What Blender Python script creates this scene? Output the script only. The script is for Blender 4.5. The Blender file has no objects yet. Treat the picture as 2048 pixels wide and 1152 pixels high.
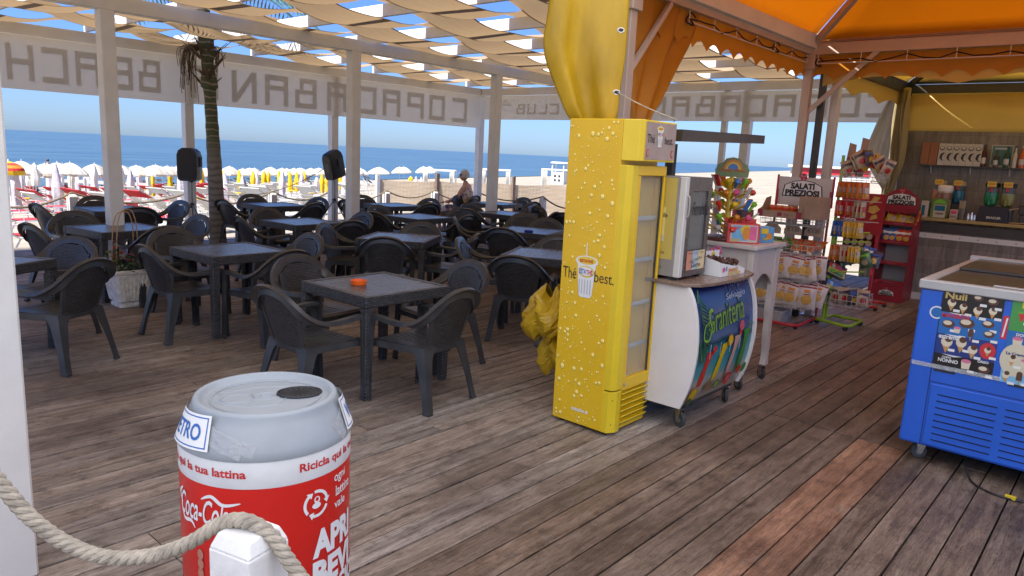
import bpy, bmesh, math, random
from math import sin, cos, pi, radians, sqrt, atan2, hypot
from mathutils import Vector, Matrix, Euler
random.seed(11)
SC = bpy.context.scene
COL = SC.collection
# ------------------------------------------------------------------ camera, sky, sun, exposure
# world axes: +X runs along the deck boards towards the sea, +Y runs to the left-hand rail
cd = bpy.data.cameras.new('camera'); cam = bpy.data.objects.new('camera', cd); COL.objects.link(cam)
cd.sensor_width = 36.0; cd.lens = 1450/2048*36.0; cd.clip_start = 0.05; cd.clip_end = 60000
cam.matrix_world = Matrix.Translation((0, 0, 1.72)) @ Matrix.Rotation(radians(-49), 4, 'Z') @ Matrix.Rotation(radians(90-10.45), 4, 'X') @ Matrix.Rotation(radians(2.8), 4, 'Z')
SC.camera = cam
SC.view_settings.view_transform = 'Standard'; SC.view_settings.look = 'None'; SC.view_settings.exposure = 1.4; SC.view_settings.gamma = 1
SC.cycles.max_bounces = 8; SC.cycles.diffuse_bounces = 4; SC.cycles.transparent_max_bounces = 16
SC.cycles.caustics_reflective = False; SC.cycles.caustics_refractive = False
W = bpy.data.worlds.new('World'); SC.world = W; W.use_nodes = True
SUN_EL, SUN_AZ = 58, 180      # azimuth of the sun in the XY plane (degrees from +X): behind the camera
nt = W.node_tree; bg = nt.nodes['Background']
sk = nt.nodes.new('ShaderNodeTexSky'); sk.sky_type = 'NISHITA'; sk.sun_disc = False
sk.sun_elevation = radians(SUN_EL); sk.sun_rotation = radians(90-SUN_AZ); sk.air_density = 1.0; sk.dust_density = 0.5; sk.ozone_density = 2.5; sk.altitude = 0
wb_ = nt.nodes.new('ShaderNodeMix'); wb_.data_type = 'RGBA'; wb_.blend_type = 'MULTIPLY'; wb_.inputs[0].default_value = 1; wb_.inputs[7].default_value = (.41, .575, .97, 1)   # camera white balance for the sky
nt.links.new(sk.outputs[0], wb_.inputs[6]); nt.links.new(wb_.outputs[2], bg.inputs[0]); bg.inputs[1].default_value = 0.078
sd = bpy.data.lights.new('sun', 'SUN'); sd.energy = 5.0; sd.angle = radians(0.5); sd.color = (1, .955, .88)
so = bpy.data.objects.new('sun', sd); COL.objects.link(so)
sdir = Vector((cos(radians(SUN_EL))*cos(radians(SUN_AZ)), cos(radians(SUN_EL))*sin(radians(SUN_AZ)), sin(radians(SUN_EL))))
so.rotation_euler = sdir.to_track_quat('Z', 'Y').to_euler()

# ------------------------------------------------------------------ helpers
def link(o, parent=None):
    COL.objects.link(o)
    if parent is not None: o.parent = parent
    return o
def tag(o, label=None, cat=None, group=None, kind=None):
    if label: o['label'] = label
    if cat: o['category'] = cat
    if group: o['group'] = group
    if kind: o['kind'] = kind
    return o
def thing(name, label, cat, loc=(0, 0, 0), rz=0, group=None):
    o = bpy.data.objects.new(name, None); o.empty_display_size = .2; COL.objects.link(o)
    o.location = loc; o.rotation_euler = (0, 0, rz)
    return tag(o, label, cat, group)
def dup(root, loc=None, rz=None, label=None, group=None, rot=None, scale=None):
    r = root.copy(); COL.objects.link(r)
    if loc is not None: r.location = loc
    if rz is not None: r.rotation_euler = (0, 0, rz)
    if rot is not None: r.rotation_euler = rot
    if scale is not None: r.scale = scale
    if label: r['label'] = label
    if group: r['group'] = group
    for ch in list(root.children):
        c = ch.copy(); COL.objects.link(c); c.parent = r
        for g in list(ch.children):
            d = g.copy(); COL.objects.link(d); d.parent = c
    return r

class MB:
    def __init__(s): s.v = []; s.f = []; s.m = []; s.cur = 0; s.T = None
    def add(s, vs, fs):
        n = len(s.v)
        if s.T is not None: vs = [s.T @ Vector(p) for p in vs]
        s.v += [tuple(p) for p in vs]
        for f in fs: s.f.append(tuple(i+n for i in f)); s.m.append(s.cur)
        return s
    def box(s, x0, x1, y0, y1, z0, z1):
        vs = [(x, y, z) for z in (z0, z1) for y in (y0, y1) for x in (x0, x1)]
        return s.add(vs, [(0, 2, 3, 1), (4, 5, 7, 6), (0, 1, 5, 4), (2, 6, 7, 3), (0, 4, 6, 2), (1, 3, 7, 5)])
    def cbox(s, c, d):
        return s.box(c[0]-d[0]/2, c[0]+d[0]/2, c[1]-d[1]/2, c[1]+d[1]/2, c[2]-d[2]/2, c[2]+d[2]/2)
    def loft(s, rings, closed=True, caps=True):
        n = len(rings[0]); vs = [p for r in rings for p in r]; fs = []
        for i in range(len(rings)-1):
            for j in range(n if closed else n-1):
                k = (j+1) % n; fs.append((i*n+j, i*n+k, (i+1)*n+k, (i+1)*n+j))
        if caps and closed: fs.append(tuple(range(n))[::-1]); fs.append(tuple(range((len(rings)-1)*n, len(rings)*n)))
        return s.add(vs, fs)
    def tube(s, pts, r, n=8, caps=True, sx=1.0):
        pts = [Vector(p) for p in pts]; m = len(pts); rr = r if isinstance(r, (list, tuple)) else [r]*m
        rings = []; up = None
        for i, p in enumerate(pts):
            t = (pts[min(i+1, m-1)]-pts[max(i-1, 0)])
            t = t.normalized() if t.length > 1e-9 else Vector((0, 0, 1))
            if up is None: up = Vector((0, 0, 1)) if abs(t.z) < .9 else Vector((1, 0, 0))
            a = t.cross(up).normalized(); b = a.cross(t).normalized(); up = b
            rings.append([p+a*(rr[i]*cos(2*pi*k/n)*sx)+b*(rr[i]*sin(2*pi*k/n)) for k in range(n)])
        return s.loft(rings, True, caps)
    def cyl(s, p0, p1, r, r1=None, n=12): return s.tube([p0, p1], [r, r if r1 is None else r1], n)
    def bar(s, p0, p1, w, h):
        p0 = Vector(p0); p1 = Vector(p1); t = (p1-p0).normalized(); up = Vector((0, 0, 1)) if abs(t.z) < .95 else Vector((1, 0, 0))
        a = t.cross(up).normalized()*w/2; b = a.cross(t).normalized()*h/2
        return s.loft([[p-a-b, p+a-b, p+a+b, p-a+b] for p in (p0, p1)])
    def lathe(s, prof, n=24, c=(0, 0, 0), caps=True):
        return s.loft([[(c[0]+r*cos(2*pi*k/n), c[1]+r*sin(2*pi*k/n), c[2]+z) for k in range(n)] for r, z in prof], True, caps)
    def grid(s, fn, nu, nv, thick=None):
        vs = [fn(i/nu, j/nv) for j in range(nv+1) for i in range(nu+1)]
        fs = [(j*(nu+1)+i, j*(nu+1)+i+1, (j+1)*(nu+1)+i+1, (j+1)*(nu+1)+i) for j in range(nv) for i in range(nu)]
        return s.add(vs, fs)
    def poly(s, pts, d):      # extrude a flat polygon by vector d
        d = Vector(d); n = len(pts); a = [Vector(p) for p in pts]
        vs = a+[p+d for p in a]
        fs = [tuple(range(n)), tuple(range(2*n-1, n-1, -1))]+[(i, i+n, (i+1) % n+n, (i+1) % n) for i in range(n)]
        return s.add(vs, fs)
    def build(s, name, mats, parent=None, loc=None, rz=0, smooth=False, bev=0, sol=0, seg=1, sub=0, ang=35, rot=None):
        me = bpy.data.meshes.new(name); me.from_pydata(s.v, [], s.f)
        if not isinstance(mats, (list, tuple)): mats = [mats]
        for m in mats: me.materials.append(m)
        if len(mats) > 1: me.polygons.foreach_set('material_index', s.m)
        bm = bmesh.new(); bm.from_mesh(me); bmesh.ops.recalc_face_normals(bm, faces=bm.faces)
        if smooth:
            for f in bm.faces: f.smooth = True
            for e in bm.edges:
                if len(e.link_faces) == 2 and e.calc_face_angle(0) > radians(ang): e.smooth = False
        bm.to_mesh(me); bm.free()
        o = bpy.data.objects.new(name, me); link(o, parent)
        if loc is not None: o.location = loc
        if rot is not None: o.rotation_euler = rot
        elif rz: o.rotation_euler = (0, 0, rz)
        if sol:
            md = o.modifiers.new('s', 'SOLIDIFY'); md.thickness = sol; md.offset = 0
        if sub:
            md = o.modifiers.new('u', 'SUBSURF'); md.levels = md.render_levels = sub
        if bev:
            md = o.modifiers.new('b', 'BEVEL'); md.width = bev; md.segments = seg; md.limit_method = 'ANGLE'; md.angle_limit = radians(40)
        return o

def spline(pts, n=6):
    P = [Vector(p) for p in pts]; out = []
    for i in range(len(P)-1):
        p0 = P[max(i-1, 0)]; p1 = P[i]; p2 = P[i+1]; p3 = P[min(i+2, len(P)-1)]
        for k in range(n):
            t = k/n
            out.append(.5*((2*p1)+(p2-p0)*t+(2*p0-5*p1+4*p2-p3)*t*t+(3*p1-p0-3*p2+p3)*t*t*t))
    out.append(P[-1]); return out

def text_mesh(s, size, ext=0, bold=0, shear=0, align='CENTER', res=3, spacing=1.0):
    c = bpy.data.curves.new('t', 'FONT'); c.body = s; c.size = size; c.extrude = ext; c.offset = bold; c.shear = shear
    c.align_x = align; c.align_y = 'CENTER'; c.resolution_u = res; c.space_character = spacing
    o = bpy.data.objects.new('t', c); COL.objects.link(o)
    dg = bpy.context.evaluated_depsgraph_get(); dg.update()
    me = bpy.data.meshes.new_from_object(o.evaluated_get(dg)); bpy.data.objects.remove(o); bpy.data.curves.remove(c)
    return me
def fit_text(me, w=None, h=None, fn=None):
    xs = [v.co.x for v in me.vertices]; ys = [v.co.y for v in me.vertices]
    cx, cy = (min(xs)+max(xs))/2, (min(ys)+max(ys))/2; W0, H0 = max(xs)-min(xs), max(ys)-min(ys)
    sx = (w/W0) if w else (h/H0); sy = (h/H0) if h else sx
    for v in me.vertices: v.co.x = (v.co.x-cx)*sx; v.co.y = (v.co.y-cy)*sy
    return me
def frame(o, right, up, pos):
    r = Vector(right).normalized(); u = Vector(up).normalized(); n = r.cross(u)
    M = Matrix((r, u, n)).transposed().to_4x4(); M.translation = Vector(pos); return M
def label_text(s, w, h, pos, right, up, mat, parent, name='lettering', bold=0, shear=0, off=.0025, rotz=0):
    me = fit_text(text_mesh(s, 1, 0, bold, shear), w, h)
    M = frame(None, right, up, pos) @ Matrix.Rotation(rotz, 4, 'Z')
    n = (Vector(right).normalized()).cross(Vector(up).normalized())*off
    for v in me.vertices: v.co = (M @ v.co)+n
    me.materials.clear(); me.materials.append(mat)
    o = bpy.data.objects.new(name, me); return link(o, parent)
LU = ((0, -1, 0), (0, 0, 1))       # right, up of a face that looks towards -X
LV = ((1, 0, 0), (0, 0, 1))        # right, up of a face that looks towards -Y
def shape2d(parent, name, polys, pos, right, up, mats, off=.002, dz=.0012):
    """flat printed shapes: list of (points, material index); each a little proud of the last"""
    r = Vector(right).normalized(); u = Vector(up).normalized(); n = r.cross(u); P = Vector(pos); b = MB()
    for k, (pts, mi) in enumerate(polys):
        b.cur = mi; b.add([P+r*x+u*y+n*(off+dz*k) for x, y in pts], [tuple(range(len(pts)))])
    return b.build(name, mats, parent)
def circ(cx, cy, r, n=20, ry=None, a0=0, a1=2*pi):
    ry = ry or r; full = abs(a1-a0-2*pi) < 1e-6
    return [(cx+r*cos(a0+(a1-a0)*i/(n if full else n-1)), cy+ry*sin(a0+(a1-a0)*i/(n if full else n-1))) for i in range(n)]
def rect(x0, x1, y0, y1): return [(x0, y0), (x1, y0), (x1, y1), (x0, y1)]

# ------------------------------------------------------------------ materials
def base(name, col, rough=.5, metal=0.0, spec=.5):
    m = bpy.data.materials.new(name); m.use_nodes = True; b = m.node_tree.nodes['Principled BSDF']
    b.inputs['Base Color'].default_value = (*col, 1); b.inputs['Roughness'].default_value = rough; b.inputs['Metallic'].default_value = metal
    b.inputs['Specular IOR Level'].default_value = spec
    return m, m.node_tree, b
def N(nt, t, **k):
    n = nt.nodes.new(t)
    for a, v in k.items(): setattr(n, a, v)
    return n
def coords(nt, scale=(1, 1, 1), kind='Object', rot=(0, 0, 0)):
    tc = N(nt, 'ShaderNodeTexCoord'); mp = N(nt, 'ShaderNodeMapping'); mp.inputs['Scale'].default_value = scale; mp.inputs['Rotation'].default_value = rot
    nt.links.new(tc.outputs[kind], mp.inputs[0]); return mp.outputs[0]
def ramp(nt, src, stops):
    r = N(nt, 'ShaderNodeValToRGB'); e = r.color_ramp.elements
    while len(e) < len(stops): e.new(.5)
    for x, (p, c) in zip(e, stops): x.position = p; x.color = (*c, 1)
    nt.links.new(src, r.inputs[0]); return r.outputs[0]
def noise(nt, vec, scale, detail=4, rough=.55, dist=0):
    n = N(nt, 'ShaderNodeTexNoise'); n.inputs['Scale'].default_value = scale; n.inputs['Detail'].default_value = detail
    n.inputs['Roughness'].default_value = rough; n.inputs['Distortion'].default_value = dist
    nt.links.new(vec, n.inputs['Vector']); return n.outputs[0]
def bump(nt, b, h, strength=.3, dist=.01):
    n = N(nt, 'ShaderNodeBump'); n.inputs['Strength'].default_value = strength; n.inputs['Distance'].default_value = dist
    nt.links.new(h, n.inputs['Height']); nt.links.new(n.outputs[0], b.inputs['Normal']); return n
def var(name, col, rough=.5, metal=0, amt=.15, scale=6, bs=0, bscale=60, stretch=(1, 1, 1), spec=.5, rvar=.12, kind='Object'):
    """painted / moulded surface with a little uneven colour, gloss and grain"""
    m, nt, b = base(name, col, rough, metal, spec); v = coords(nt, stretch, kind)
    c = tuple(max(0, x*(1-amt)) for x in col); d = tuple(min(1, x*(1+amt)) for x in col)
    f = noise(nt, v, scale, 5)
    nt.links.new(ramp(nt, f, [(.3, c), (.7, d)]), b.inputs['Base Color'])
    g = noise(nt, v, scale*2.3, 3); mr = N(nt, 'ShaderNodeMapRange'); nt.links.new(g, mr.inputs[0])
    mr.inputs[3].default_value = max(.03, rough-rvar); mr.inputs[4].default_value = min(1, rough+rvar); nt.links.new(mr.outputs[0], b.inputs['Roughness'])
    if bs: bump(nt, b, noise(nt, v, bscale, 4), bs, .004)
    return m
def plain(name, col, rough=.5, metal=0): return base(name, col, rough, metal)[0]
def cloth(name, col, trans=.4, tcol=None, rough=.8, weave=0, amt=.12, scale=3, bs=.25, stretch=(1, 1, 1), bscale=14):
    m, nt, b = base(name, col, rough); v = coords(nt, stretch)
    f = noise(nt, v, scale, 5); c = tuple(x*(1-amt) for x in col); d = tuple(min(1, x*(1+amt)) for x in col)
    cr = ramp(nt, f, [(.3, c), (.7, d)]); nt.links.new(cr, b.inputs['Base Color'])
    n = bump(nt, b, noise(nt, v, bscale, 4), bs, .02)
    tr = N(nt, 'ShaderNodeBsdfTranslucent'); tr.inputs[0].default_value = (*(tcol or col), 1)
    mx = N(nt, 'ShaderNodeMixShader'); mx.inputs[0].default_value = trans
    out = nt.nodes['Material Output']
    nt.links.new(b.outputs[0], mx.inputs[1]); nt.links.new(tr.outputs[0], mx.inputs[2]); nt.links.new(mx.outputs[0], out.inputs[0])
    return m
def rattan(name, col, sx, sz, rough=.42, axes='xz'):
    """basket weave moulded into resin: a shallow brick relief on three axes"""
    m, nt, b = base(name, col, rough); tc = N(nt, 'ShaderNodeTexCoord'); sp = N(nt, 'ShaderNodeSeparateXYZ'); nt.links.new(tc.outputs['Object'], sp.inputs[0])
    cb = N(nt, 'ShaderNodeCombineXYZ')
    if axes == 'xz': nt.links.new(sp.outputs[0], cb.inputs[0])
    else:
        ad = N(nt, 'ShaderNodeMath', operation='ADD'); nt.links.new(sp.outputs[0], ad.inputs[0]); nt.links.new(sp.outputs[1], ad.inputs[1]); nt.links.new(ad.outputs[0], cb.inputs[0])
    nt.links.new(sp.outputs[2], cb.inputs[1])
    br = N(nt, 'ShaderNodeTexBrick'); nt.links.new(cb.outputs[0], br.inputs['Vector'])
    br.inputs['Scale'].default_value = 1; br.inputs['Brick Width'].default_value = sx; br.inputs['Row Height'].default_value = sz; br.inputs['Mortar Size'].default_value = sz*.20; br.inputs['Mortar Smooth'].default_value = .35
    c2 = tuple(x*.10 for x in col); c1 = tuple(min(1, x*2.0) for x in col)
    br.inputs['Color1'].default_value = (*c1, 1); br.inputs['Color2'].default_value = (*col, 1); br.inputs['Mortar'].default_value = (*c2, 1)
    nt.links.new(br.outputs[0], b.inputs['Base Color'])
    iv = N(nt, 'ShaderNodeMath', operation='SUBTRACT'); iv.inputs[0].default_value = 1; nt.links.new(br.outputs['Fac'], iv.inputs[1])
    bump(nt, b, iv.outputs[0], 1, .006)
    return m
def wood(name, c0, c1, c2, rough=.6, stretch=(1, 12, 12), scale=2.2, bs=.3, attr=None, spec=.35):
    m, nt, b = base(name, c0, rough, 0, spec); v = coords(nt, stretch)
    if attr:
        at = N(nt, 'ShaderNodeAttribute', attribute_name=attr); av = N(nt, 'ShaderNodeVectorMath', operation='ADD'); sc = N(nt, 'ShaderNodeVectorMath', operation='SCALE'); sc.inputs['Scale'].default_value = 37
        nt.links.new(at.outputs['Vector'], sc.inputs[0]); nt.links.new(v, av.inputs[0]); nt.links.new(sc.outputs[0], av.inputs[1]); v = av.outputs[0]
    f = noise(nt, v, scale, 8, .65, .6)
    cr = ramp(nt, f, [(.28, c2), (.5, c0), (.74, c1)])
    g = noise(nt, v, scale*7, 5, .7)
    fine = N(nt, 'ShaderNodeMix', data_type='RGBA', blend_type='MULTIPLY'); fine.inputs[0].default_value = .55
    nt.links.new(cr, fine.inputs[6]); nt.links.new(ramp(nt, g, [(.35, (.45, .45, .45)), (.65, (1, 1, 1))]), fine.inputs[7]); res = fine.outputs[2]
    if attr:
        t = N(nt, 'ShaderNodeMix', data_type='RGBA', blend_type='MULTIPLY'); t.inputs[0].default_value = 1
        at2 = N(nt, 'ShaderNodeAttribute', attribute_name=attr); nt.links.new(res, t.inputs[6]); nt.links.new(at2.outputs['Color'], t.inputs[7]); res = t.outputs[2]
    nt.links.new(res, b.inputs['Base Color'])
    bump(nt, b, g, bs, .004)
    mr = N(nt, 'ShaderNodeMapRange'); nt.links.new(f, mr.inputs[0]); mr.inputs[3].default_value = rough-.18; mr.inputs[4].default_value = rough+.2; nt.links.new(mr.outputs[0], b.inputs['Roughness'])
    return m, nt, b

white_paint = var('white_paint', (.66, .65, .62), .5, amt=.06, scale=5, bs=.25, bscale=30)
deck_mat, _nt, _b = wood('deck_wood', (.36, .298, .25), (.58, .51, .445), (.15, .12, .104), .55, (1.2, 14, 14), 1.6, .45, attr='tint')
# worn pale scuffs and dark damp stains lying across the boards
_v = coords(_nt, (1, 2.2, 1)); _s = noise(_nt, _v, 3.1, 9, .72)
_mx = N(_nt, 'ShaderNodeMix', data_type='RGBA'); _old = _b.inputs['Base Color'].links[0].from_socket
_nt.links.new(ramp(_nt, _s, [(.56, (0, 0, 0)), (.72, (.45, .45, .45))]), _mx.inputs[0]); _nt.links.new(_old, _mx.inputs[6]); _mx.inputs[7].default_value = (.30, .25, .21, 1)
_s2 = noise(_nt, coords(_nt, (1, 1.6, 1)), .9, 6, .6); _my = N(_nt, 'ShaderNodeMix', data_type='RGBA', blend_type='MULTIPLY'); _my.inputs[0].default_value = 1
_nt.links.new(_mx.outputs[2], _my.inputs[6]); _nt.links.new(ramp(_nt, _s2, [(.33, (.55, .52, .52)), (.55, (1, 1, 1))]), _my.inputs[7])
_s3 = noise(_nt, coords(_nt, (1, 1, 1)), 160, 3, .6); _mz = N(_nt, 'ShaderNodeMix', data_type='RGBA'); _nt.links.new(ramp(_nt, _s3, [(.66, (0, 0, 0)), (.72, (.7, .7, .7))]), _mz.inputs[0])
_s4 = noise(_nt, coords(_nt, (5, 75, 1)), 2.2, 6, .75); _mg = N(_nt, 'ShaderNodeMix', data_type='RGBA', blend_type='MULTIPLY'); _mg.inputs[0].default_value = 1
_nt.links.new(_my.outputs[2], _mg.inputs[6]); _nt.links.new(ramp(_nt, _s4, [(.36, (.42, .40, .39)), (.50, (.95, .95, .95)), (.66, (1.0, 1.0, 1.0))]), _mg.inputs[7])
_s5 = noise(_nt, coords(_nt, (1.0, 1.0, 1), rot=(0, 0, .6)), 7, 9, .8); _mh = N(_nt, 'ShaderNodeMix', data_type='RGBA', blend_type='MULTIPLY'); _mh.inputs[0].default_value = 1
_nt.links.new(_mg.outputs[2], _mh.inputs[6]); _nt.links.new(ramp(_nt, _s5, [(.34, (.50, .48, .47)), (.50, (1, 1, 1))]), _mh.inputs[7])
_nt.links.new(_mh.outputs[2], _mz.inputs[6]); _mz.inputs[7].default_value = (.40, .37, .34, 1); _nt.links.new(_mz.outputs[2], _b.inputs['Base Color'])
resin = var('dark_resin', (.042, .043, .046), .34, amt=.3, scale=9, bs=.12, bscale=220, spec=.5, rvar=.1)
weave = rattan('woven_resin', (.038, .038, .041), .030, .0125)
weave_t = rattan('woven_table_resin', (.050, .052, .058), .03, .0125, .45, 'xyz')
slab = wood('table_top_resin', (.095, .095, .099), (.16, .158, .16), (.055, .056, .06), .28, (1.5, 9, 1), 2.5, .15, spec=.5)[0]
rope_mat = var('rope_fibre', (.36, .315, .25), .9, amt=.3, scale=30, bs=.6, bscale=220)
rope_far = var('weathered_rope', (.16, .125, .09), .9, amt=.2, scale=30)
chrome = var('steel', (.55, .55, .55), .3, 1, amt=.08)
black = var('black_plastic', (.012, .012, .013), .5, amt=.2)
rubber = var('rubber', (.05, .05, .05), .8, amt=.2)
cloth_strip = cloth('shade_strip_cloth', (.38, .27, .165), .32, (.38, .26, .145), .85, amt=.14, scale=2.0, bs=.3, stretch=(1, 6, 1), bscale=6)
banner_mat = cloth('banner_pvc', (.78, .77, .74), .6, (.86, .83, .77), .6, amt=.05, scale=1.2, bs=.15, bscale=2.5)
letter_mat = cloth('banner_letter', (.74, .73, .71), .5, (.80, .78, .75), .7, amt=.05)
tent_orange = cloth('orange_tent_pvc', (.66, .34, .03), .5, (.80, .40, .02), .55, amt=.14, scale=1.3, bs=.35, bscale=3)
tent_yellow = cloth('yellow_tent_pvc', (.70, .55, .20), .5, (.80, .60, .20), .55, amt=.1, scale=1.5, bs=.3, bscale=3)
drape_yellow = cloth('yellow_drape_pvc', (.55, .35, .015), .16, (.6, .30, .02), .40, amt=.2, scale=3, bs=.8, bscale=2.2, stretch=(2, 2, .8))
drape_backlit = cloth('backlit_drape_pvc', (.60, .26, .02), .4, (.72, .30, .02), .5, amt=.15, scale=2, bs=.4, bscale=5)  # same yellow curtain cloth, with its back-lit orange put into the colour
drape_grey = cloth('grey_drape_pvc', (.75, .73, .70), .4, (.5, .47, .4), .5, amt=.1, scale=2, bs=.4, bscale=4)
drape_cream = cloth('cream_drape_pvc', (.50, .42, .24), .35, (.5, .38, .16), .6, amt=.1, scale=2, bs=.4, bscale=4)
alu = var('painted_alu', (.50, .40, .34), .45, .1, amt=.08, scale=4)
alu_w = var('pale_alu', (.62, .60, .56), .4, .1, amt=.06)
dark_metal = var('dark_metal', (.06, .06, .055), .45, .3, amt=.2)
OPEN=[(10.0,38.0,0.8,-1.93),(12.3,42.7,0.8,-2.19),(12.7,40.4,0.8,-2.04),(15.3,44.9,0.85,-2.28),(17.8,47.6,0.84,-2.4),(18.8,47.6,0.85,-2.38),(19.2,46.1,0.8,-2.27),(22.5,52.6,0.8,-2.63),(23.5,52.7,0.8,-2.61),(26.5,51.0,0.8,-2.44),(34.1,62.9,0.8,-3.06),(33.6,60.3,0.8,-2.9),(32.5,55.5,0.89,-2.61),(38.1,63.3,0.8,-3.0),(39.2,62.6,0.92,-2.93),(39.7,62.3,0.92,-2.9),(40.5,61.8,0.82,-2.85),(41.2,61.4,0.8,-2.81),(43.4,59.8,0.92,-2.65),(44.0,59.4,0.82,-2.61),(45.8,58.0,1.12,-2.49),(47.4,56.7,0.8,-2.37),(47.8,56.4,0.8,-2.34),(49.2,55.2,0.8,-2.23),(49.6,54.8,0.8,-2.2)]
CLOSED=[(15.3,51.8,-2.73,0.98,2.19),(20.6,49.9,-2.5,0.33,1.71),(21.6,49.5,-2.44,0.83,2.13),(23.4,48.7,-2.35,0.66,2.07),(24.4,48.2,-2.3,0.7,2.06),(24.6,48.1,-2.29,0.9,1.92),(25.5,47.6,-2.24,0.47,1.98),(26.3,47.2,-2.19,0.62,1.9),(26.9,46.8,-2.16,0.61,1.92),(27.2,46.7,-2.14,0.32,1.82),(27.8,46.3,-2.1,0.23,1.87),(28.4,45.9,-2.07,0.26,1.83),(28.8,45.7,-2.04,0.42,1.82),(29.2,45.4,-2.01,0.8,1.85),(30.2,44.7,-1.95,0.03,1.66),(30.5,44.5,-1.93,0.38,1.58),(31.2,44.1,-1.88,0.33,1.54),(31.3,44.0,-1.87,0.47,1.68),(33.4,42.4,-1.72,1.06,1.42),(35.2,40.9,-1.59,1.03,1.35)]
SLEEVE=[(9.7,37.7,-1.92,1.85,0.2),(18.9,71.2,-3.84,2.38,0.23),(14.4,49.1,-2.57,2.36,0.21),(11.2,37.3,-1.87,2.17,0.2),(24.4,75.4,-3.88,2.36,0.25),(21.4,63.7,-3.38,2.45,0.35),(16.0,41.5,-2.04,1.94,0.18),(24.4,61.5,-3.18,2.4,0.23),(12.5,27.7,-1.21,1.74,0.15),(18.4,35.8,-1.61,1.71,0.17),(20.7,38.3,-1.73,1.5,0.15),(32.0,56.9,-2.71,1.96,0.25),(23.0,38.0,-1.65,1.78,0.18),(19.7,30.8,-1.26,1.6,0.11),(27.8,41.7,-1.8,1.38,0.19),(16.4,22.8,-0.8,1.45,0.11),(26.9,30.8,-1.1,1.32,0.13),(25.5,28.8,-1.0,1.27,0.12)]
WCLOSED=[(11.6,42.7,-2.21,1.18,2.1),(13.1,47.6,-2.5,1.15,2.1),(13.6,43.0,-2.19,0.97,2.1),(12.5,36.5,-1.78,1.01,2.1),(16.3,43.4,-2.16,0.29,2.1),(20.2,49.5,-2.48,0.41,2.1),(9.6,34.5,-1.71,1.21,2.1)]
RED=[(4.3,16.3,-0.63),(8.7,20.7,-0.83),(6.0,23.0,-1.03),(8.4,23.8,-1.03),(8.2,27.0,-1.26),(10.7,27.9,-1.26),(15.5,29.4,-1.26),(7.8,30.4,-1.48),(10.4,31.2,-1.48),(15.7,33.0,-1.48),(9.9,34.7,-1.73),(12.9,35.7,-1.73),(15.4,36.5,-1.73),(18.4,37.5,-1.73),(9.7,38.9,-2.0),(12.3,39.8,-2.0),(15.3,40.7,-2.0),(18.2,41.7,-2.0),(21.2,42.6,-2.0),(12.2,44.4,-2.31),(14.9,45.3,-2.31),(17.9,46.3,-2.31),(20.8,47.2,-2.31),(24.1,48.3,-2.31),(14.4,50.4,-2.66),(17.6,51.4,-2.66),(20.6,52.4,-2.66),(23.9,53.5,-2.66),(26.7,54.4,-2.66)]
WHITE=[(6.7,17.1,-0.63),(8.6,17.7,-0.63),(10.9,18.5,-0.63),(13.0,19.1,-0.63),(15.2,19.9,-0.63),(6.2,19.9,-0.83),(11.0,21.4,-0.83),(13.2,22.2,-0.83),(15.5,22.9,-0.83),(17.7,23.6,-0.83),(10.9,24.6,-1.03),(13.2,25.3,-1.03),(15.4,26.0,-1.03),(18.1,26.9,-1.03),(20.4,27.7,-1.03),(13.2,28.7,-1.26),(18.2,30.3,-1.26),(20.8,31.1,-1.26),(23.1,31.9,-1.26),(13.1,32.1,-1.48),(18.3,33.8,-1.48),(20.9,34.6,-1.48),(23.4,35.5,-1.48),(26.0,36.3,-1.48),(21.2,38.4,-1.73),(24.0,39.3,-1.73),(26.6,40.2,-1.73),(29.5,41.1,-1.73),(23.9,43.5,-2.0),(27.0,44.5,-2.0),(29.8,45.4,-2.0),(32.5,46.3,-2.0),(35.3,47.2,-2.0),(27.1,49.3,-2.31),(29.8,50.2,-2.31),(33.1,51.2,-2.31),(35.9,52.2,-2.31),(38.9,53.1,-2.31),(29.9,55.5,-2.66),(33.1,56.5,-2.66),(36.0,57.4,-2.66),(39.1,58.4,-2.66),(42.3,59.5,-2.66),(45.4,60.5,-2.66)]
DARK=[(16.9,66.5,-3.66),(19.2,67.2,-3.66),(21.7,68.0,-3.66),(23.8,68.7,-3.66),(26.9,69.7,-3.66),(29.1,70.4,-3.66),(31.8,71.3,-3.66),(36.8,73.0,-3.66),(39.3,73.8,-3.66),(41.2,74.4,-3.66),(43.8,75.2,-3.66),(46.4,76.1,-3.66),(51.3,77.6,-3.66),(54.1,78.5,-3.66),(56.3,79.3,-3.66),(59.0,80.1,-3.66),(60.9,80.8,-3.66),(63.7,81.7,-3.66),(20.5,71.9,-3.84),(22.6,72.5,-3.84),(27.5,74.1,-3.84),(30.0,74.9,-3.84),(32.7,75.8,-3.84),(35.6,76.8,-3.84),(37.5,77.4,-3.84),(39.8,78.1,-3.84),(42.8,79.1,-3.84),(44.8,79.7,-3.84),(55.0,83.1,-3.84),(57.4,83.8,-3.84),(62.3,85.4,-3.84),(64.8,86.3,-3.84),(67.2,87.0,-3.84),(21.3,76.3,-3.92),(24.3,77.3,-3.92),(26.8,78.1,-3.92),(28.8,78.8,-3.92),(31.3,79.6,-3.92),(34.1,80.5,-3.92),(36.2,81.1,-3.92),(38.9,82.0,-3.92),(41.4,82.9,-3.92),(43.7,83.6,-3.92),(46.5,84.5,-3.92),(49.2,85.4,-3.92),(56.0,87.6,-3.92),(59.0,88.6,-3.92),(66.5,91.0,-3.92),(68.3,91.6,-3.92),(71.3,92.6,-3.92)]
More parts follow.
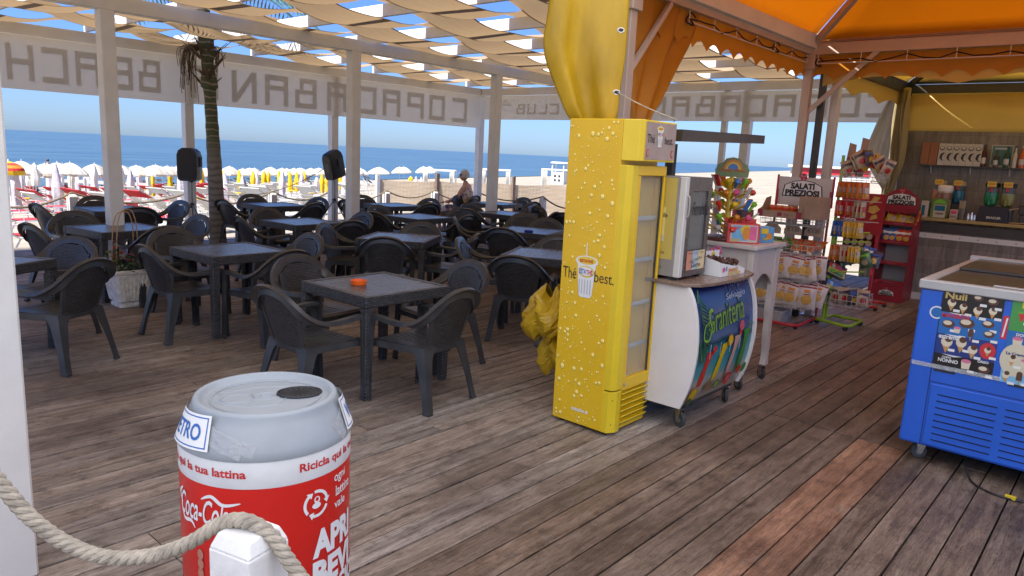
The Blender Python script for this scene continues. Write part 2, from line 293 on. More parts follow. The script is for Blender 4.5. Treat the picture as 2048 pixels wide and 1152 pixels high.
# ================================================================== SETTING: beach, sea, deck
NS = (-.309, .951); TS = (.951, .309)
def zg(x, y):
    s = x*NS[0]+y*NS[1]
    if s < 13: return -.55
    if s < 60: return -.55-(s-13)*3.25/47
    return -3.8-min(s-60, 60)*.02
ss = [-20000, -3000, -400, -120, -60, -30, -10, 0, 6, 13]+[13+i*4.7 for i in range(1, 11)]+[70, 80, 95, 120, 400, 3000, 30000]
ts = [-30000, -3000, -600, -200, -100]+[-60+i*10 for i in range(30)]+[300, 500, 900, 3000, 30000]
b = MB(); nv = len(ts)
def _z(s):
    x = s*NS[0]; y = s*NS[1]; return zg(x, y)
vs = [(s*NS[0]+t*TS[0], s*NS[1]+t*TS[1], _z(s)+(random.uniform(-.05, .05) if 13 < s < 70 else 0)) for s in ss for t in ts]
fs = [(i*nv+j, i*nv+j+1, (i+1)*nv+j+1, (i+1)*nv+j) for i in range(len(ss)-1) for j in range(nv-1)]
b.add(vs, fs)
sand, nt, bs = base('sand', (.55, .45, .32), .95); v = coords(nt)
f = noise(nt, v, .5, 8, .6); nt.links.new(ramp(nt, f, [(.3, (.215, .185, .145)), (.7, (.34, .30, .24))]), bs.inputs['Base Color'])
bump(nt, bs, noise(nt, v, 3, 6, .7), .6, .08)
tag(b.build('ground', sand), kind='structure')
b = MB(); SEA = -4.02
b.add([((s*NS[0]+t*TS[0]), (s*NS[1]+t*TS[1]), SEA) for s, t in ((76, -40000), (76, 60000), (60000, 60000), (60000, -40000))], [(0, 1, 2, 3)])
sea, nt, bs = base('sea_water', (.05, .16, .30), .28); bs.inputs['IOR'].default_value = 1.33
v = coords(nt, (.012, .05, 1), rot=(0, 0, radians(-18))); f = noise(nt, v, 1, 5, .6)
nt.links.new(ramp(nt, f, [(.35, (.030, .070, .115)), (.62, (.065, .12, .17))]), bs.inputs['Base Color'])
v2 = coords(nt, (.25, .9, 1), rot=(0, 0, radians(-18))); bump(nt, bs, noise(nt, v2, 1, 8, .65), .55, .6)
mr = N(nt, 'ShaderNodeMapRange'); nt.links.new(f, mr.inputs[0]); mr.inputs[3].default_value = .2; mr.inputs[4].default_value = .5; nt.links.new(mr.outputs[0], bs.inputs['Roughness'])
tag(b.build('sea', sea), kind='structure')
# the deck: individual boards with worn tints, butt joints and one pair of newer reddish boards
b = MB(); tints = []; U0, U1, V0, V1 = -2.5, 12.85, -4.0, 12.55
def board(u0, u1, v0, v1, tint, dz=0):
    b.box(u0, u1, v0, v1, -.03+dz, dz)
    tints.extend([tint]*6)
v = V0; rows = []
while v < V1-.02:
    w = .145 if v < 2.97 else .1045
    rows.append((v, min(v+w, V1))); v += w
for v0, v1 in rows:
    wide = v0 < 2.97
    if wide: cuts = [U0, 1.2+.0*random.random() if (int(v0*10) % 3) else .2, 4.93, 8.6, U1] if True else []
    else:
        c = U0+random.uniform(.6, 3.5); cuts = [U0]
        while c < U1-.8: cuts.append(c); c += random.choice((3.0, 4.0, 4.0))
        cuts.append(U1)
    for a, c in zip(cuts[:-1], cuts[1:]):
        g = random.uniform(.82, 1.12); wr = random.uniform(-.03, .06)
        t = (g*(1+wr), g, g*(1-wr*.8))
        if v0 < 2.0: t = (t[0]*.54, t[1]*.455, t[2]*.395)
        if wide and .90 < v0 < 1.20 and c > 4.9 and a < 4.9: t = (.98*g, .62*g, .45*g)
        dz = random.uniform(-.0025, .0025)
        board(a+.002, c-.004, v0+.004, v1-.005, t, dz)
d = b.build('deck_boards', deck_mat); tag(d, kind='structure'); d.name = 'deck'
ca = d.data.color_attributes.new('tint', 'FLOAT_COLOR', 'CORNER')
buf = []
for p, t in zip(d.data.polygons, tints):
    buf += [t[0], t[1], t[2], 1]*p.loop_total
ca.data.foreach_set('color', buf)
b = MB(); b.box(U0, U1-.03, V0, V1-.03, -.12, -.045); b.box(U0, U1, V1-.028, V1, -.5, -.034); b.box(U1-.028, U1, V0, V1-.03, -.5, -.034)
for i in range(8): b.box(U0+i*2, U0+i*2+.12, V1-.3, V1-.18, -.56, -.12)
tag(b.build('deck_frame', var('deck_under', (.03, .022, .018), .9)), kind='structure')

# ================================================================== PERGOLA
perg = thing('pergola', 'large white pergola with woven beige cloth strips over the cafe deck', 'pergola')
def post(u, v, w=.15, z1=3.02, parent=perg):
    b = MB(); b.box(u-w/2, u+w/2, v-w/2, v+w/2, 0, z1); return b.build('post', white_paint, parent, bev=.008)
for u in (3.17, 6.40, 9.35): post(u, 8.7)
for u in (2.5, 5.65, 8.5, 12.6): post(u, 12.2)
for v in (8.9, 6.05, 5.62): post(12.6, v, .15 if v != 6.05 else .1)
post(.69, 3.14, .16)
post(-2.2, 8.7); post(-2.2, 12.2); post(12.6, 3.1)
def beam(u0, u1, v0, v1, z0, z1, name='beam', mat=white_paint):
    b = MB(); b.box(u0, u1, v0, v1, z0, z1); return b.build(name, mat, perg, bev=.006)
beam(-2.6, 12.68, 8.63, 8.77, 3.02, 3.18); beam(-2.6, 12.68, 12.13, 12.27, 3.02, 3.18); beam(-2.6, 12.68, 3.05, 3.19, 3.02, 3.18)
beam(12.53, 12.67, 3.2, 12.12, 3.02, 3.176)
# thin battens across, cloth strips woven over and under them
batten_mat = var('batten_grey', (.16, .15, .14), .6)
BAT = [4.2+1.33*k for k in range(-5, 7)]
for u in BAT:
    beam(u-.02, u+.02, 3.2, 12.3, 3.195, 3.335, 'batten')
# cloth strips: each waves over one batten and under the next, neighbours the other way round
def strip(v, k, u0, u1):
    w = .785; b = MB(); ph = k % 2; n = 140; sag = random.uniform(.85, 1.15); tw = random.uniform(-.015, .015)
    def fn(a, c):
        u = u0+(u1-u0)*c; t = (u-4.2)/1.33+ph
        c_ = cos(pi*t); z = 3.262+.092*(1 if c_ > 0 else -1)*min(1, abs(c_)*1.12)**.8 - .04*sag*(sin(pi*t)**2)
        z += .02*sin(5*u+v*3)*(a-.5)+tw*sin(2.3*u+k)
        e = (a-.5)*w
        return (u, v+e, z+.02*((2*a-1)**2)*sin(pi*t)**2)
    b.grid(fn, 5, int(n*(u1-u0)/15)); return b.build('shade_strip', cloth_strip, perg, smooth=True, ang=80)
k = 0; v = 12.2-.35
while v > 3.2:
    strip(v, k, -2.6, 12.75); v -= .755; k += 1

# ------------------------------------------------ white sail added above and behind the camera, unseen, for shade and fill light
ec = thing('fill_canopy', 'large taut white fabric canopy added out of view for shade and fill light', 'canopy', (-7.0, -6.0, 0)); wsail = cloth('white_sail', (.78, .78, .77), .62, (.90, .91, .93), .6, amt=.03)
b = MB(); b.grid(lambda a, c: (11.9*a, 9.42*c, 3.42+1.1*sin(pi*a)*sin(pi*c)), 16, 14); b.build('sail', wsail, ec, smooth=True)
for x, y in ((0, 0), (0, 9), (5.5, 0)): b = MB(); b.cyl((x+.05, y, 0), (x+.05, y, 3.40), .05); b.build('pole', white_paint, ec)
# ------------------------------------------------ banners with block letters, read from the outside
GL = {  # strokes on a 1 x 1 cell: boxes x0,x1,y0,y1 or slanted bars
 'A': [(0, .2, 0, 1), (.8, 1, 0, 1), (.2, .8, .82, 1), (.2, .8, .5, .66)],
 'B': [(0, .2, 0, 1), (.8, 1, 0, .62), (.2, .8, 0, .17), (.2, .8, .47, .62), (.2, .78, .84, 1), (.62, .78, .62, .84)],
 'C': [(0, .2, 0, 1), (.2, 1, 0, .17), (.2, 1, .83, 1)],
 'E': [(0, .2, 0, 1), (.2, 1, 0, .17), (.2, 1, .83, 1), (.2, .85, .44, .6)],
 'H': [(0, .2, 0, 1), (.8, 1, 0, 1), (.2, .8, .44, .6)],
 'L': [(0, .2, 0, 1), (.2, 1, 0, .17)],
 'N': [(0, .2, 0, 1), (.8, 1, 0, 1), 'N'],
 'O': [(0, .2, 0, 1), (.8, 1, 0, 1), (.2, .8, 0, .17), (.2, .8, .83, 1)],
 'P': [(0, .2, 0, 1), (.8, 1, .42, 1), (.2, .8, .83, 1), (.2, .8, .42, .58)],
 'U': [(0, .2, 0, 1), (.8, 1, 0, 1), (.2, .8, 0, .17)]}
def glyph(ch, o, ax, W_, H_, n, parent):
    """block capital: o = lower corner where x starts, ax = direction of reading seen from outside"""
    b = MB(); ax = Vector(ax); o = Vector(o); nn = Vector(n)
    for st in GL[ch]:
        if st == 'N': pts = [(.2, 1), (.2, .72), (.8, 0), (.8, .28)]
        else: pts = [(st[0], st[2]), (st[1], st[2]), (st[1], st[3]), (st[0], st[3])]
        b.poly([o+ax*(x*W_)+Vector((0, 0, y*H_))+nn*.004 for x, y in pts], nn*.002)
    return b.build('letter', letter_mat, parent)
bn = thing('banner', 'long grey banner under the left-hand pergola beam, mirrored letters COPACABANA BEACH', 'banner', group=None)
b = MB()
def _w(a, c): u = 12.5-a*10.3; z = 2.28+c*.73; return (u, 12.09-.022*sin(u*2.1)*(1-c)-.010*sin(u*7+2*c), z)
b.grid(lambda a, c: (12.5-a*15.0, 12.09, 2.28+c*.73), 60, 4); b.build('banner_sheet', banner_mat, bn, sol=.003)
for ch, u in zip('COPACABANA', (11.8, 11.11, 10.49, 9.84, 9.22, 8.51, 7.82, 7.22, 6.6, 5.9)): glyph(ch, (u+.23, 12.084, 2.37), (-1, 0, 0), .46, .53, (0, -1, 0), bn)
for ch, u in zip('BEACH', (5.02, 4.60, 4.14, 3.71, 3.28)): glyph(ch, (u+.16, 12.084, 2.40), (-1, 0, 0), .33, .49, (0, -1, 0), bn)
bn = thing('banner', 'grey banner across the far end of the deck, mirrored letters CLUB and COPACABANA', 'banner')
b = MB(); b.box(12.49, 12.493, 3.0, 12.05, 2.48, 3.0); b.build('banner_sheet', banner_mat, bn)
for ch, v in zip('COPACABANA', (3.45, 3.92, 4.42, 4.94, 5.44, 5.92, 6.40, 6.90, 7.40, 7.90)): glyph(ch, (12.486, v-.18, 2.56), (0, 1, 0), .37, .37, (-1, 0, 0), bn)
for ch, v in zip('CLUB', (9.9, 10.22, 10.54, 10.86)): glyph(ch, (12.486, v-.12, 2.60), (0, 1, 0), .24, .22, (-1, 0, 0), bn)
# a sketched parasol drawn beside CLUB
pl = []
for i in range(8):
    a0, a1 = pi*i/8, pi*(i+1)/8
    if i % 2 == 0: pl.append(([(0, .02), (.30*cos(a0), .14*sin(a0)+.02), (.30*cos(a1), .14*sin(a1)+.02)], 0))
pl += [(rect(-.34, .34, 0, .018), 0), (rect(-.012, .012, -.26, 0), 0), ([(-.02, -.01), (.2, -.12), (.2, -.14), (-.02, -.03)], 0)]
shape2d(bn, 'parasol_drawing', pl, (12.489, 11.45, 2.78), (0, -1, 0), (0, 0, 1), [letter_mat], .003, .0004)

# ------------------------------------------------ rope rail along the deck edge
bol = thing('bollard', 'short white rope bollard at the left-hand deck edge, beside the post left of the palm', 'bollard')
b = MB(); b.box(-.06, .06, -.06, .06, 0, .76); b.loft([[(x*.06, y*.06, .76) for x, y in ((-1, -1), (1, -1), (1, 1), (-1, 1))], [(x*.045, y*.045, .79) for x, y in ((-1, -1), (1, -1), (1, 1), (-1, 1))]])
b.build('shaft', white_paint, bol, bev=.004); MBb = MB(); MBb.box(-.075, .075, -.075, .075, .003, .02); MBb.build('foot_plate', chrome, bol)
spots = [(3.92, 12.4, 'left edge of the deck, leftmost of the row before the beach'), (7.3, 12.4, 'left edge of the deck behind the table right of the palm'), (10.0, 12.4, 'deck edge in front of the beige windscreen, left one'), (11.4, 12.4, 'deck edge just left of the seated woman'), (12.72, 10.27, 'far end of the deck, just left of the yellow fridge'), (12.72, 8.1, 'far end of the deck behind the yellow drinks fridge')]
bol.location = (spots[0][0], spots[0][1], 0); bol['label'] = 'short white rope bollard, '+spots[0][2]; bol['group'] = 'rope bollards round the deck'
for s in spots[1:]: dup(bol, (s[0], s[1], 0), label='short white rope bollard, '+s[2])
def sagrope(p0, p1, sag, r, n=14):
    p0 = Vector(p0); p1 = Vector(p1); return [p0.lerp(p1, i/n)-Vector((0, 0, 4*sag*(i/n)*(1-i/n))) for i in range(n+1)]
anch = [(2.5, 12.35, .8), (3.92, 12.4, .82), (5.65, 12.35, .8), (7.3, 12.4, .82), (8.5, 12.35, .8), (10.0, 12.4, .82), (11.4, 12.4, .82), (12.7, 12.35, .8), (12.72, 10.27, .82), (12.72, 8.9, .8), (12.72, 8.1, .82), (12.72, 6.0, .8)]
for i, (a, c) in enumerate(zip(anch[:-1], anch[1:])):
    b = MB(); b.tube(sagrope(a, c, .16 if i % 2 else .20, .018), .017, 6)
    tag(b.build('rope', rope_far, smooth=True), 'sagging brown rope of the deck rail, span %s from the left' % ('first second third fourth fifth sixth seventh eighth ninth tenth eleventh'.split()[i]), 'rope', 'ropes of the deck rail')
# ================================================================== CHAIRS AND TABLES
def make_chair():
    t = thing('armchair', 'x', 'chair')
    E = [((0, -.340, .835), (0, -.318, .772)), ((.13, -.332, .815), (.112, -.308, .752)), ((.225, -.300, .755), (.170, -.287, .702)), ((.280, -.245, .678), (.222, -.252, .640)),
         ((.302, -.165, .628), (.246, -.180, .598)), ((.300, -.065, .604), (.250, -.075, .588)), ((.292, .05, .602), (.245, .05, .600)), ((.286, .16, .612), (.240, .16, .608)), ((.280, .225, .600), (.236, .222, .598))]
    R = [(Vector(a), Vector(c)) for a, c in E]; Lf = [(Vector((-a.x, a.y, a.z)), Vector((-c.x, c.y, c.z))) for a, c in R[:0:-1]]
    al = Lf+R; so_ = spline([a for a, c in al], 4); si_ = spline([c for a, c in al], 4)
    rings = []
    for i, (o, n) in enumerate(zip(so_, si_)):
        t2 = (so_[min(i+1, len(so_)-1)]-so_[max(i-1, 0)]).normalized(); w = n-o; nn = t2.cross(w).normalized()
        m = (o+n)/2
        rings.append([o-nn*.028, o+nn*.003, m+nn*.012, n+nn*.005, n-nn*.018, m-nn*.002])
    b = MB(); b.loft(rings); b.build('arm_frame', resin, t, smooth=True, ang=50)
    # back panel: shield of moulded weave, curved round the sitter
    yb = lambda z: -.205-.118*((z-.40)/.38)
    hw = lambda z: .150+.040*min(1, max(0, (z-.42)/.26))-(.0 if z < .69 else .9*(z-.69)*(1+(z-.69)*9))
    def pan(off):
        def fn(a, c):
            z = .425+.335*c; x = (a*2-1)*hw(z); return (x, yb(z)+.9*x*x+off, z)
        return fn
    b = MB(); b.grid(pan(-.004), 10, 12); b.grid(pan(.004), 10, 12); b.build('back_panel', weave, t, smooth=True)
    # side ribs and lower rail
    b = MB()
    for s in (-1, 1):
        pts = [Vector((s*hw(z), yb(z)+.9*hw(z)**2, z)) for z in (.40, .46, .52, .58, .64, .70)]
        b.loft([[p+Vector((-s*.004, -.010, 0)), p+Vector((s*.026, -.006, 0)), p+Vector((s*.026, .008, 0)), p+Vector((-s*.004, .009, 0))] for p in pts])
    b.box(-.155, .155, -.208, -.190, .385, .435); b.build('back_rib', resin, t, smooth=True, ang=40)
    # seat, dished, with slots moulded in and a skirt
    b = MB()
    def st(a, c):
        y = -.20+.43*c; wx = .205+.035*c; x = (a*2-1)*wx
        z = .432-.012*sin(pi*a)*sin(pi*min(1, c*1.1))+(.006 if c < .95 else -.012)
        for k in range(5):
            if abs(a-(.3+.1*k)) < .012 and .25 < c < .8: z -= .008
        return (x, y, z)
    b.grid(st, 50, 14)
    for s in (-1, 1): b.loft([[(s*.205, -.2, .438), (s*.205, -.2, .385), (s*.195, -.2, .385), (s*.195, -.2, .438)], [(s*.24, .23, .430), (s*.24, .23, .385), (s*.23, .23, .385), (s*.23, .23, .430)]])
    b.box(-.24, .24, .222, .232, .385, .424); b.box(-.20, .20, -.205, -.195, .385, .438)
    b.build('seat', resin, t, smooth=True, ang=30)
    def leg(top, bot, sx, sy, wt, wb, zt, knee=None):
        b = MB(); rings = []
        for i in range(7):
            f = i/6; c = Vector(top).lerp(Vector(bot), f); w = wt+(wb-wt)*min(1, f*1.5); w += .035*max(0, 1-f*5)**2 if knee else 0
            th = .007; x, y = c.x, c.y
            L = [(0, 0), (-sx*w, 0), (-sx*w, -sy*th), (-sx*th, -sy*th), (-sx*th, -sy*w), (0, -sy*w)]
            rings.append([(x+p, y+q, c.z) for p, q in L])
        b.loft(rings)
        c = Vector(bot); b.loft([[(c.x-sx*p, c.y-sy*q, z) for p, q in ((-.002, -.002), (wb*.9, -.002), (wb*.9, wb*.45), (wb*.45, wb*.9), (-.002, wb*.9))] for z in (0, .02)])
        b.build('leg', resin, t, smooth=True, ang=30)
    for s in (-1, 1):
        leg((s*.215, -.205, .43), (s*.262, -.295, 0), s, -1, .088, .050, .43, True)
        # front leg rises to carry the arm
        leg((s*.282, .236, .606), (s*.286, .256, 0), s, 1, .060, .048, .6)
        b = MB()   # curved gusset under the seat side
        for (x0, y0, x1, y1) in ((s*.275, .238, s*.16, .238),):
            n = 6; b.add([(x0, y0, .43), (x1, y1, .43)]+[(x0+(x1-x0)*(1-cos(pi/2*i/n)), y0, .31+.08*sin(pi/2*i/n)) for i in range(n+1)], [(0, 1)+tuple(range(n+2, 1, -1))])
        b.add([(s*.278, .236, .606), (s*.278, .17, .606), (s*.278, .19, .46), (s*.278, .20, .40), (s*.278, .236, .30)], [(0, 1, 2, 3, 4)])
        b.build('arm_bracket', resin, t, sol=.007)
    return t
def make_table():
    t = thing('square_table', 'x', 'table'); h = .39; z = .73
    b = MB(); b.box(-h+.045, h-.045, -h+.045, h-.045, z-.02, z-.004)
    for i in range(1, 6): pass
    b.build('tabletop', slab, t)
    b = MB()
    for x0, x1, y0, y1 in ((-h, h, -h, -h+.05), (-h, h, h-.05, h), (-h, -h+.05, -h+.05, h-.05), (h-.05, h, -h+.05, h-.05)): b.box(x0, x1, y0, y1, z-.078, z)
    b.build('woven_apron', weave_t, t, bev=.006)
    for sx in (-1, 1):
        for sy in (-1, 1):
            b = MB(); x = sx*(h-.033); y = sy*(h-.033)
            b.loft([[(x+p*r, y+q*r, zz) for p, q in ((-1, -1), (1, -1), (1, 1), (-1, 1))] for r, zz in ((.033, z-.0785), (.031, .3), (.028, .012), (.024, 0))]); b.build('leg', weave_t, t, bev=.004)
    return t
chair0 = make_chair(); table0 = make_table()
used = {'c': False, 't': False}
# (u, v, rotation deg, description, sides with chairs {side: (du, dv, drot)})
TABLES = [
 (1.38, 6.62, 30, 'the table cut off by the left-hand edge', 'SEN', {'S': (.06, -.08, 0)}),
 (3.33, 4.23, 0, 'the nearest table, with the orange ashtray', 'WSEN', {'W': (0, -.1, 2), 'S': (-.04, 0, 8), 'E': (.03, .02, -6), 'N': (-.05, 0, 6)}),
 (3.31, 6.36, 2, 'the table behind the ribbed planter', 'WSEN', {'W': (.10, -.06, 0), 'S': (0, .0, 6), 'E': (0, .05, -4), 'N': (-.05, .05, 4)}),
 (3.10, 8.42, 8, 'the table behind the second white post', 'WSEN', {}),
 (3.87, 10.62, 0, 'the far left table by the rope rail', 'WSEN', {}),
 (6.37, 10.75, 0, 'the far table just right of the palm', 'WSEN', {}),
 (5.30, 8.27, 3, 'the table between palm and thick post', 'WSEN', {}),
 (5.36, 6.40, 34, 'the turned table in the centre of the deck', 'WSNE', {'W': (.02, -.02, 12), 'S': (-.05, .05, -8)}),
 (8.40, 10.20, 0, 'the far table before the windscreen', 'WSEN', {}),
 (7.32, 8.30, 3, 'the table left of the seated woman', 'WSEN', {}),
 (5.82, 4.62, 26, 'the table half hidden behind the yellow fridge', 'WNES', {'W': (-.12, 0, 0), 'N': (0, .05, 8)}),
 (7.45, 6.22, 20, 'the blue ashtray table by the flower pot', 'WNES', {'N': (.05, .15, 25)}),
 (9.25, 8.25, 5, 'the table behind the flower pot post', 'WSEN', {}),
 (10.9, 10.0, 10, 'the farthest table beside the seated woman', 'SEN', {}),
 (10.3, 7.45, 15, 'the far table close to the yellow fridge', 'WNS', {}),
]
SN = {'W': (-1, 0, -90, 'near left'), 'S': (0, -1, 0, 'near right'), 'E': (1, 0, 90, 'far right'), 'N': (0, 1, 180, 'far left')}
rng = random.Random(5)
for u, v, r, desc, sides, ov in TABLES:
    lab = 'square dark grey table, '+desc
    if not used['t']: t = table0; t.location = (u, v, 0); t.rotation_euler = (0, 0, radians(r)); t['label'] = lab; t['group'] = 'square cafe tables on the deck'; used['t'] = True
    else: dup(table0, (u, v, 0), radians(r), label=lab)
    for s in sides:
        x, y, rz, nm = SN[s]; d = .60+rng.uniform(-.04, .06); du, dv, dr = ov.get(s, (rng.uniform(-.08, .08)*abs(y), rng.uniform(-.08, .08)*abs(x), rng.uniform(-12, 12)))
        ca_, sa_ = cos(radians(r)), sin(radians(r)); cx = u+d*(x*ca_-y*sa_)+du; cy = v+d*(x*sa_+y*ca_)+dv
        lab = 'woven-back armchair, %s side of %s' % (nm, desc)
        if not used['c']: c = chair0; c.location = (cx, cy, 0); c.rotation_euler = (0, 0, radians(r+rz+dr)); c['label'] = lab; c['group'] = 'woven-back armchairs round the tables'; used['c'] = True
        else: dup(chair0, (cx, cy, 0), radians(r+rz+dr), label=lab)
for (cx, cy, rz, lab) in ((10.95, 11.05, 15, 'dark grey woven-back armchair in which the woman sits'), (8.35, 7.15, 120, 'loose woven-back armchair just left of the post with the flower pot'), (11.6, 7.9, 70, 'dark grey woven-back armchair at the far rope rail near the yellow fridge')):
    dup(chair0, (cx, cy, 0), radians(rz), label=lab)

def ashtray(name, loc, m, lab, kind='round'):
    b = MB(); b.lathe([(.050, 0), (.056, .004), (.060, .034), (.050, .036), (.046, .012), (0.001, .010)], 28)
    tag(b.build('ashtray', m, loc=loc, smooth=True, ang=40), lab, 'ashtray')
ashtray('ashtray', (3.20, 4.27, .7265), var('orange_plastic', (.85, .13, .01), .35, amt=.08), 'round orange plastic ashtray on the nearest table')
ashtray('ashtray', (7.20, 6.02, .7265), var('blue_plastic', (.02, .06, .35), .35, amt=.08), 'round blue plastic ashtray on the table beside the flower pot')

# ================================================================== PLANTERS
leafm = var('leaf_green', (.045, .10, .025), .45, amt=.5, scale=14); leafr = var('leaf_wine', (.12, .02, .03), .5, amt=.3); petal = var('petal_red', (.65, .01, .04), .5, amt=.2); petalp = var('petal_pink', (.7, .12, .2), .5, amt=.2)
stone = var('painted_concrete', (.80, .77, .71), .85, amt=.22, scale=22, bs=.8, bscale=50)
def planter(u, v, rz, lab, hoop, s=1.0, n=170):
    t = thing('planter', lab, 'planter', (u, v, 0), rz)
    def sq(r, z, cut=.16, rib=False):
        c = r*cut; P = [(-r+c, -r), (r-c, -r), (r, -r+c), (r, r-c), (r-c, r), (-r+c, r), (-r, r-c), (-r, -r+c)]; return [(x, y, z) for x, y in P]
    b = MB(); b.loft([sq(.135*s, 0), sq(.135*s, .03*s), sq(.118*s, .045*s), sq(.148*s, .062*s), sq(.187*s, .345*s), sq(.205*s, .35*s), sq(.207*s, .385*s), sq(.188*s, .39*s), sq(.180*s, .33*s)])
    for sgn in (-1, 1):
        for i in range(7):
            x = (-.108+.036*i)*s
            for ax in (0, 1):
                p0 = (x*.84, sgn*.152*s, .075*s); p1 = (x*1.12, sgn*.188*s, .335*s)
                if ax: continue
                b.tube([p0, p1], .0095*s, 6)
    b.build('pot', stone, t, bev=.003)
    b = MB(); b.loft([sq(.179*s, .32*s), sq(.179*s, .342*s)]); b.build('soil', var('soil', (.04, .028, .02), .95), t)
    r_ = random.Random(int(u*10)); b = MB(); st = MB()
    for i in range(n):
        a = r_.uniform(0, 2*pi); rr = (.24*s)*sqrt(r_.random()); h = (.38+r_.uniform(0, .30)*(1-rr/.40))*s
        p = Vector((rr*cos(a), rr*sin(a), h)); d = Vector((cos(a+r_.uniform(-1, 1)), sin(a+r_.uniform(-1, 1)), r_.uniform(-.3, .8))).normalized(); w = d.cross(Vector((0, 0, 1))).normalized()
        L = r_.uniform(.035, .07); b.cur = 1 if r_.random() < .16 else 0
        q = d.cross(w)*.008
        b.add([p, p+d*L*.35+w*L*.25+q, p+d*L*.75+w*L*.2+q, p+d*L, p+d*L*.75-w*L*.2+q, p+d*L*.35-w*L*.25+q], [(0, 1, 2, 3), (0, 3, 4, 5)])
        if i % 6 == 0: st.tube([(rr*.4*cos(a), rr*.4*sin(a), .33*s), p], .003, 4)
    b.build('foliage', [leafm, leafr], t); st.build('stems', leafm, t)
    for i in range(9):
        a = r_.uniform(0, 2*pi); rr = r_.uniform(.05, .22)*s; p = Vector((rr*cos(a), rr*sin(a), (.40+r_.uniform(0, .2))*s)); b = MB()
        for k in range(5):
            e = 2*pi*k/5; d = Vector((cos(e), sin(e), .35)); w = Vector((-sin(e), cos(e), 0)); b.add([p, p+d*.016+w*.014, p+d*.034, p+d*.016-w*.014], [(0, 1, 2, 3)])
        b.build('flower', petal if i % 2 else petalp, t)
    if hoop:
        hm = var('rattan_hoop', (.42, .24, .11), .6, amt=.2); 
        for (dx, dy, r2, tz) in ((.02, .0, .0, .98), (-.01, .035, .4, .96)):
            b = MB(); pts = [(-.12+dx, dy, .34), (-.115+dx, dy, .6), (-.09+dx, dy*.8, .85), (-.05+dx, dy*.5, tz-.02), (0+dx, dy*.3, tz), (.05+dx, dy*.3, tz-.02), (.085+dx, dy*.6, .82), (.09+dx, dy, .56), (.08+dx, dy, .34)]
            b.tube(spline(pts, 5), .0055, 6); b.build('hoop', hm, t, smooth=True)
    else:
        for dx, dy in ((-.04, 0), (.03, .03), (.05, -.02)):
            b = MB(); b.cyl((dx, dy, .33), (dx*.2, dy*.2, 1.02), .005, .003, 6); b.build('cane', var('cane', (.3, .2, .1), .7), t)
    return t
planter(2.93, 7.78, radians(0), 'white ribbed square planter with red flowers and cane hoop, by the second white post', True)
planter(9.15, 7.95, radians(0), 'small planter with pink flowers and bare canes beside the far thick post', False, .95, 120)

# ================================================================== SPEAKERS
def tripod(u, v, lab, h, rz):
    t = thing('speaker_stand', lab, 'stand', (u, v, 0), rz); g = var('stand_grey', (.22, .23, .24), .4, .6)
    b = MB(); b.cyl((0, 0, .12), (0, 0, h*.62), .018); b.cyl((0, 0, h*.6), (0, 0, h), .014); b.build('pole', g, t, smooth=True)
    b = MB(); b.cyl((0, 0, h*.60), (0, 0, h*.66), .028); b.cyl((0, .03, h*.63), (0, .075, h*.63), .012); b.build('clamp', black, t, smooth=True)
    b = MB(); b.cyl((0, 0, .62), (0, 0, .70), .035); b.cyl((0, 0, .18), (0, 0, .23), .03); b.build('hub', black, t, smooth=True)
    for k in range(3):
        a = 2*pi*k/3; b = MB(); b.tube([(.03*cos(a), .03*sin(a), .66), (.45*cos(a), .45*sin(a), .012)], .011, 6); b.build('leg', g, t)
        b = MB(); b.tube([(.02*cos(a), .02*sin(a), .2), (.25*cos(a), .25*sin(a), .30)], .007, 6); b.build('strut', g, t)
def speaker(u, v, z, rz, lab, tilt=0, flip=False):
    t = thing('loudspeaker', lab, 'speaker', (u, v, z), rz); t.rotation_euler = (tilt, 0, rz)
    P = [(x*.94, z_*.9) for x, z_ in [(-.16, 0), (-.17, .10), (-.17, .42), (-.14, .50), (-.07, .545), (.07, .545), (.14, .50), (.17, .42), (.17, .10), (.16, 0), (.12, -.03), (-.12, -.03)]]
    b = MB(); b.loft([[(x*s, y, zz*s2+(.0)) for x, zz in P] for y, s, s2 in ((-.16, .60, .9), (-.12, .80, .97), (.05, 1, 1), (.15, 1, 1), (.155, .94, .985))]); b.build('cabinet', black, t, smooth=True, ang=30)
    b = MB(); b.loft([[(x*.86, y, zz*.90+.03) for x, zz in P] for y in (.156, .165)]); b.build('grille', var('grille', (.02, .015, .014), .7, amt=.4, scale=200), t)
    for s in (-1, 1):
        b = MB(); b.box(s*.168-.006, s*.168+.006, -.02, .06, .20, .36); b.build('handle', rubber, t)
    b = MB(); b.box(-.05, .05, -.165, -.14, .12, .30); b.build('back_plate', dark_metal, t)
    b = MB(); b.cyl((0, 0, -.05), (0, 0, -.028), .03); b.build('socket', black, t)
tripod(5.40, 11.60, 'thin tripod speaker stand left of the palm trunk', 1.05, .5)
speaker(5.40, 11.60, 1.08, radians(131), 'black loudspeaker on a tripod left of the palm, front grille towards the tables')
tripod(8.33, 12.25-.35, 'thin tripod speaker stand in front of the back post, right of the palm', 1.08, .1)
speaker(8.33, 11.9, 1.13, radians(-75), 'black loudspeaker on a tripod right of the palm, tilted back with its rear showing', radians(16))
# sagging cable of the second speaker
b = MB(); b.tube(sagrope((8.3, 11.9, 1.4), (6.4, 12.9, .75), .25, .01), .006, 5); tag(b.build('cable', black), 'thin dark cable sagging left from the tilted loudspeaker', 'cable')

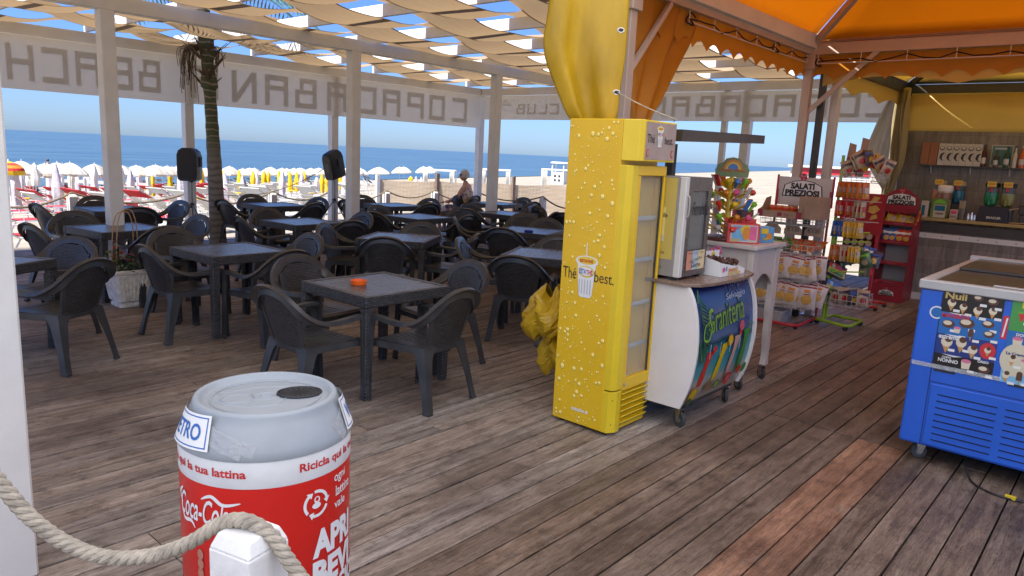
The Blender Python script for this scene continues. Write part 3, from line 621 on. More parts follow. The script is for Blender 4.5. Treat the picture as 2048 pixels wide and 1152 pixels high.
# ================================================================== PALM
pt = thing('palm_tree', 'palm tree growing through the shade roof, ringed trunk with dead fronds', 'palm', (5.52, 11.0, 0))
m, nt, bs_ = base('palm_bark', (.16, .14, .11), .9); tc = N(nt, 'ShaderNodeTexCoord'); sp = N(nt, 'ShaderNodeSeparateXYZ'); nt.links.new(tc.outputs['Object'], sp.inputs[0])
wv = N(nt, 'ShaderNodeTexWave', wave_type='BANDS', bands_direction='Z'); wv.inputs['Scale'].default_value = 3.2; wv.inputs['Distortion'].default_value = 3.5; wv.inputs['Detail'].default_value = 4; wv.inputs['Detail Scale'].default_value = 2; nt.links.new(tc.outputs['Object'], wv.inputs[0])
r1 = ramp(nt, wv.outputs[0], [(.02, (.11, .095, .08)), (.2, (.165, .145, .12)), (1, (.20, .18, .155))]); r2 = ramp(nt, wv.outputs[0], [(.03, (.22, .20, .15)), (.14, (.16, .15, .10)), (.22, (.055, .07, .03)), (1, (.075, .09, .045))])
mr = N(nt, 'ShaderNodeMapRange'); mr.inputs[1].default_value = 1.35; mr.inputs[2].default_value = 1.8; nt.links.new(sp.outputs[2], mr.inputs[0])
mx = N(nt, 'ShaderNodeMix', data_type='RGBA'); nt.links.new(mr.outputs[0], mx.inputs[0]); nt.links.new(r1, mx.inputs[6]); nt.links.new(r2, mx.inputs[7]); nt.links.new(mx.outputs[2], bs_.inputs['Base Color'])
bump(nt, bs_, wv.outputs[0], .35, .01)
b = MB(); pr = [(.155, -.5), (.15, 0), (.135, .25), (.128, .6), (.122, 1.0), (.115, 1.4), (.105, 1.8), (.098, 2.2), (.096, 2.45), (.135, 2.5), (.13, 2.6), (.10, 2.72), (.095, 2.9), (.12, 3.05), (.11, 3.3), (.08, 3.9)]
rings = []
prs = spline([(r*.90, 0, z) for r, z in pr], 4)
for q in prs:
    z = q.z; cx = -.10*(max(0, z)/3)**1.5; wob = .004*sin(z*24)*(1 if z > 1.3 else .3)
    rings.append([(cx+(q.x+wob)*cos(2*pi*k/20)*(1+.04*sin(3*k)), (q.x+wob)*sin(2*pi*k/20)*(1+.03*sin(5*k)), z) for k in range(20)])
b.loft(rings); b.build('trunk', m, pt, smooth=True, ang=60)
sheath = var('dead_sheath', (.10, .07, .045), .9, amt=.35, scale=20, bs=.6, bscale=40, stretch=(6, 6, 1)); r_ = random.Random(3)
b = MB()
for i in range(22):
    a = r_.uniform(0, 2*pi); z = r_.uniform(2.5, 3.05); c = Vector((-.10+.1*cos(a), .1*sin(a), z)); d = Vector((cos(a), sin(a), .9)); w = Vector((-sin(a), cos(a), 0))
    L = r_.uniform(.08, .28); b.add([c-w*.03, c+w*.03, c+d*L*.5+w*.02, c+d*L, c+d*L*.5-w*.02], [(0, 1, 2, 3, 4)])
b.build('leaf_bases', sheath, pt, sol=.008)
b = MB()   # dry hanging flower stalks
for j, (du, dv, L) in enumerate(((-.30, .30, .75), (-.42, .40, .5), (-.2, .2, .35), (.12, -.12, .4), (.2, -.1, .25))):
    for i in range(16 if j < 2 else 7):
        x = -.1+du*(.4+.6*r_.random()); y = dv*(.4+.6*r_.random()); z0 = 3.05-r_.uniform(0, .1); L2 = L*r_.uniform(.35, 1)
        pts = [(-.1+.05*r_.random(), .05*r_.random(), 3.08), (x*.8, y*.8, z0+.06), (x+.02*r_.random(), y, z0-.1*L2), (x+r_.uniform(-.05, .05), y+r_.uniform(-.05, .05), z0-L2)]
        b.tube(spline(pts, 3), .0045, 4)
b.build('dry_stalks', sheath, pt)
green = var('palm_green', (.07, .16, .03), .5, amt=.35)
def frond(parent, a, L, rise, droop, z0=3.45, name='frond'):
    b = MB(); pts = []
    for i in range(13):
        f = i/12; rr = L*f; pts.append(Vector((-.12+rr*cos(a), rr*sin(a), z0+rise*sin(f*pi*.6)-droop*f*f)))
    b.tube(pts, [.018*(1-.8*i/12) for i in range(13)], 5)
    for i in range(2, 12):
        for sub_ in (0, .5):
            p = pts[i].lerp(pts[i+1] if i < 12 else pts[i], sub_); t2 = (pts[i+1]-pts[i]).normalized(); w = t2.cross(Vector((0, 0, 1))).normalized()
            for s in (-1, 1):
                ll = .38*sin(pi*(i+sub_)/13)+.08; d = (w*s+t2*.7+Vector((0, 0, -.35))).normalized()
                b.add([p, p+d*ll*.5+t2*.018, p+d*ll+Vector((0, 0, -.1*ll)), p+d*ll*.5-t2*.018], [(0, 1, 2, 3)])
    b.build(name, green, parent)
for i in range(11): frond(pt, 2*pi*i/11+.2, 1.5+.3*random.random(), .55+.3*(i % 3), .5+.35*(i % 2), 3.7)

# ================================================================== FOREGROUND: bollard, rope, can-shaped bin
fb = thing('bollard', 'white painted foreground bollard with a thick rope over its top, before the can-shaped bin', 'bollard', (.655, 1.212, 0), radians(15))
chip = var('chipped_white_paint', (.76, .75, .73), .55, amt=.1, scale=18, bs=.7, bscale=26)
b = MB(); b.box(-.052, .052, -.052, .052, 0, .955); b.loft([[(x*r, y*r, z) for x, y in ((-1, -1), (1, -1), (1, 1), (-1, 1))] for r, z in ((.052, .955), (.040, .985))]); b.build('shaft', chip, fb, bev=.004, seg=2)
def laid_rope(pts, r, turns, name, lab):
    """three twisted strands following a path"""
    P = spline(pts, 10); m_ = len(P); b = MB(); n2 = []
    up = None; fr = []
    L = 0
    for i, p in enumerate(P):
        t2 = (P[min(i+1, m_-1)]-P[max(i-1, 0)]).normalized()
        if up is None: up = Vector((0, 0, 1))
        a = t2.cross(up).normalized(); c = a.cross(t2).normalized(); up = c; fr.append((a, c))
        if i: L += (P[i]-P[i-1]).length
        n2.append(L)
    for k in range(3):
        q = []
        # resample finely along the length
        M_ = int(L/.006)
        for j in range(M_+1):
            s = L*j/M_; i = 0
            import bisect
            i = min(max(bisect.bisect_left(n2, s)-1, 0), m_-2); f = (s-n2[i])/max(1e-6, n2[i+1]-n2[i])
            p = P[i].lerp(P[i+1], f); a = fr[i][0].lerp(fr[i+1][0], f).normalized(); c = fr[i][1].lerp(fr[i+1][1], f).normalized(); ph = 2*pi*(s*turns)+2*pi*k/3
            q.append(p+a*(r*.52*cos(ph))+c*(r*.52*sin(ph)))
        b.tube(q, r*.56, 8)
    return tag(b.build(name, rope_mat, smooth=True), lab, 'rope')
laid_rope([(.28, 1.63, 1.22), (.308, 1.59, 1.13), (.339, 1.555, 1.06), (.375, 1.522, .99), (.417, 1.476, .94), (.466, 1.414, .915), (.525, 1.353, .92), (.579, 1.298, .95), (.622, 1.261, .987), (.650, 1.213, 1.003), (.676, 1.166, .980), (.696, 1.137, .93), (.73, 1.09, .86), (.80, 1.02, .78)], .0145, 19, 'rope', 'thick pale twisted rope in the foreground sagging from the left post over the near bollard')
# ================================================================== CAN-SHAPED RECYCLING BIN
red = var('bin_red', (.62, .018, .012), .32, amt=.06, scale=4); whitev = var('bin_white_band', (.72, .73, .72), .4, amt=.06, scale=12)
greyp = var('bin_grey_plastic', (.29, .32, .345), .36, amt=.07, scale=6, bs=.06, bscale=120); blue_ink = plain('blue_ink', (.03, .13, .42), .5); red_ink = plain('red_ink', (.55, .02, .02), .5); white_ink = plain('white_ink', (.78, .78, .76), .45)
BC = (1.20, 2.09); FA = radians(-119.9)
bt = thing('recycling_bin', 'big red and grey recycling bin shaped like a drink can, behind the foreground bollard', 'bin', (BC[0], BC[1], 0))
b = MB(); b.lathe([(.235, 0), (.25, .02), (.27, .07), (.27, .702)], 64, caps=True); b.build('body', red, bt, smooth=True)
b = MB(); b.lathe([(.2708, .700), (.2715, .702), (.2715, .790), (.2705, .793)], 64, caps=False); b.build('white_band', whitev, bt, smooth=True)
b = MB(); prof = [(.262, .78), (.274, .786), (.275, .80), (.270, .815), (.262, .835), (.240, .875), (.228, .893), (.226, .905), (.221, .914), (.212, .916), (.205, .912), (.200, .897), (.190, .893), (.180, .896), (.12, .897), (.001, .897)]
b.lathe(prof, 72, caps=False); b.build('lid', greyp, bt, smooth=True, ang=50)
# raised pull-tab relief and dark opening on the lid
def lidp(a, r, z=.898): return (r*cos(FA+a), r*sin(FA+a), z)
F_ = Matrix.Rotation(FA+pi/2, 4, 'Z')
def lo(x, y, z=.9): return tuple(F_ @ Vector((x, y, z)))      # x to the right, y away from camera
b = MB()
def ringtube(pts, r=.0035, close=True): b.tube([lo(*p, .897) for p in pts+([pts[0]] if close else [])], r, 6)
ringtube(circ(-.09, -.005, .052, 28, .040)); ringtube(circ(.0, .004, .045, 24, .034)); ringtube(circ(.0, .004, .020, 20, .015)); ringtube(circ(.0, 0, .172, 56, .165))
ringtube([(-.15, .055), (-.02, .10), (.07, .095), (.12, .06)], .003, False); ringtube([(-.155, -.03), (-.06, -.095), (.04, -.085), (.06, -.03), (.05, .03)], .003, False); b.build('tab_relief', greyp, bt, smooth=True)
b = MB(); b.add([lo(x, y, .9005) for x, y in circ(.105, .012, .068, 36, .050)], [tuple(range(36))]); b.build('opening', plain('black_hole', (.006, .006, .006), .9), bt)
b = MB(); b.tube([lo(x, y, .901) for x, y in circ(.105, .012, .070, 36, .052)+[(.175, .012)]], .0045, 6); b.build('opening_ring', black, bt, smooth=True)
b = MB()
for k in range(18):
    a = 2*pi*k/18; b.add([lo(.105+.066*cos(a)*f, .012+.048*sin(a)*f, .9012) for f, a in ((1, a-.05), (1, a+.05), (.45, a+.12), (.45, a+.02))], [(0, 1, 2, 3)])
b.build('bristle', rubber, bt)
def cyltext(s, w, h, phi, z, mat, r=.2722, bold=.02, shear=0, rot=0, name='lettering', path=None, parent=bt):
    me = fit_text(text_mesh(s, 1, 0, bold, shear, res=3), w, h)
    bm = bmesh.new(); bm.from_mesh(me); bmesh.ops.triangulate(bm, faces=bm.faces)
    bmesh.ops.subdivide_edges(bm, edges=[e for e in bm.edges if e.calc_length() > .03], cuts=2, use_grid_fill=False); bm.to_mesh(me); bm.free()
    for v in me.vertices:
        x = v.co.x*cos(rot)-v.co.y*sin(rot); y = v.co.x*sin(rot)+v.co.y*cos(rot); a = FA+radians(phi)+x/r; v.co = (r*cos(a), r*sin(a), z+y)
    me.materials.clear(); me.materials.append(mat); o = bpy.data.objects.new(name, me); return link(o, parent)
def cylpoly(polys, phi, z, mat, r=.2722, name='mark'):
    b = MB()
    for pts in polys: b.add([(r*cos(FA+radians(phi)+x/r), r*sin(FA+radians(phi)+x/r), z+y) for x, y in pts], [tuple(range(len(pts)))])
    return b.build(name, mat, bt)
cyltext('Ricicla qui la tua lattina', .40, .036, -55, .744, red_ink, r=.2728, bold=.025); cyltext('Ricicla qui la tua lattina', .40, .036, 62, .744, red_ink, r=.2728, bold=.025)
cyltext('Coca-Cola', .215, .080, -47, .612, white_ink, bold=.012, shear=.35)
# the swash strokes of the script logo
def swash(pts, w0, phi, z):
    P = spline([(x, y, 0) for x, y in pts], 6); n = len(P); a = []; c = []
    for i, p in enumerate(P):
        t2 = (P[min(i+1, n-1)]-P[max(i-1, 0)]).normalized(); w = w0*sin(pi*(i+.4)/n)**.7; a.append((p.x-t2.y*w, p.y+t2.x*w)); c.append((p.x+t2.y*w, p.y-t2.x*w))
    return [[a[i], a[i+1], c[i+1], c[i]] for i in range(n-1)]
cylpoly(swash([(-.105, .0), (-.125, .03), (-.10, .055)], .006, -45, .6)+swash([(-.11, -.02), (-.09, -.045), (-.05, -.04), (-.03, -.058)], .006, -45, .6)+swash([(.0, .045), (.04, .062), (.08, .04), (.135, .05)], .006, -45, .6), -45, .605, white_ink)
cyltext('ogni', .066, .038, 55, .668, white_ink, bold=.012); cyltext('lattina', .098, .036, 60, .624, white_ink, bold=.012); cyltext('vale', .064, .030, 55, .580, white_ink, bold=.012)
cyltext('APRI', .20, .095, 50, .475, white_ink, bold=.05); cyltext('BEVI', .20, .095, 50, .368, white_ink, bold=.05); cyltext('RICICLA', .27, .075, 68, .285, white_ink, bold=.05)
# three chasing arrows round a small can
rec = []
for k in range(3):
    a0 = radians(100-k*120); n = 8; ai = [a0-radians(88)*i/n for i in range(n+1)]
    for i in range(n): rec.append([(.046*cos(ai[i]), .046*sin(ai[i])), (.046*cos(ai[i+1]), .046*sin(ai[i+1])), (.036*cos(ai[i+1]), .036*sin(ai[i+1])), (.036*cos(ai[i]), .036*sin(ai[i]))])
    e = ai[-1]; rec.append([(.054*cos(e), .054*sin(e)), (.041*cos(e-.42), .041*sin(e-.42)), (.028*cos(e), .028*sin(e))])
rec += [[(x, y-.006) for x, y in circ(0, 0, .016, 14, .010)], [(x, y) for x, y in circ(.002, .013, .011, 12, .012)]]
cylpoly(rec, 32, .615, white_ink, name='recycling_mark')
cylpoly([[(x, y) for x, y in circ(.002, .015, .006, 10, .007)]], 32, .615, red, r=.2726, name='mark_centre')
# a photograph of a hand and bottle printed low on the left
skinp = plain('print_skin', (.45, .2, .13), .4); drk = plain('print_dark_red', (.25, .005, .01), .35)
cylpoly([[(-.03, -.22), (.07, -.22), (.10, .06), (.05, .11), (.0, .02)]], -36, .42, drk, name='printed_bottle'); cylpoly([[(.01, -.2), (.03, -.2), (.06, .06), (.05, .08)]], -36, .42, red_ink, r=.2727, name='printed_bottle_shine')
cylpoly([circ(-.052, .035-.032*i, .013, 12, .018) for i in range(5)], -36, .43, skinp, r=.2727, name='printed_fingers')
for phi, rt in ((-68, .10), (94, -.10)):       # taped paper signs on the shoulder
    sg = MB(); P = []
    def cone(x, y, o=0):
        r = .272-(.035)*((y+.055)/.11)+.006+o; a = FA+radians(phi)+(x*cos(rt)-y*sin(rt))/.26; return (r*cos(a), r*sin(a), .848+(x*sin(rt)+y*cos(rt))*.86)
    sg.grid(lambda a, c: cone((a-.5)*.27, (c-.5)*.115), 10, 2); s_ = sg.build('paper_sign', white_ink, bt)
    fr = MB()
    for x0, x1, y0, y1 in ((-.125, .125, -.050, -.046), (-.125, .125, .046, .050), (-.125, -.121, -.046, .046), (.121, .125, -.046, .046)): fr.grid(lambda a, c: cone(x0+(x1-x0)*a, y0+(y1-y0)*c, .001), 8, 1)
    fr.build('sign_border', blue_ink, s_)
    me = fit_text(text_mesh('VETRO', 1, 0, .02), .20, .055)
    for v in me.vertices: v.co = cone(v.co.x, v.co.y, .0012)
    me.materials.append(blue_ink); link(bpy.data.objects.new('sign_lettering', me), s_)
tp, nt, tb = base('clear_tape', (.6, .62, .63), .12); tb.inputs['Alpha'].default_value = .35; bump(nt, tb, noise(nt, coords(nt), 60, 3), .9, .01)
for phi, y0, w, h, rt in ((-30, 0, .15, .06, -.35), (-15, -.015, .07, .045, -.3), (62, -.0, .10, .07, .5)):
    def cone2(x, y):
        x, y = x*cos(rt)-y*sin(rt), x*sin(rt)+y*cos(rt)+y0; r = .272-.035*((y+.055)/.11)+.0075; a = FA+radians(phi)+x/.26; return (r*cos(a), r*sin(a), .84+y*.86)
    b = MB(); b.grid(lambda a, c: cone2((a-.5)*w, (c-.5)*h), 8, 3); b.build('tape', tp, bt, smooth=True)

# ================================================================== TALL YELLOW DRINKS FRIDGE
yel = var('fridge_yellow', (.74, .46, .012), .34, amt=.05, scale=3); yel2 = var('fridge_yellow_trim', (.72, .52, .02), .35, amt=.05); glassm, nt, gb = base('door_glass', (.42, .47, .48), .05); gb.inputs['Alpha'].default_value = .22
ink = plain('black_ink', (.02, .018, .015), .5); drop_m, nt, db = base('water_drop_print', (.92, .74, .20), .10); drop_m2 = plain('drop_shine', (.93, .86, .5), .3); drop_s = plain('drop_edge', (.45, .27, .01), .4)
fx0, fx1, fy0, fy1, FH = 3.68, 4.11, 2.33, 2.79, 1.955
fr = thing('drinks_fridge', 'tall narrow bright yellow drinks fridge printed with water drops, glass door on its right', 'fridge', (fx0, fy0, 0))
Wd, Dp = fx1-fx0, fy1-fy0
b = MB(); b.box(0, Wd, .07, Dp, .02, FH); b.build('body', yel, fr, bev=.004)
b = MB(); b.poly([(0.002, .072, .30), (0.002, .02, .30), (.04, 0, .30), (.10, 0, .30), (.10, .072, .30)], (0, 0, 1.39)); b.poly([(.001, .072, .02), (.001, .03, .02), (.05, 0, .02), (.10, 0, .02), (.10, .072, .02)], (0, 0, .27)); b.build('corner_panel', yel2, fr, bev=.003)
b = MB(); b.box(.10, Wd, 0, .069, .285, .36); b.box(.10, Wd, 0, .069, 1.63, 1.69); b.box(.10, .135, 0, .069, .362, 1.628); b.box(Wd-.022, Wd, 0, .069, .362, 1.628); d_ = b.build('door_frame', yel, fr, bev=.003)
b = MB(); b.box(.136, Wd-.023, .02, .028, .363, 1.627); b.build('door_glass', glassm, d_)
b = MB(); b.box(.137, .147, .010, .019, .365, 1.625); b.box(Wd-.034, Wd-.024, .010, .019, .365, 1.625); b.build('door_seal', rubber, d_)
b = MB(); b.cyl((.125, -.004, .325), (.125, .002, .325), .012); b.build('lock', chrome, d_)
inn = var('fridge_inside', (.17, .175, .175), .5); b = MB(); b.box(.11, Wd-.01, .0705, .074, .30, 1.66); b.build('inside', inn, fr)
wire = var('wire_white', (.6, .6, .58), .4, .3)
for z in (.55, .82, 1.10, 1.36):
    b = MB(); b.box(.14, Wd-.03, .036, .068, z, z+.006); b.box(.14, Wd-.03, .032, .036, z-.004, z+.022); b.build('shelf', wire, fr)
b = MB(); b.poly([(.0, .069, 1.715), (.03, -.03, 1.715), (.06, -.045, 1.715), (Wd, -.045, 1.715), (Wd, .069, 1.715)], (0, 0, .24)); b.build('header', yel2, fr, bev=.004)
hp = var('header_panel', (.36, .27, .23), .35); b = MB(); b.box(.075, Wd-.012, -.049, -.0455, 1.728, 1.945); hp_ = b.build('header_panel', hp, fr)
label_text('Thé', .085, .050, (.125, -.0495, 1.85), *LV, ink, hp_); label_text('best.', .10, .045, (.335, -.0495, 1.845), *LV, ink, hp_)
cupw = plain('cup_white', (.75, .75, .74), .4); cupy = plain('cup_label', (.75, .55, .05), .4); cupg = plain('cup_grey', (.45, .47, .46), .4)
def cup(parent, pos, right, up, s):
    P = [(rect(-.012, -.004, .15, .27), 0), (circ(0, .13, .105, 24, .042), 0), ([(-.085, .11), (.085, .11), (.062, -.13), (.045, -.15), (-.045, -.15), (-.062, -.13)], 0), (circ(0, .135, .085, 24, .030), 1), (circ(0, .05, .075, 24, .045), 1)]
    P += [(rect(-.062+.026*i, -.054+.026*i, -.125, -.01), 2) for i in range(5)]
    P += [(circ(0, .052, .066, 20, .034), 0)]
    o = shape2d(parent, 'printed_cup', [([(x*s, y*s) for x, y in p], m) for p, m in P], pos, right, up, [cupw, cupy, cupg], .0015, .0004)
    n = Vector(right).cross(Vector(up)); p0 = Vector(pos)
    label_text('ESTA', .062*s, .040*s, p0+Vector(up)*.05*s-Vector(right)*.03*s, right, up, blue_ink, parent, 'cup_lettering', .03, 0, .0066); label_text('THÉ', .058*s, .046*s, p0+Vector(up)*.052*s+Vector(right)*.032*s, right, up, red_ink, parent, 'cup_lettering', .03, 0, .0066)
    label_text('ESTATHÉ', .12*s, .028*s, p0+Vector(up)*.135*s, right, up, red_ink, parent, 'cup_lettering', .03, 0, .0066)
cup(hp_, (.225, -.0495, 1.86), *LV, .38)
for x in (.10, .385):
    shape2d(hp_, 'round_badge', [(circ(0, 0, .017, 18, .024), 0), (circ(0, 0, .012, 16, .018), 1)], (x, -.0495, 1.765), *LV, [red_ink, hp], .001)
for i in range(6):
    b = MB(); z = .045+i*.038; b.add([(.105, -.002, z+.030), (Wd-.008, -.002, z+.030), (Wd-.008, .022, z), (.105, .022, z)], [(0, 1, 2, 3)]); b.build('vent_slat', yel2, fr, sol=.005)
b = MB(); b.box(.10, Wd, .026, .069, .02, .283); b.build('vent_box', yel, fr)
b = MB(); b.box(.0, .008, .0, .001, 0, .001)
for x, y in ((.04, .06), (.38, .06), (.04, .4), (.38, .4)):
    b = MB(); b.cyl((x, y, 0), (x, y, .022), .016); b.build('foot', black, fr)
b = MB()
for z in (.075, .235): b.cyl((.022, .018, z), (.030, .022, z), .006)
b.build('screw', black, fr)
# the printed side: hundreds of drops, words and cup
r_ = random.Random(8); occ = []; lens = MB(); tries = 0
def dropok(y, z, r):
    if y-r < .005 or y+r > Dp-.08 or z-r < .03 or z+r > FH-.01: return False
    if abs(z-1.0) < .17 and .03 < y < .40 and r > .004: 
        if abs(z-1.0) < .05 or abs(y-.20) < .075: return False
    if abs(z-.12) < .035 and abs(y-.22) < .10: return False
    return all((y-a)**2+(z-c)**2 > (r+q)**2*1.2 for a, c, q in occ)
while len(occ) < 480 and tries < 9000:
    tries += 1; r = .0024+.010*r_.random()**3.6; 
    if r_.random() < .05: r = r_.uniform(.010, .0155)
    y = r_.uniform(.0, Dp-.07); z = r_.uniform(.02, FH)
    if dropok(y, z, r): occ.append((y, z, r))
def yy(y): return Dp-y      # y counted from the left-hand (far) edge of the side
dm = MB()
for y, z, r in occ:
    el = r_.uniform(.9, 1.25); dm.cur = 2; dm.add([(-.0012, yy(y+r*1.12*cos(t)), z-r*.12+r*1.12*el*sin(t)) for t in [2*pi*i/12 for i in range(12)]], [tuple(range(12))])
    dm.cur = 0; n = 12; ringsd = [[(-.0016-.0022*q2*(r/.01), yy(y+r*f*cos(2*pi*i/n)), z+r*f*el*sin(2*pi*i/n)) for i in range(n)] for f, q2 in ((1, 0), (.8, .6), (.4, 1), (.02, 1.1))]; dm.loft(ringsd, True, False)
    if r > .004: dm.cur = 1; dm.add([(-.002-.0026*(r/.01), yy(y-r*.3+r*.3*cos(t)), z+r*.35+r*.25*sin(t)) for t in [2*pi*i/8 for i in range(8)]], [tuple(range(8))])
o = dm.build('printed_drops', [drop_m, drop_m2, drop_s], fr, smooth=True); tag(o, kind='stuff')
label_text('Thé', .105, .072, (0, yy(.072), 1.0), *LU, ink, fr, bold=-.002); label_text('best.', .145, .068, (0, yy(.355-.02), 1.0), *LU, ink, fr, bold=-.002); label_text('estathe.it', .13, .028, (0, yy(.22), .12), *LU, white_ink, fr, bold=.02)
cup(fr, (0, yy(.20), .98), *LU, .82)

# ================================================================== YELLOW CANOPY DRAPES AT THE NEAR POST
def drape(name, lab, sections, mat, folds=5, amp=.05, n=40, thick=.004, grp=None, seed=1, cat='curtain'):
    """sections: (z, centre x, centre y, half width, direction degrees, fold amplitude factor)"""
    rr = random.Random(seed); ph = [rr.uniform(0, 6) for _ in range(4)]; S = spline([(s[1], s[2], s[0]) for s in sections], 5); K = spline([(s[3], s[4], s[5]) for s in sections], 5); b = MB(); vs = []
    for p, k in zip(S, K):
        hw, di, am = k.x, radians(k.y), k.z
        for i in range(n+1):
            t = i/n*2-1; f = amp*am*(sin(folds*pi*t+ph[0])+.45*sin(2.3*folds*t+ph[1]+p.z*1.5)+.25*sin(5.1*folds*t+ph[2]+p.z*3)); x = t*hw+.1*am*amp*sin(9*t+ph[3])
            zz = p.z+.012*sin(7*t+ph[1])*am
            vs.append((p.x+cos(di)*x-sin(di)*f, p.y+sin(di)*x+cos(di)*f, zz))
    m_ = len(S); fs = [(j*(n+1)+i, j*(n+1)+i+1, (j+1)*(n+1)+i+1, (j+1)*(n+1)+i) for j in range(m_-1) for i in range(n)]
    b.add(vs, fs); o = b.build(name, mat, smooth=True, ang=75, sol=thick); return tag(o, lab, cat, grp)
d1 = drape('canopy_drape', 'yellow plastic side curtain gathered on the left of the post above the yellow fridge', [(3.2, 3.99, 2.92, .27, -40, 1), (2.7, 3.98, 2.92, .26, -40, 1), (2.4, 3.98, 2.93, .27, -40, 1.1), (2.15, 4.02, 2.91, .21, -40, 1.0), (2.0, 4.05, 2.89, .17, -40, .9), (1.8, 4.10, 2.88, .10, -40, .6), (.9, 4.14, 2.90, .07, -40, .5)], drape_yellow, 1.3, .05, seed=4)
d2 = drape('canopy_drape', 'orange back-lit plastic curtain tied to the right of the post above the yellow fridge', [(3.05, 5.36, 3.16, .56, 0, .5), (2.75, 5.30, 3.16, .48, 0, .8), (2.5, 5.20, 3.16, .37, 0, 1), (2.2, 5.08, 3.15, .23, 0, 1), (2.02, 5.02, 3.14, .13, 0, .9), (1.5, 4.96, 3.14, .09, 0, .7), (.6, 4.95, 3.14, .09, 0, .6)], drape_backlit, 2.2, .045, seed=9)
def eyelet(parent, p, right, up):
    b = MB(); M = frame(None, right, up, p); b.tube([M @ Vector((x, y, 0)) for x, y in circ(0, 0, .020, 16, .014)+[(.020, 0)]], .005, 6); b.build('eyelet', chrome, parent, smooth=True)
    shape2d(parent, 'eyelet_hole', [(circ(0, 0, .017, 14, .011), 0)], p, right, up, [ink], .002)
for p in ((4.02, 2.69, 2.52), (4.02, 2.69, 2.14)): eyelet(d1, p, (.755, -.656, 0), (0, 0, 1))
b = MB(); b.tube(sagrope((4.02, 2.68, 2.14), (4.12, 2.30, 1.98), .01, .005)+[Vector((4.16, 2.34, 1.97))], .004, 5); tag(b.build('tie_cord', rope_mat), 'thin cord from the yellow curtain eyelet down across the top of the fridge', 'cord')
# crumpled lower end of the curtain, left of the fridge
def crumple(name, lab, c, dims, mat, seed, rz):
    rr = random.Random(seed); b = MB(); ph = [rr.uniform(0, 6.28) for _ in range(8)]
    def fn(a, q):
        th = 2*pi*a; f = q; R_ = (.35+.65*sin(pi*min(1, f*1.02+.02))**.6)*(1+.28*sin(3*th+ph[0]+f*4)+.16*abs(sin(5*th+ph[1]-f*7))+.1*abs(sin(9*th+ph[2]+f*11)))
        return (dims[0]*R_*cos(th), dims[1]*R_*sin(th), dims[2]*(f-.5)+.04*sin(4*th+ph[3]))
    b.grid(fn, 30, 16); o = b.build(name, mat, loc=c, rz=rz, sol=.004); return tag(o, lab, 'curtain')
crumple('curtain_bundle', 'upper crumpled knot of yellow plastic curtain left of the drinks fridge', (3.98, 3.08, .62), (.17, .15, .34), drape_yellow, 3, .3)
crumple('curtain_bundle', 'lower crumpled tail of yellow plastic curtain left of the drinks fridge, nearly on the deck', (4.02, 3.02, .34), (.12, .11, .26), drape_yellow, 5, 1.1)

# ================================================================== ORANGE MARKET TENT (near) AND YELLOW TENT OVER THE BAR
def tent(name, lab, x0, x1, y0, y1, zb, apex, cl, frm, scal, drop, nsc, hide=(), noval=()):
    t = thing(name, lab, 'tent', (x0, y1, 0)); X = x1-x0; Y = -(y1-y0)
    def beamp(p0, p1, w=.05, h=.12, nm='beam', mt=frm): b = MB(); b.bar(p0, p1, w, h); return b.build(nm, mt, t, bev=.004)
    c = [(0, 0), (X, 0), (X, Y), (0, Y)]
    for i in range(4):
        a, e = c[i], c[(i+1) % 4]; beamp((*a, zb), (*e, zb)); beamp((*a, zb+.085), (*e, zb+.085), .03, .03, 'roof_rail')
        ax, ay = a; ex, ey = e
        # post
        if i not in hide:
            b = MB(); b.box(ax-.045, ax+.045, ay-.045, ay+.045, 0, zb-.06); b.build('post', frm, t, bev=.005); b = MB(); b.box(ax-.07, ax+.07, ay-.07, ay+.07, zb-.22, zb-.0); b.build('corner_bracket', frm, t, bev=.006)
        # scalloped valance hanging outside the beam, straight top, arched bottom
        L = hypot(ex-ax, ey-ay); nn = max(3, int(L/scal)); b = MB(); dx, dy = (ex-ax)/L, (ey-ay)/L; ox, oy = dy*.035, -dx*.035
        cx_, cy_ = X/2, Y/2
        if (ax+ox-cx_)**2+(ay+oy-cy_)**2 < (ax-cx_)**2+(ay-cy_)**2: ox, oy = -ox, -oy
        m_ = nn*8
        def fn(a_, q):
            s = L*a_; f = (a_*nn) % 1 if a_ < 1 else 0; zlow = zb-drop+min(.09, .5*scal*.55)*(abs(sin(pi*a_*nn))); zt = zb+.05; z = zt+(zlow-zt)*q; w = .012*sin(s*6)*q
            return (ax+dx*s+ox*(1+w*8), ay+dy*s+oy*(1+w*8), z)
        b.grid(fn, m_, 3)
        if i not in noval: b.build('valance', cl, t, sol=.003)
        # hip rafter and roof panel
        ap = Vector((X/2, Y/2, apex)); b = MB(); b.bar((ax, ay, zb+.03), ap, .05, .07); b.build('rafter', frm, t)
        b = MB(); A = Vector((ax+ox*1.2, ay+oy*1.2, zb+.07)); E_ = Vector((ex+ox*1.2, ey+oy*1.2, zb+.07)); up_ = ap+Vector((0, 0, .06))
        b.grid(lambda a_, q: tuple((A.lerp(E_, a_)).lerp(up_, q)-Vector((0, 0, .10*sin(pi*a_)*sin(pi*q)))), 14, 10); b.build('roof_panel', cl, t, smooth=True, sol=.003, ang=80)
    return t
t1 = tent('market_tent', 'orange pyramid market tent over the kiosk with scalloped valances', 4.76, 8.46, -1.1, 3.12, 3.02, 4.5, tent_orange, alu, .25, .33, 30, noval=(3,))
b = MB(); b.bar((3.70, -.78, 3.05), (3.70, -.02, 2.33), .025, .05); b.build('brace', alu, t1)
b = MB(); b.bar((.0, -.02, 2.35), (.55, -.02, 2.95), .03, .04); b.build('brace', alu, t1)
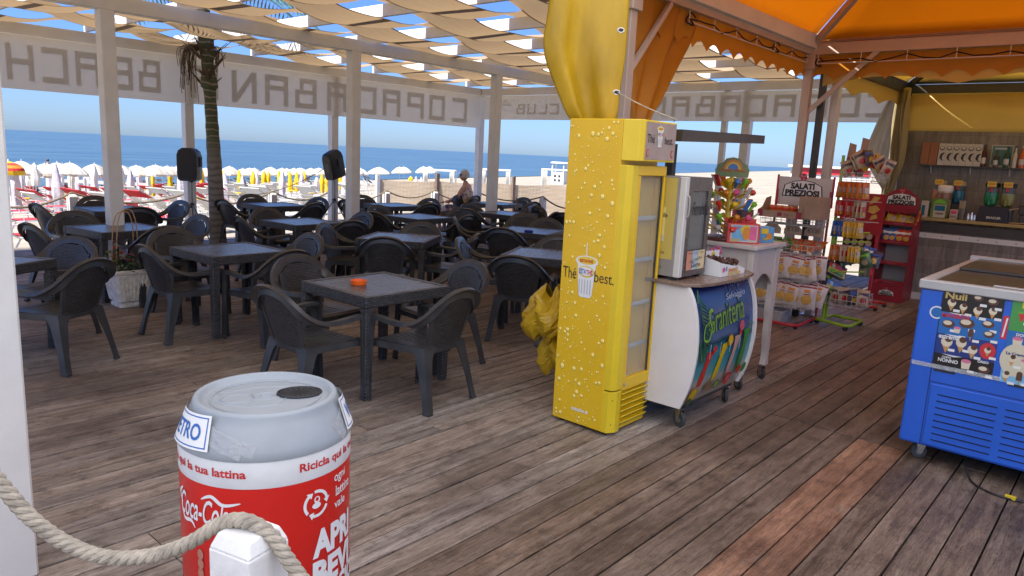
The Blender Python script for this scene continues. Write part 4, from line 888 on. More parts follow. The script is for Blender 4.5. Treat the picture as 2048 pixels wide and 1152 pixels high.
for (p0, p1) in (((.9, -.0, 2.87), (3.60, -.0, 2.87)), ((3.66, -.1, 2.86), (3.66, -4.1, 2.86))):
    b = MB(); b.cyl(p0, p1, .006); P0, P1 = Vector(p0), Vector(p1); n = int((P1-P0).length/.42)
    for i in range(n+1): p = P0.lerp(P1, i/n); b.cyl(p, p+Vector((0, 0, .1)), .005)
    b.build('hanging_rail', alu_w, t1)
    b = MB(); rr = random.Random(2); pts = [P0+Vector((0, 0, .02))]
    for i in range(1, n*3+1): pts.append(P0.lerp(P1, i/(n*3))+Vector((0, 0, (.002 if i % 3 else .045)+rr.uniform(-.01, .03))))
    b.tube(pts, .007, 5)
    for i in (0, n*2): p = pts[i]; b.tube(spline([p, p+Vector((.03, -.03, -.05)), p+Vector((-.02, .02, -.02)), p+Vector((.02, .0, .05)), p+Vector((.03, -.04, .01))], 3), .007, 5)
    b.build('light_cable', black, t1)
t2 = tent('market_tent', 'yellow market tent standing behind the orange one, over the bar counter', 8.56, 12.02, -1.0, 2.98, 2.93, 4.2, tent_yellow, dark_metal, 1.2, .30, 9, hide=(0,))
b = MB(); b.box(-.03, .03, -.035, .035, 0, 2.88); 
for z in (2.45, 1.75, 1.3): b.box(-.046, -.04, -.02, .02, z-.05, z+.05)
b.build('post', dark_metal, t2, bev=.004)
p_ = thing('white_post', 'pale aluminium post of the yellow tent, right of the dark one', 'post', (8.72, 2.88, 0)); b = MB(); b.box(-.045, .045, -.045, .045, .0, 2.8); b.build('shaft', alu_w, p_, bev=.004); b = MB(); b.box(-.075, .075, -.075, .075, .003, .02); b.build('foot_plate', chrome, p_)
b = MB(); b.box(-.16, .06, -4.0, .30, 3.10, 3.104); b.build('sun_gap_cover', tent_orange, t2)  # added cloth strip that blocks the sun leaking between the two tents
# rear wall of yellow cloth and its left post
b = MB(); b.grid(lambda a, c: (12.0+.015*sin(a*14)*sin(c*3), 2.97-a*3.9, 2.30+c*.53+.02*sin(a*3)), 30, 6); tag(b.build('rear_wall_cloth', tent_yellow, sol=.003, smooth=True), 'yellow cloth wall laced under the rear beam above the wooden panelling', 'curtain')
drape('side_curtain', 'pale grey side curtain bulging at the back left corner of the bar tent', [(2.80, 11.9, 3.03, .16, 80, .5), (2.4, 11.9, 3.10, .22, 80, .7), (1.95, 11.9, 3.15, .24, 80, .8), (1.6, 11.9, 3.04, .14, 80, .8), (1.42, 11.9, 3.0, .08, 80, .8), (1.0, 11.9, 3.06, .15, 80, .8), (.5, 11.9, 3.1, .17, 80, .8), (.12, 11.9, 3.1, .16, 80, .8)], drape_grey, 3, .05, seed=2)
drape('side_curtain', 'cream side curtain tied at the tent corner, beside the pale grey one', [(2.92, 11.75, 2.93, .10, 60, .6), (2.5, 11.75, 2.93, .11, 60, 1), (1.9, 11.75, 2.90, .10, 60, 1), (1.45, 11.75, 2.96, .05, 60, .8), (1.0, 11.75, 3.0, .09, 60, 1), (.3, 11.75, 2.98, .11, 60, 1)], drape_cream, 3, .05, seed=6)
# ================================================================== GRANITA CART
wlam = var('white_laminate', (.70, .66, .62), .42, amt=.05, scale=5, bs=.08, bscale=20); topm = var('cart_top', (.22, .15, .11), .25, amt=.2, scale=8)
def castor(parent, x, y, r=.045, w=.022, rz=.4):
    c = MB(); M = Matrix.Translation((x, y, 0)) @ Matrix.Rotation(rz, 4, 'Z'); c.T = M
    c.tube([(0, -w/2, r), (0, w/2, r)], r, 20); o = c.build('castor', rubber, parent, bev=.004)
    h = MB(); h.T = M; h.tube([(0, -w/2-.003, r), (0, w/2+.003, r)], r*.45, 12); h.build('hub', chrome, o)
    f = MB(); f.T = M
    for s in (-1, 1): f.poly([(-.02, s*(w/2+.005), r*2.2), (.035, s*(w/2+.005), r*2.2), (.012, s*(w/2+.005), r*.8), (-.012, s*(w/2+.005), r*.8)], (0, s*.003, 0))
    f.box(-.025, .04, -w/2-.008, w/2+.008, r*2.2, r*2.2+.008); f.build('fork', chrome, o)
gc = thing('granita_cart', 'white granita cart with bulging printed front and brown top, on castors', 'cart', (4.10, 2.10, 0))
prof = [(.0, .155), (-.052, .30), (-.078, .45), (-.085, .58), (-.070, .74), (-.035, .87), (.01, .955)]
ps = [(p.x, p.y) for p in spline([(a, z, 0) for a, z in prof], 4)]
for x0 in (0, .885):
    b = MB(); b.poly([(x0, y-.012, z) for y, z in ps]+[(x0, .62, .955), (x0, .62, .155)], (.022, 0, 0)); b.build('end_panel', wlam, gc, bev=.002)
b = MB(); b.add([(.022, .60, .16), (.885, .60, .16), (.885, .60, .955), (.022, .60, .955), (.022, .05, .16), (.885, .05, .16)], [(0, 1, 2, 3), (0, 1, 5, 4)]); b.build('back_panel', wlam, gc, sol=.01)
# printed panel: sky, sea, sand bands
gm, nt, gb = base('cart_print', (.02, .04, .15), .18); tc = N(nt, 'ShaderNodeTexCoord'); sp = N(nt, 'ShaderNodeSeparateXYZ'); nt.links.new(tc.outputs['Object'], sp.inputs[0])
nz = noise(nt, tc.outputs['Object'], 7, 4); ad = N(nt, 'ShaderNodeMath', operation='MULTIPLY_ADD'); nt.links.new(nz, ad.inputs[0]); ad.inputs[1].default_value = .07; nt.links.new(sp.outputs[2], ad.inputs[2])
mr = N(nt, 'ShaderNodeMapRange'); mr.inputs[1].default_value = .2; mr.inputs[2].default_value = 1.0; nt.links.new(ad.outputs[0], mr.inputs[0])
nt.links.new(ramp(nt, mr.outputs[0], [(0, (.33, .28, .22)), (.16, (.38, .36, .32)), (.24, (.07, .30, .32)), (.45, (.02, .17, .24)), (.50, (.01, .05, .08)), (.54, (.09, .14, .26)), (.66, (.02, .05, .20)), (1, (.008, .016, .09))]), gb.inputs['Base Color'])
def front(x, z, o=0):
    for (y0, z0), (y1, z1) in zip(ps[:-1], ps[1:]):
        if z0 <= z <= z1+1e-6: return (x, y0+(y1-y0)*(z-z0)/(z1-z0)+.012-o, z)
    return (x, .02-o, z)
b = MB(); b.grid(lambda a, c: front(.022+.863*a, .158+.79*c), 10, 28); fp = b.build('front_panel', gm, gc, smooth=True)
def fprint(name, polys, mats, o0=.0015):
    b = MB()
    for k, (pts, mi) in enumerate(polys):
        b.cur = mi; zs = [p[1] for p in pts]; b.add([front(x, z, o0+.0006*k) for x, z in pts], [tuple(range(len(pts)))])
    return b.build(name, mats, fp)
cols = [plain('print_%d' % i, c, .2) for i, c in enumerate([(.55, .03, .02), (.62, .45, .01), (.55, .33, .30), (.05, .25, .05), (.75, .70, .66), (.62, .25, .02), (.55, .10, .15), (.03, .10, .04), (.25, .14, .07), (.22, .42, .05)])]
pl = []
def bands(cx, w0, w1, zb, zt, lean, mi, n=9):     # a tall curved glass, cut in bands so it follows the bulge
    for i in range(n):
        f0, f1 = i/n, (i+1)/n; ww = lambda f: w0+(w1-w0)*f**1.6+.008*sin(f*7); ox = lambda f: lean*f*f
        pl.append(([(cx+ox(f0)-ww(f0), zb+(zt-zb)*f0), (cx+ox(f0)+ww(f0), zb+(zt-zb)*f0), (cx+ox(f1)+ww(f1), zb+(zt-zb)*f1), (cx+ox(f1)-ww(f1), zb+(zt-zb)*f1)], mi))
bands(.19, .028, .048, .27, .51, .06, 0); bands(.38, .026, .046, .28, .54, .07, 1); bands(.57, .022, .045, .29, .57, .05, 2); bands(.72, .022, .045, .30, .60, .03, 3)
pl += [(circ(.49, .555, .040, 16), 5), (circ(.49, .555, .031, 16), 1), (circ(.655, .635, .036, 14), 6), (circ(.26, .53, .025, 10), 0), (circ(.635, .59, .018, 10), 0), (circ(.10, .235, .055, 16), 5), (circ(.10, .235, .043, 16), 1), (circ(.30, .26, .04, 12), 8), (circ(.42, .25, .035, 12), 7), (circ(.42, .25, .024, 12), 9), (circ(.58, .26, .05, 14), 0), (circ(.58, .26, .03, 12), 6), (circ(.72, .30, .035, 12), 0), (circ(.80, .30, .04, 12), 3), (circ(.03+.05, .19, .03, 10), 7)]
for k in range(9): a = .3+k*.3; pl.append(([(.78, .61), (.78+.06*cos(a), .61+.04*sin(a)), (.78+.06*cos(a+.12), .61+.04*sin(a+.12))], 7))
for k in range(5): pl.append((rect(.165+k*.145, .170+k*.145, .48, .58-.01*k), 4)) if k < 4 else None
fprint('printed_glasses', pl, cols)
leafp = []
for k in range(26):      # palm frond printed in the upper left corner
    z = .92-.017*k; L = .03+.14*sin(pi*min(1, (k+2)/26)); leafp += [([(.09+.001*k, z), (.09+L*.9, z-.05-.04*(k % 3)*.3), (.09+L*.9, z-.056-.04*(k % 3)*.3), (.09, z-.008)], 7)]
    if k % 2: leafp.append(([(.085, z), (.03, z-.05), (.03, z-.055), (.085, z-.008)], 7))
leafp.append((rect(.08, .092, .48, .93), 3)); fprint('printed_palm', leafp, cols, .001)
def ftext(s, w, h, cx, cz, mat, bold=0, shear=0, rot=0, o=.004):
    me = fit_text(text_mesh(s, 1, 0, bold, shear), w, h)
    for v in me.vertices:
        x, y = v.co.x*cos(rot)-v.co.y*sin(rot), v.co.x*sin(rot)+v.co.y*cos(rot); v.co = front(cx+x, cz+y, o)
    me.materials.append(mat); return link(bpy.data.objects.new('lettering', me), fp)
lime = plain('lime_ink', (.20, .36, .03), .3); pale = plain('pale_ink', (.45, .48, .55), .3)
ftext('Graniteria', .54, .17, .455, .735, plain('dark_outline', (.005, .04, .04), .3), .045, .1, .10, .0035); ftext('Graniteria', .54, .17, .455, .735, lime, -.004, .1, .10, .0050); ftext('Selvaggio', .30, .05, .62, .845, pale, 0, .1, .04, .008)
ftext('Dolce', .22, .085, .60, .905, plain('faint_ink', (.07, .09, .2), .3), 0, .25, .05, .008)
b = MB(); b.cur = 0; fprint('scroll', [([(q[0], q[1]) for q in (a, c, d2_, e)], 9) for a, c, d2_, e in swash([(.26, .80), (.20, .74), (.22, .67), (.17, .60), (.10, .62), (.11, .70), (.18, .72)], .007, 0, 0)], cols, .006)
b = MB()    # worktop with curved front
tp_ = [(-.03, .66), (-.03, .02), (.05, -.055), (.20, -.085), (.45, -.10), (.70, -.085), (.86, -.05), (.935, .02), (.935, .66)]
b.poly([(x, y, .955) for x, y in tp_], (0, 0, .022)); b.build('worktop', topm, gc, bev=.003)
for x, y, rz in ((.10, .03, 1.2), (.82, .05, .7), (.1, .55, .4), (.82, .55, .2)): castor(gc, x, y, .055, .024, rz)
b = MB(); b.box(.05, .85, .02, .58, .13, .155); b.build('chassis', dark_metal, gc)
cn = thing('cart_canopy', 'dark flat sunshade on a post rising behind the granita cart', 'canopy', (4.63, 2.60, 0))
b = MB(); b.box(-.028, .028, -.028, .028, .977, 1.845); b.build('post', dark_metal, cn); b = MB(); b.box(-.06, .06, -.06, .06, .978, .99); b.build('foot_plate', dark_metal, cn)
b = MB(); b.loft([[(-.42, -.30, 1.85), (.72, -.36, 1.885), (.72, .40, 1.885), (-.42, .40, 1.85)], [(-.42, -.30, 1.925), (.72, -.36, 1.945), (.72, .40, 1.945), (-.42, .40, 1.925)]]); b.build('roof_board', var('brown_board', (.07, .055, .045), .5, amt=.2), cn)


# ---------------------------------------------- small counter-top fridge on the cart
ff = thing('counter_fridge', 'small grey counter-top fridge with glass door and yellow side, standing on the granita cart', 'fridge', (4.12, 2.19, .977))
silver = var('silver_panel', (.33, .31, .29), .35, .3, amt=.05); fw, fd, fh = .36, .42, .655
fyel = var('fridge_side_yellow', (.55, .42, .10), .4, amt=.05); brown = var('door_brown', (.10, .075, .064), .28, amt=.1)
b = MB(); b.box(0, fw, .045, fd, .02, fh); b.build('body', silver, ff, bev=.003)
b = MB(); b.box(0, .045, 0, .044, .02, fh); b.build('door_edge', alu_w, ff, bev=.004)
b = MB(); b.box(.046, .095, .002, .044, .02, fh); b.box(fw-.045, fw, .002, .044, .02, fh); b.box(.096, fw-.046, .002, .044, .02, .155); b.box(.096, fw-.046, .002, .044, fh-.09, fh); dd = b.build('door_frame', brown, ff, bev=.002)
gl2, nt, gb = base('grey_glass', (.12, .13, .14), .05); gb.inputs['Alpha'].default_value = .55
b = MB(); b.box(.097, fw-.047, .012, .018, .156, fh-.091); b.build('door_glass', gl2, dd); b = MB(); b.box(.05, fw-.01, .0405, .0445, .03, fh-.02); b.build('inside', var('fridge_dark', (.10, .10, .10), .6), ff)
b = MB(); b.tube(spline([(.030, -.002, .40), (.030, -.016, .42), (.030, -.016, .52), (.030, -.002, .54)], 4), .006, 6); b.build('handle', silver, dd)
label_text('Ferrarelle', .22, .085, (.215, 0, .455), *LV, ink, dd, bold=.01, shear=.2)
shape2d(dd, 'sticker', [(rect(-.12, -.045, -.065, .06), 0), (rect(-.045, .03, -.065, .06), 1), (rect(.03, .12, -.065, .06), 2)], (.205, 0, .125), *LV, [plain('st_orange', (.62, .28, .17), .4), plain('st_blue', (.42, .52, .56), .4), plain('st_yel', (.70, .56, .30), .4)])
label_text('FAI LA TUA LITE di', .16, .018, (.205, 0, .125), *LV, ink, dd, off=.006, rotz=.15); label_text('Giorno', .12, .035, (.21, 0, .092), *LV, ink, dd, off=.006, shear=.3)
for x0, s in ((.125, 'MONTE'), (.2, 'GUSTO'), (.28, 'LIMONE')): label_text(s, .05, .010, (x0, 0, .170), *LV, ink, dd, off=.006)
b = MB(); b.box(-.002, -.0005, .06, fd-.02, .13, fh-.01); ysd = b.build('side_print', fyel, ff)
shape2d(ysd, 'printed_glass', [(rect(-.035, .035, -.12, .10), 0), (rect(-.032, .032, -.12, -.08), 1)], (-.002, .16, .36), *LU, [plain('g1', (.72, .62, .22), .3), plain('g2', (.5, .5, .48), .3)])
for s, z, h, w in (('DI', .60, .02, .04), ('Ferrarelle', .41, .028, .12), ('LIMONATA', .17, .016, .12)): label_text(s, w, h, (-.002, .17, z), *LU, ink, ysd, off=.005, bold=.01)
label_text('ALE', .05, .016, (0, .15, .075), *LU, ink, ff, off=.003)
b = MB(); b.box(.01, .05, .03, .07, 0, .02); b.box(fw-.05, fw-.01, .03, .07, 0, .02); b.box(.01, .05, fd-.05, fd-.01, 0, .02); b.build('foot', black, ff)

# ---------------------------------------------- small candy things on the cart
candy_cols = [var('candy_%d' % i, c, .3, amt=.1) for i, c in enumerate([(.65, .45, .02), (.18, .50, .04), (.65, .10, .25), (.60, .04, .03), (.05, .18, .5), (.6, .22, .02), (.5, .45, .4), (.20, .02, .04)])]
cb_ = thing('candy_box', 'open white cardboard box of brown wrapped sweets on the granita cart', 'box', (4.53, 2.10, .978), radians(-3))
b = MB(); b.poly([(0, 0, 0), (.34, 0, 0), (.34, 0, .035), (0, 0, .095)], (0, .004, 0)); b.box(0, .34, .204, .208, 0, .14); b.poly([(0, .005, 0), (0, .203, 0), (0, .203, .14), (0, .005, .095)], (.004, 0, 0)); b.poly([(.336, .005, 0), (.336, .203, 0), (.336, .203, .10), (.336, .005, .035)], (.004, 0, 0)); b.box(.005, .335, .005, .203, 0, .004); b.build('tray', white_ink, cb_)
label_text('SNAKE', .13, .026, (.17, 0, .038), *LV, candy_cols[5], cb_, bold=.04); label_text('SHAKE CANDY', .18, .020, (.19, 0, .014), *LV, candy_cols[0], cb_, bold=.04)
shape2d(cb_, 'box_print', [(circ(.04, .045, .018, 12), 0), (circ(.075, .05, .008, 10, .02), 1)], (0, 0, 0), *LV, [candy_cols[2], candy_cols[4]])
choc = var('choc_wrap', (.09, .035, .025), .35, amt=.5, scale=60)
r_ = random.Random(4); b = MB()
for i in range(60):
    x = .02+.3*r_.random(); y = .02+.17*r_.random(); z = .05+.05*(1-x/.34)+.03*r_.random(); a = r_.uniform(0, 3); q = Matrix.Translation((x, y, z)) @ Euler((r_.uniform(-1, 1), r_.uniform(-1, 1), a)).to_matrix().to_4x4(); b.T = q; b.lathe([(.001, -.018), (.009, -.012), (.011, 0), (.009, .012), (.001, .018)], 6)
tag(b.build('wrapped_sweets', choc, cb_, smooth=True), kind='stuff')
lol = thing('lollipop', 'x', 'lollipop', (4.6, 2.3, .978)); b = MB(); b.lathe([(.001, .088), (.016, .094), (.023, .11), (.020, .128), (.001, .137)], 12); b.build('head', candy_cols[0], lol, smooth=True)
b = MB(); b.lathe([(.010, .0), (.015, .01), (.013, .06), (.009, .088)], 8); b.build('tube', candy_cols[3], lol, smooth=True); b = MB()
for k in range(3): b.cyl((0, 0, .12), (.02*cos(2.1*k), .02*sin(2.1*k), .155), .003, .005, 5)
b.build('antenna', candy_cols[2], lol)
lol['label'] = 'yellow round-headed toy lollipop standing behind the sweets box, leftmost of the row'; lol['group'] = 'toy lollipops on the cart'
for i, (x, y, c, nm) in enumerate(((4.69, 2.33, 1, 'lime green round-headed toy lollipop, second from the left'), (4.79, 2.30, 0, 'bright yellow round-headed toy lollipop in the middle of the row'), (4.88, 2.32, 1, 'lime green round-headed toy lollipop, second from the right'), (4.96, 2.33, 2, 'pink round-headed toy lollipop, rightmost of the row'))):
    r = dup(lol, (x, y, .978), .5*i, label=nm)
    for ch in r.children:
        if ch.name.startswith('head'): ch.data = ch.data.copy(); ch.data.materials[0] = candy_cols[c]
        if ch.name.startswith('tube'): ch.data = ch.data.copy(); ch.data.materials[0] = candy_cols[[0, 1, 0, 1, 2][i+1]]
def card_box(name, lab, loc, rz, w, d, h, mat, prints=(), words=(), tilt=0, cat='box', lidback=0):
    t = thing(name, lab, cat, loc, rz)
    if tilt: t.rotation_euler = (tilt, 0, rz)
    b = MB(); b.box(0, w, 0, d, 0, h); c = b.build('carton', mat, t, bev=.0015)
    if prints: shape2d(c, 'carton_print', [(p, i) for i, (p, m) in enumerate(prints)], (0, 0, 0), *LV, [m for p, m in prints])
    for s, ww, hh, x, z, m, rt in words: label_text(s, ww, hh, (x, 0, z), *LV, m, c, bold=.04, off=.007, rotz=rt)
    if lidback: b = MB(); b.box(0, w, d-.003, d, h, h+lidback); b.build('flap', mat, t)
    return t
card_box('display_card', 'upright pink and green printed card leaning behind the sweets box', (4.60, 2.44, .978), 0, .17, .02, .22, candy_cols[6], [(circ(.085, .11, .06, 20, .09), candy_cols[3]), (circ(.085, .12, .035, 16, .07), candy_cols[0]), (rect(.02, .15, .01, .04), candy_cols[2])], tilt=-.25)

# ---------------------------------------------- white wooden candy stand with curved legs
ct = thing('candy_stand', 'white wooden stand with arched apron and wavy legs on castors, behind the granita cart', 'stand', (5.24, 2.18, 0)); ww_, wd_ = .52, .60
cream = var('cream_paint', (.56, .49, .44), .45, amt=.08, scale=4, bs=.15, bscale=18)
b = MB(); b.box(-.03, ww_+.03, -.03, wd_+.03, 1.10, 1.135); b.build('top', cream, ct, bev=.008, seg=2)
def legp(x, y, fl):
    P = [(.0, .085, 1.10), (.0, .085, .72), (.008, .080, .60), (.010, .062, .50), (.004, .072, .38), (-.004, .06, .28), (.0, .05, .20), (-.012, .075, .12)]
    b = MB(); S = spline([(a, w, z) for a, w, z in P], 4)
    b.loft([[(x+fl*(q.x), y, q.z), (x+fl*(q.x+q.y), y, q.z), (x+fl*(q.x+q.y), y+.05, q.z), (x+fl*q.x, y+.05, q.z)] for q in S]); b.build('leg', cream, ct, bev=.003)
legp(0, 0, 1); legp(ww_, 0, -1); legp(0, wd_-.05, 1); legp(ww_, wd_-.05, -1)
def apron(p0, ax, L, nrm):
    n = 18; pts = [(0, 1.099), (L, 1.099), (L, .80)]+[(L-L*i/n, .80+.10*sin(pi*i/n)**.8) for i in range(1, n)]+[(0, .80)]
    b = MB(); P = Vector(p0); A = Vector(ax); b.poly([P+A*x+Vector((0, 0, z)) for x, z in pts], Vector(nrm)*.018); b.build('apron', cream, ct, bev=.001)
apron((.086, .012, 0), (1, 0, 0), ww_-.172, (0, 1, 0)); apron((.086, wd_-.03, 0), (1, 0, 0), ww_-.172, (0, 1, 0))
for xa in (.012, ww_-.03): b = MB(); b.box(xa, xa+.018, .051, wd_-.051, .74, 1.099); b.build('side_panel', cream, ct, bev=.002)
for x, y in ((.04, .03), (ww_-.04, .03), (.04, wd_-.03), (ww_-.04, wd_-.03)): castor(ct, x, y, .048, .022, 1.0)

td = thing('lollipop_tree', 'tall yellow tiered display of lollipops with an arched header, on the white stand', 'display', (5.42, 2.50, 1.135))
b = MB(); b.lathe([(.15, 0), (.155, .012), (.15, .024), (.05, .03)], 28); b.build('base', var('dark_red_base', (.10, .025, .02), .35), td, smooth=True)
b = MB(); b.lathe([(.022, .03), (.02, .42), (.012, .44)], 14); b.build('stem', candy_cols[0], td, smooth=True)
ymat = var('tray_yellow', (.62, .47, .03), .3, amt=.12)
for z, r in ((.07, .17), (.15, .165), (.235, .155), (.315, .14), (.385, .11)):
    b = MB()
    for k in range(10):
        a = 2*pi*k/10; w = .17; p = lambda rr, aa, zz: (rr*cos(aa), rr*sin(aa), zz)
        b.add([p(.02, a-w, z-.03), p(.02, a+w, z-.03), p(r, a+w*.75, z+.02), p(r*1.06, a, z+.03), p(r, a-w*.75, z+.02)], [(0, 1, 2, 3, 4)])
    b.build('tray', ymat, td, sol=.003)
r_ = random.Random(12); k = 0
for z, r in ((.075, .17), (.155, .165), (.24, .155), (.32, .14), (.395, .11)):
    for i in range(10):
        a = 2*pi*(i+.5*r_.random())/10; b = MB(); M = Matrix.Translation((r*cos(a), r*sin(a), z)) @ Matrix.Rotation(a, 4, 'Z') @ Matrix.Rotation(radians(40+r_.uniform(-20, 15)), 4, 'Y'); b.T = M; kk = r_.randrange(3)
        if kk == 0: b.lathe([(.003, -.05), (.003, 0), (.012, .004), (.022, .02), (.020, .036), (.001, .045)], 10)
        elif kk == 1: b.box(-.004, .004, -.018, .018, -.02, .06); b.box(-.003, .003, -.022, .022, .05, .062)
        else: b.lathe([(.004, -.04), (.010, -.03), (.012, .01), (.020, .015), (.019, .035), (.001, .045)], 8)
        b.build('sweet', candy_cols[(k*3+i) % 7], td, smooth=kk != 1); k += 1
hd = MB(); hp2 = [(-.12, 0), (.12, 0), (.125, .05), (.105, .085), (.07, .10), (.05, .125), (0, .135), (-.05, .125), (-.07, .10), (-.105, .085), (-.125, .05)]
hd.T = Matrix.Translation((0, 0, .44)) @ Matrix.Rotation(radians(-40), 4, 'Z'); hd.poly([(x, -.003, z) for x, z in hp2], (0, .006, 0)); h_ = hd.build('header_card', var('header_green', (.16, .22, .08), .4, amt=.3), td)
rt_ = (cos(radians(-40)), sin(radians(-40)), 0); shape2d(h_, 'header_print', [(circ(0, .03, .07, 16, .07, 0, pi), 0), (circ(0, .03, .055, 16, .055, 0, pi), 1), (circ(0, .03, .04, 16, .04, 0, pi), 2)], Vector((0, 0, .46))+Vector(rt_).cross(Vector((0, 0, 1)))*.004, rt_, (0, 0, 1), [candy_cols[5], candy_cols[0], candy_cols[4]])
label_text('Candy Toys', .19, .030, Vector((0, 0, .485))+Vector(rt_).cross(Vector((0, 0, 1)))*.008, rt_, (0, 0, 1), plain('orange_ink', (.5, .16, .02)), h_, bold=.03)
td.scale = (1.12, 1.12, 1.12)
tb_ = card_box('toy_box', 'red and light blue printed toy carton with ragged top, front of the white stand', (5.23, 2.40, 1.136), radians(-52), .24, .13, .15, candy_cols[3], [(rect(.02, .225, .01, .14), candy_cols[6]), (rect(.035, .15, .02, .135), var('tb_blue', (.15, .38, .6), .3)), (circ(.13, .10, .035, 16, .04), candy_cols[0]), (circ(.14, .075, .030, 14, .05), candy_cols[5]), (rect(.165, .215, .03, .13), candy_cols[2])], [('CRAZY', .07, .022, .055, .115, candy_cols[3], .1), ('CANDY', .07, .020, .06, .025, candy_cols[0], 0)], lidback=.03)
card_box('toy_box', 'narrow light blue toy carton right of the red one on the white stand', (5.50, 2.26, 1.136), radians(-40), .12, .14, .12, var('carton_blue2', (.10, .28, .50), .3), [(rect(.01, .07, .07, .11), candy_cols[0]), (circ(.08, .05, .025), candy_cols[5])], [('DIP', .05, .02, .05, .03, candy_cols[0], 0)])
card_box('toy_box', 'open dark brown carton standing behind the red toy carton', (5.56, 2.44, 1.136), radians(-35), .11, .09, .24, choc, [(rect(.015, .095, .03, .17), candy_cols[5])], tilt=-.1)

# ================================================================== SNACK RACKS
cardb = var('cardboard', (.36, .25, .17), .85, amt=.12, scale=10, bs=.15, bscale=40); rackred = var('rack_red', (.42, .02, .03), .35, amt=.08); rackgreen = var('rack_green', (.30, .48, .03), .35, amt=.08)
def wirebasket(parent, x0, x1, y0, y1, z, h, slope=0, m=None, nm='wire_basket', step=.055):
    b = MB(); m = m or wire; r = .0028
    for zz in (z, z+h*.5, z+h):
        b.tube([(x0, y0, zz), (x1, y0, zz), (x1, y1, zz+slope), (x0, y1, zz+slope), (x0, y0, zz)], r, 5)
    n = int((x1-x0)/step)
    for i in range(n+1):
        x = x0+(x1-x0)*i/n; b.tube([(x, y0, z+h), (x, y0, z), (x, y1, z+slope), (x, y1, z+h+slope)], r*.8, 4)
    n = int((y1-y0)/step)
    for i in range(1, n): y = y0+(y1-y0)*i/n; b.tube([(x0, y, z+h+slope*i/n), (x0, y, z+slope*i/n), (x1, y, z+slope*i/n), (x1, y, z+h+slope*i/n)], r*.8, 4)
    return b.build(nm, m, parent)
def make_bag(nm, w, h, d, fm, marks, label, group, seed=0):
    t = thing(nm, label, 'bag', (0, 0, -50)); rr = random.Random(seed); b = MB(); nx, nz = 8, 9
    for s in (-1, 1):
        def fn(a, c): e = (sin(pi*a)**.55)*(sin(pi*c)**.6); return ((a-.5)*w*(1-.05*sin(pi*c)), s*d/2*e*(1+.15*sin(9*a+seed+7*c))+.0005*s, c*h+.004*sin(20*a)*(c > .9))
        b.grid(fn, nx, nz)
    f = b.build('packet', fm, t, smooth=True)
    P = []
    def onb(x, z): a = x/w+.5; c = z/h; e = (sin(pi*min(1, max(0, a)))**.55)*(sin(pi*min(1, max(0, c)))**.6); return (x, -d/2*e*1.17-.002, z)
    b = MB(); mats = []
    for k, (pts, m) in enumerate(marks):
        b.cur = k; mats.append(m); cx = sum(p[0] for p in pts)/len(pts); cz = sum(p[1] for p in pts)/len(pts); n = len(pts)
        ring2 = [((x+cx)/2, (z+cz)/2) for x, z in pts]; V_ = [Vector(onb(x, z))-Vector((0, .0006*k, 0)) for x, z in pts+ring2+[(cx, cz)]]
        b.add(V_, [(i, (i+1) % n, n+(i+1) % n, n+i) for i in range(n)]+[(n+i, n+(i+1) % n, 2*n) for i in range(n)])
    b.build('packet_print', mats, t); t['group'] = group; return t
wb = var('bag_white', (.62, .57, .53), .3, amt=.1, scale=12, bs=.3, bscale=25); ybag = var('bag_yellow', (.62, .38, .03), .28, amt=.2, scale=14, bs=.3, bscale=30); rbag = var('bag_red', (.45, .03, .03), .28, amt=.2, scale=14, bs=.3, bscale=30); bbag = var('bag_blue', (.03, .10, .35), .28, amt=.3, scale=14, bs=.3, bscale=30); gbag = var('bag_green', (.06, .12, .05), .3, amt=.5, scale=20); obag = var('bag_orange', (.55, .16, .03), .3, amt=.35, scale=22); cbag = var('bag_cream', (.42, .33, .22), .3, amt=.3, scale=18); dbag = var('bag_dark', (.06, .05, .07), .3, amt=.5, scale=20)
chipm = var('crisp_print', (.62, .38, .08), .4, amt=.25, scale=60); maroon = plain('maroon', (.28, .02, .04), .4)
chipbag = make_bag('crisp_packet', .17, .23, .065, wb, [(rect(-.08, .08, .205, .222), maroon), (rect(-.03, .03, .165, .19), candy_cols[5]), (circ(0, .095, .05, 16, .048), chipm), (rect(-.035, .035, .145, .152), maroon)], 'x', 'white crisp packets on the red rack', 1)
other = {k: make_bag('snack_packet', .12, .16, .045, m, [(rect(-.05, .05, .10, .135), q), (circ(0, .055, .030, 12, .028), q2)], 'x', g, i+2) for i, (k, m, q, q2, g) in enumerate((('y', ybag, rackred, cbag, 'yellow snack packets'), ('r', rbag, white_ink, ybag, 'red snack packets'), ('b', bbag, white_ink, chipm, 'blue snack packets'), ('g', gbag, candy_cols[1], cbag, 'green snack packets'), ('o', obag, candy_cols[3], cbag, 'orange snack packets'), ('c', cbag, dbag, rbag, 'cream snack packets'), ('d', dbag, bbag, ybag, 'dark snack packets')))}
for k_, o in list(other.items())+[('chip', chipbag)]: o.location = (0, 0, -50)
_first = {}
def putbag(src, x, y, z, rot, label, group=None, sc=1.0):
    k = src.name
    if k not in _first: _first[k] = 1; src.location = (x, y, z); src.rotation_euler = rot; src['label'] = label; src.scale = (sc,)*3; src['group'] = group or src['group']; return src
    return dup(src, (x, y, z), rot=rot, label=label, group=group, scale=(sc,)*3)
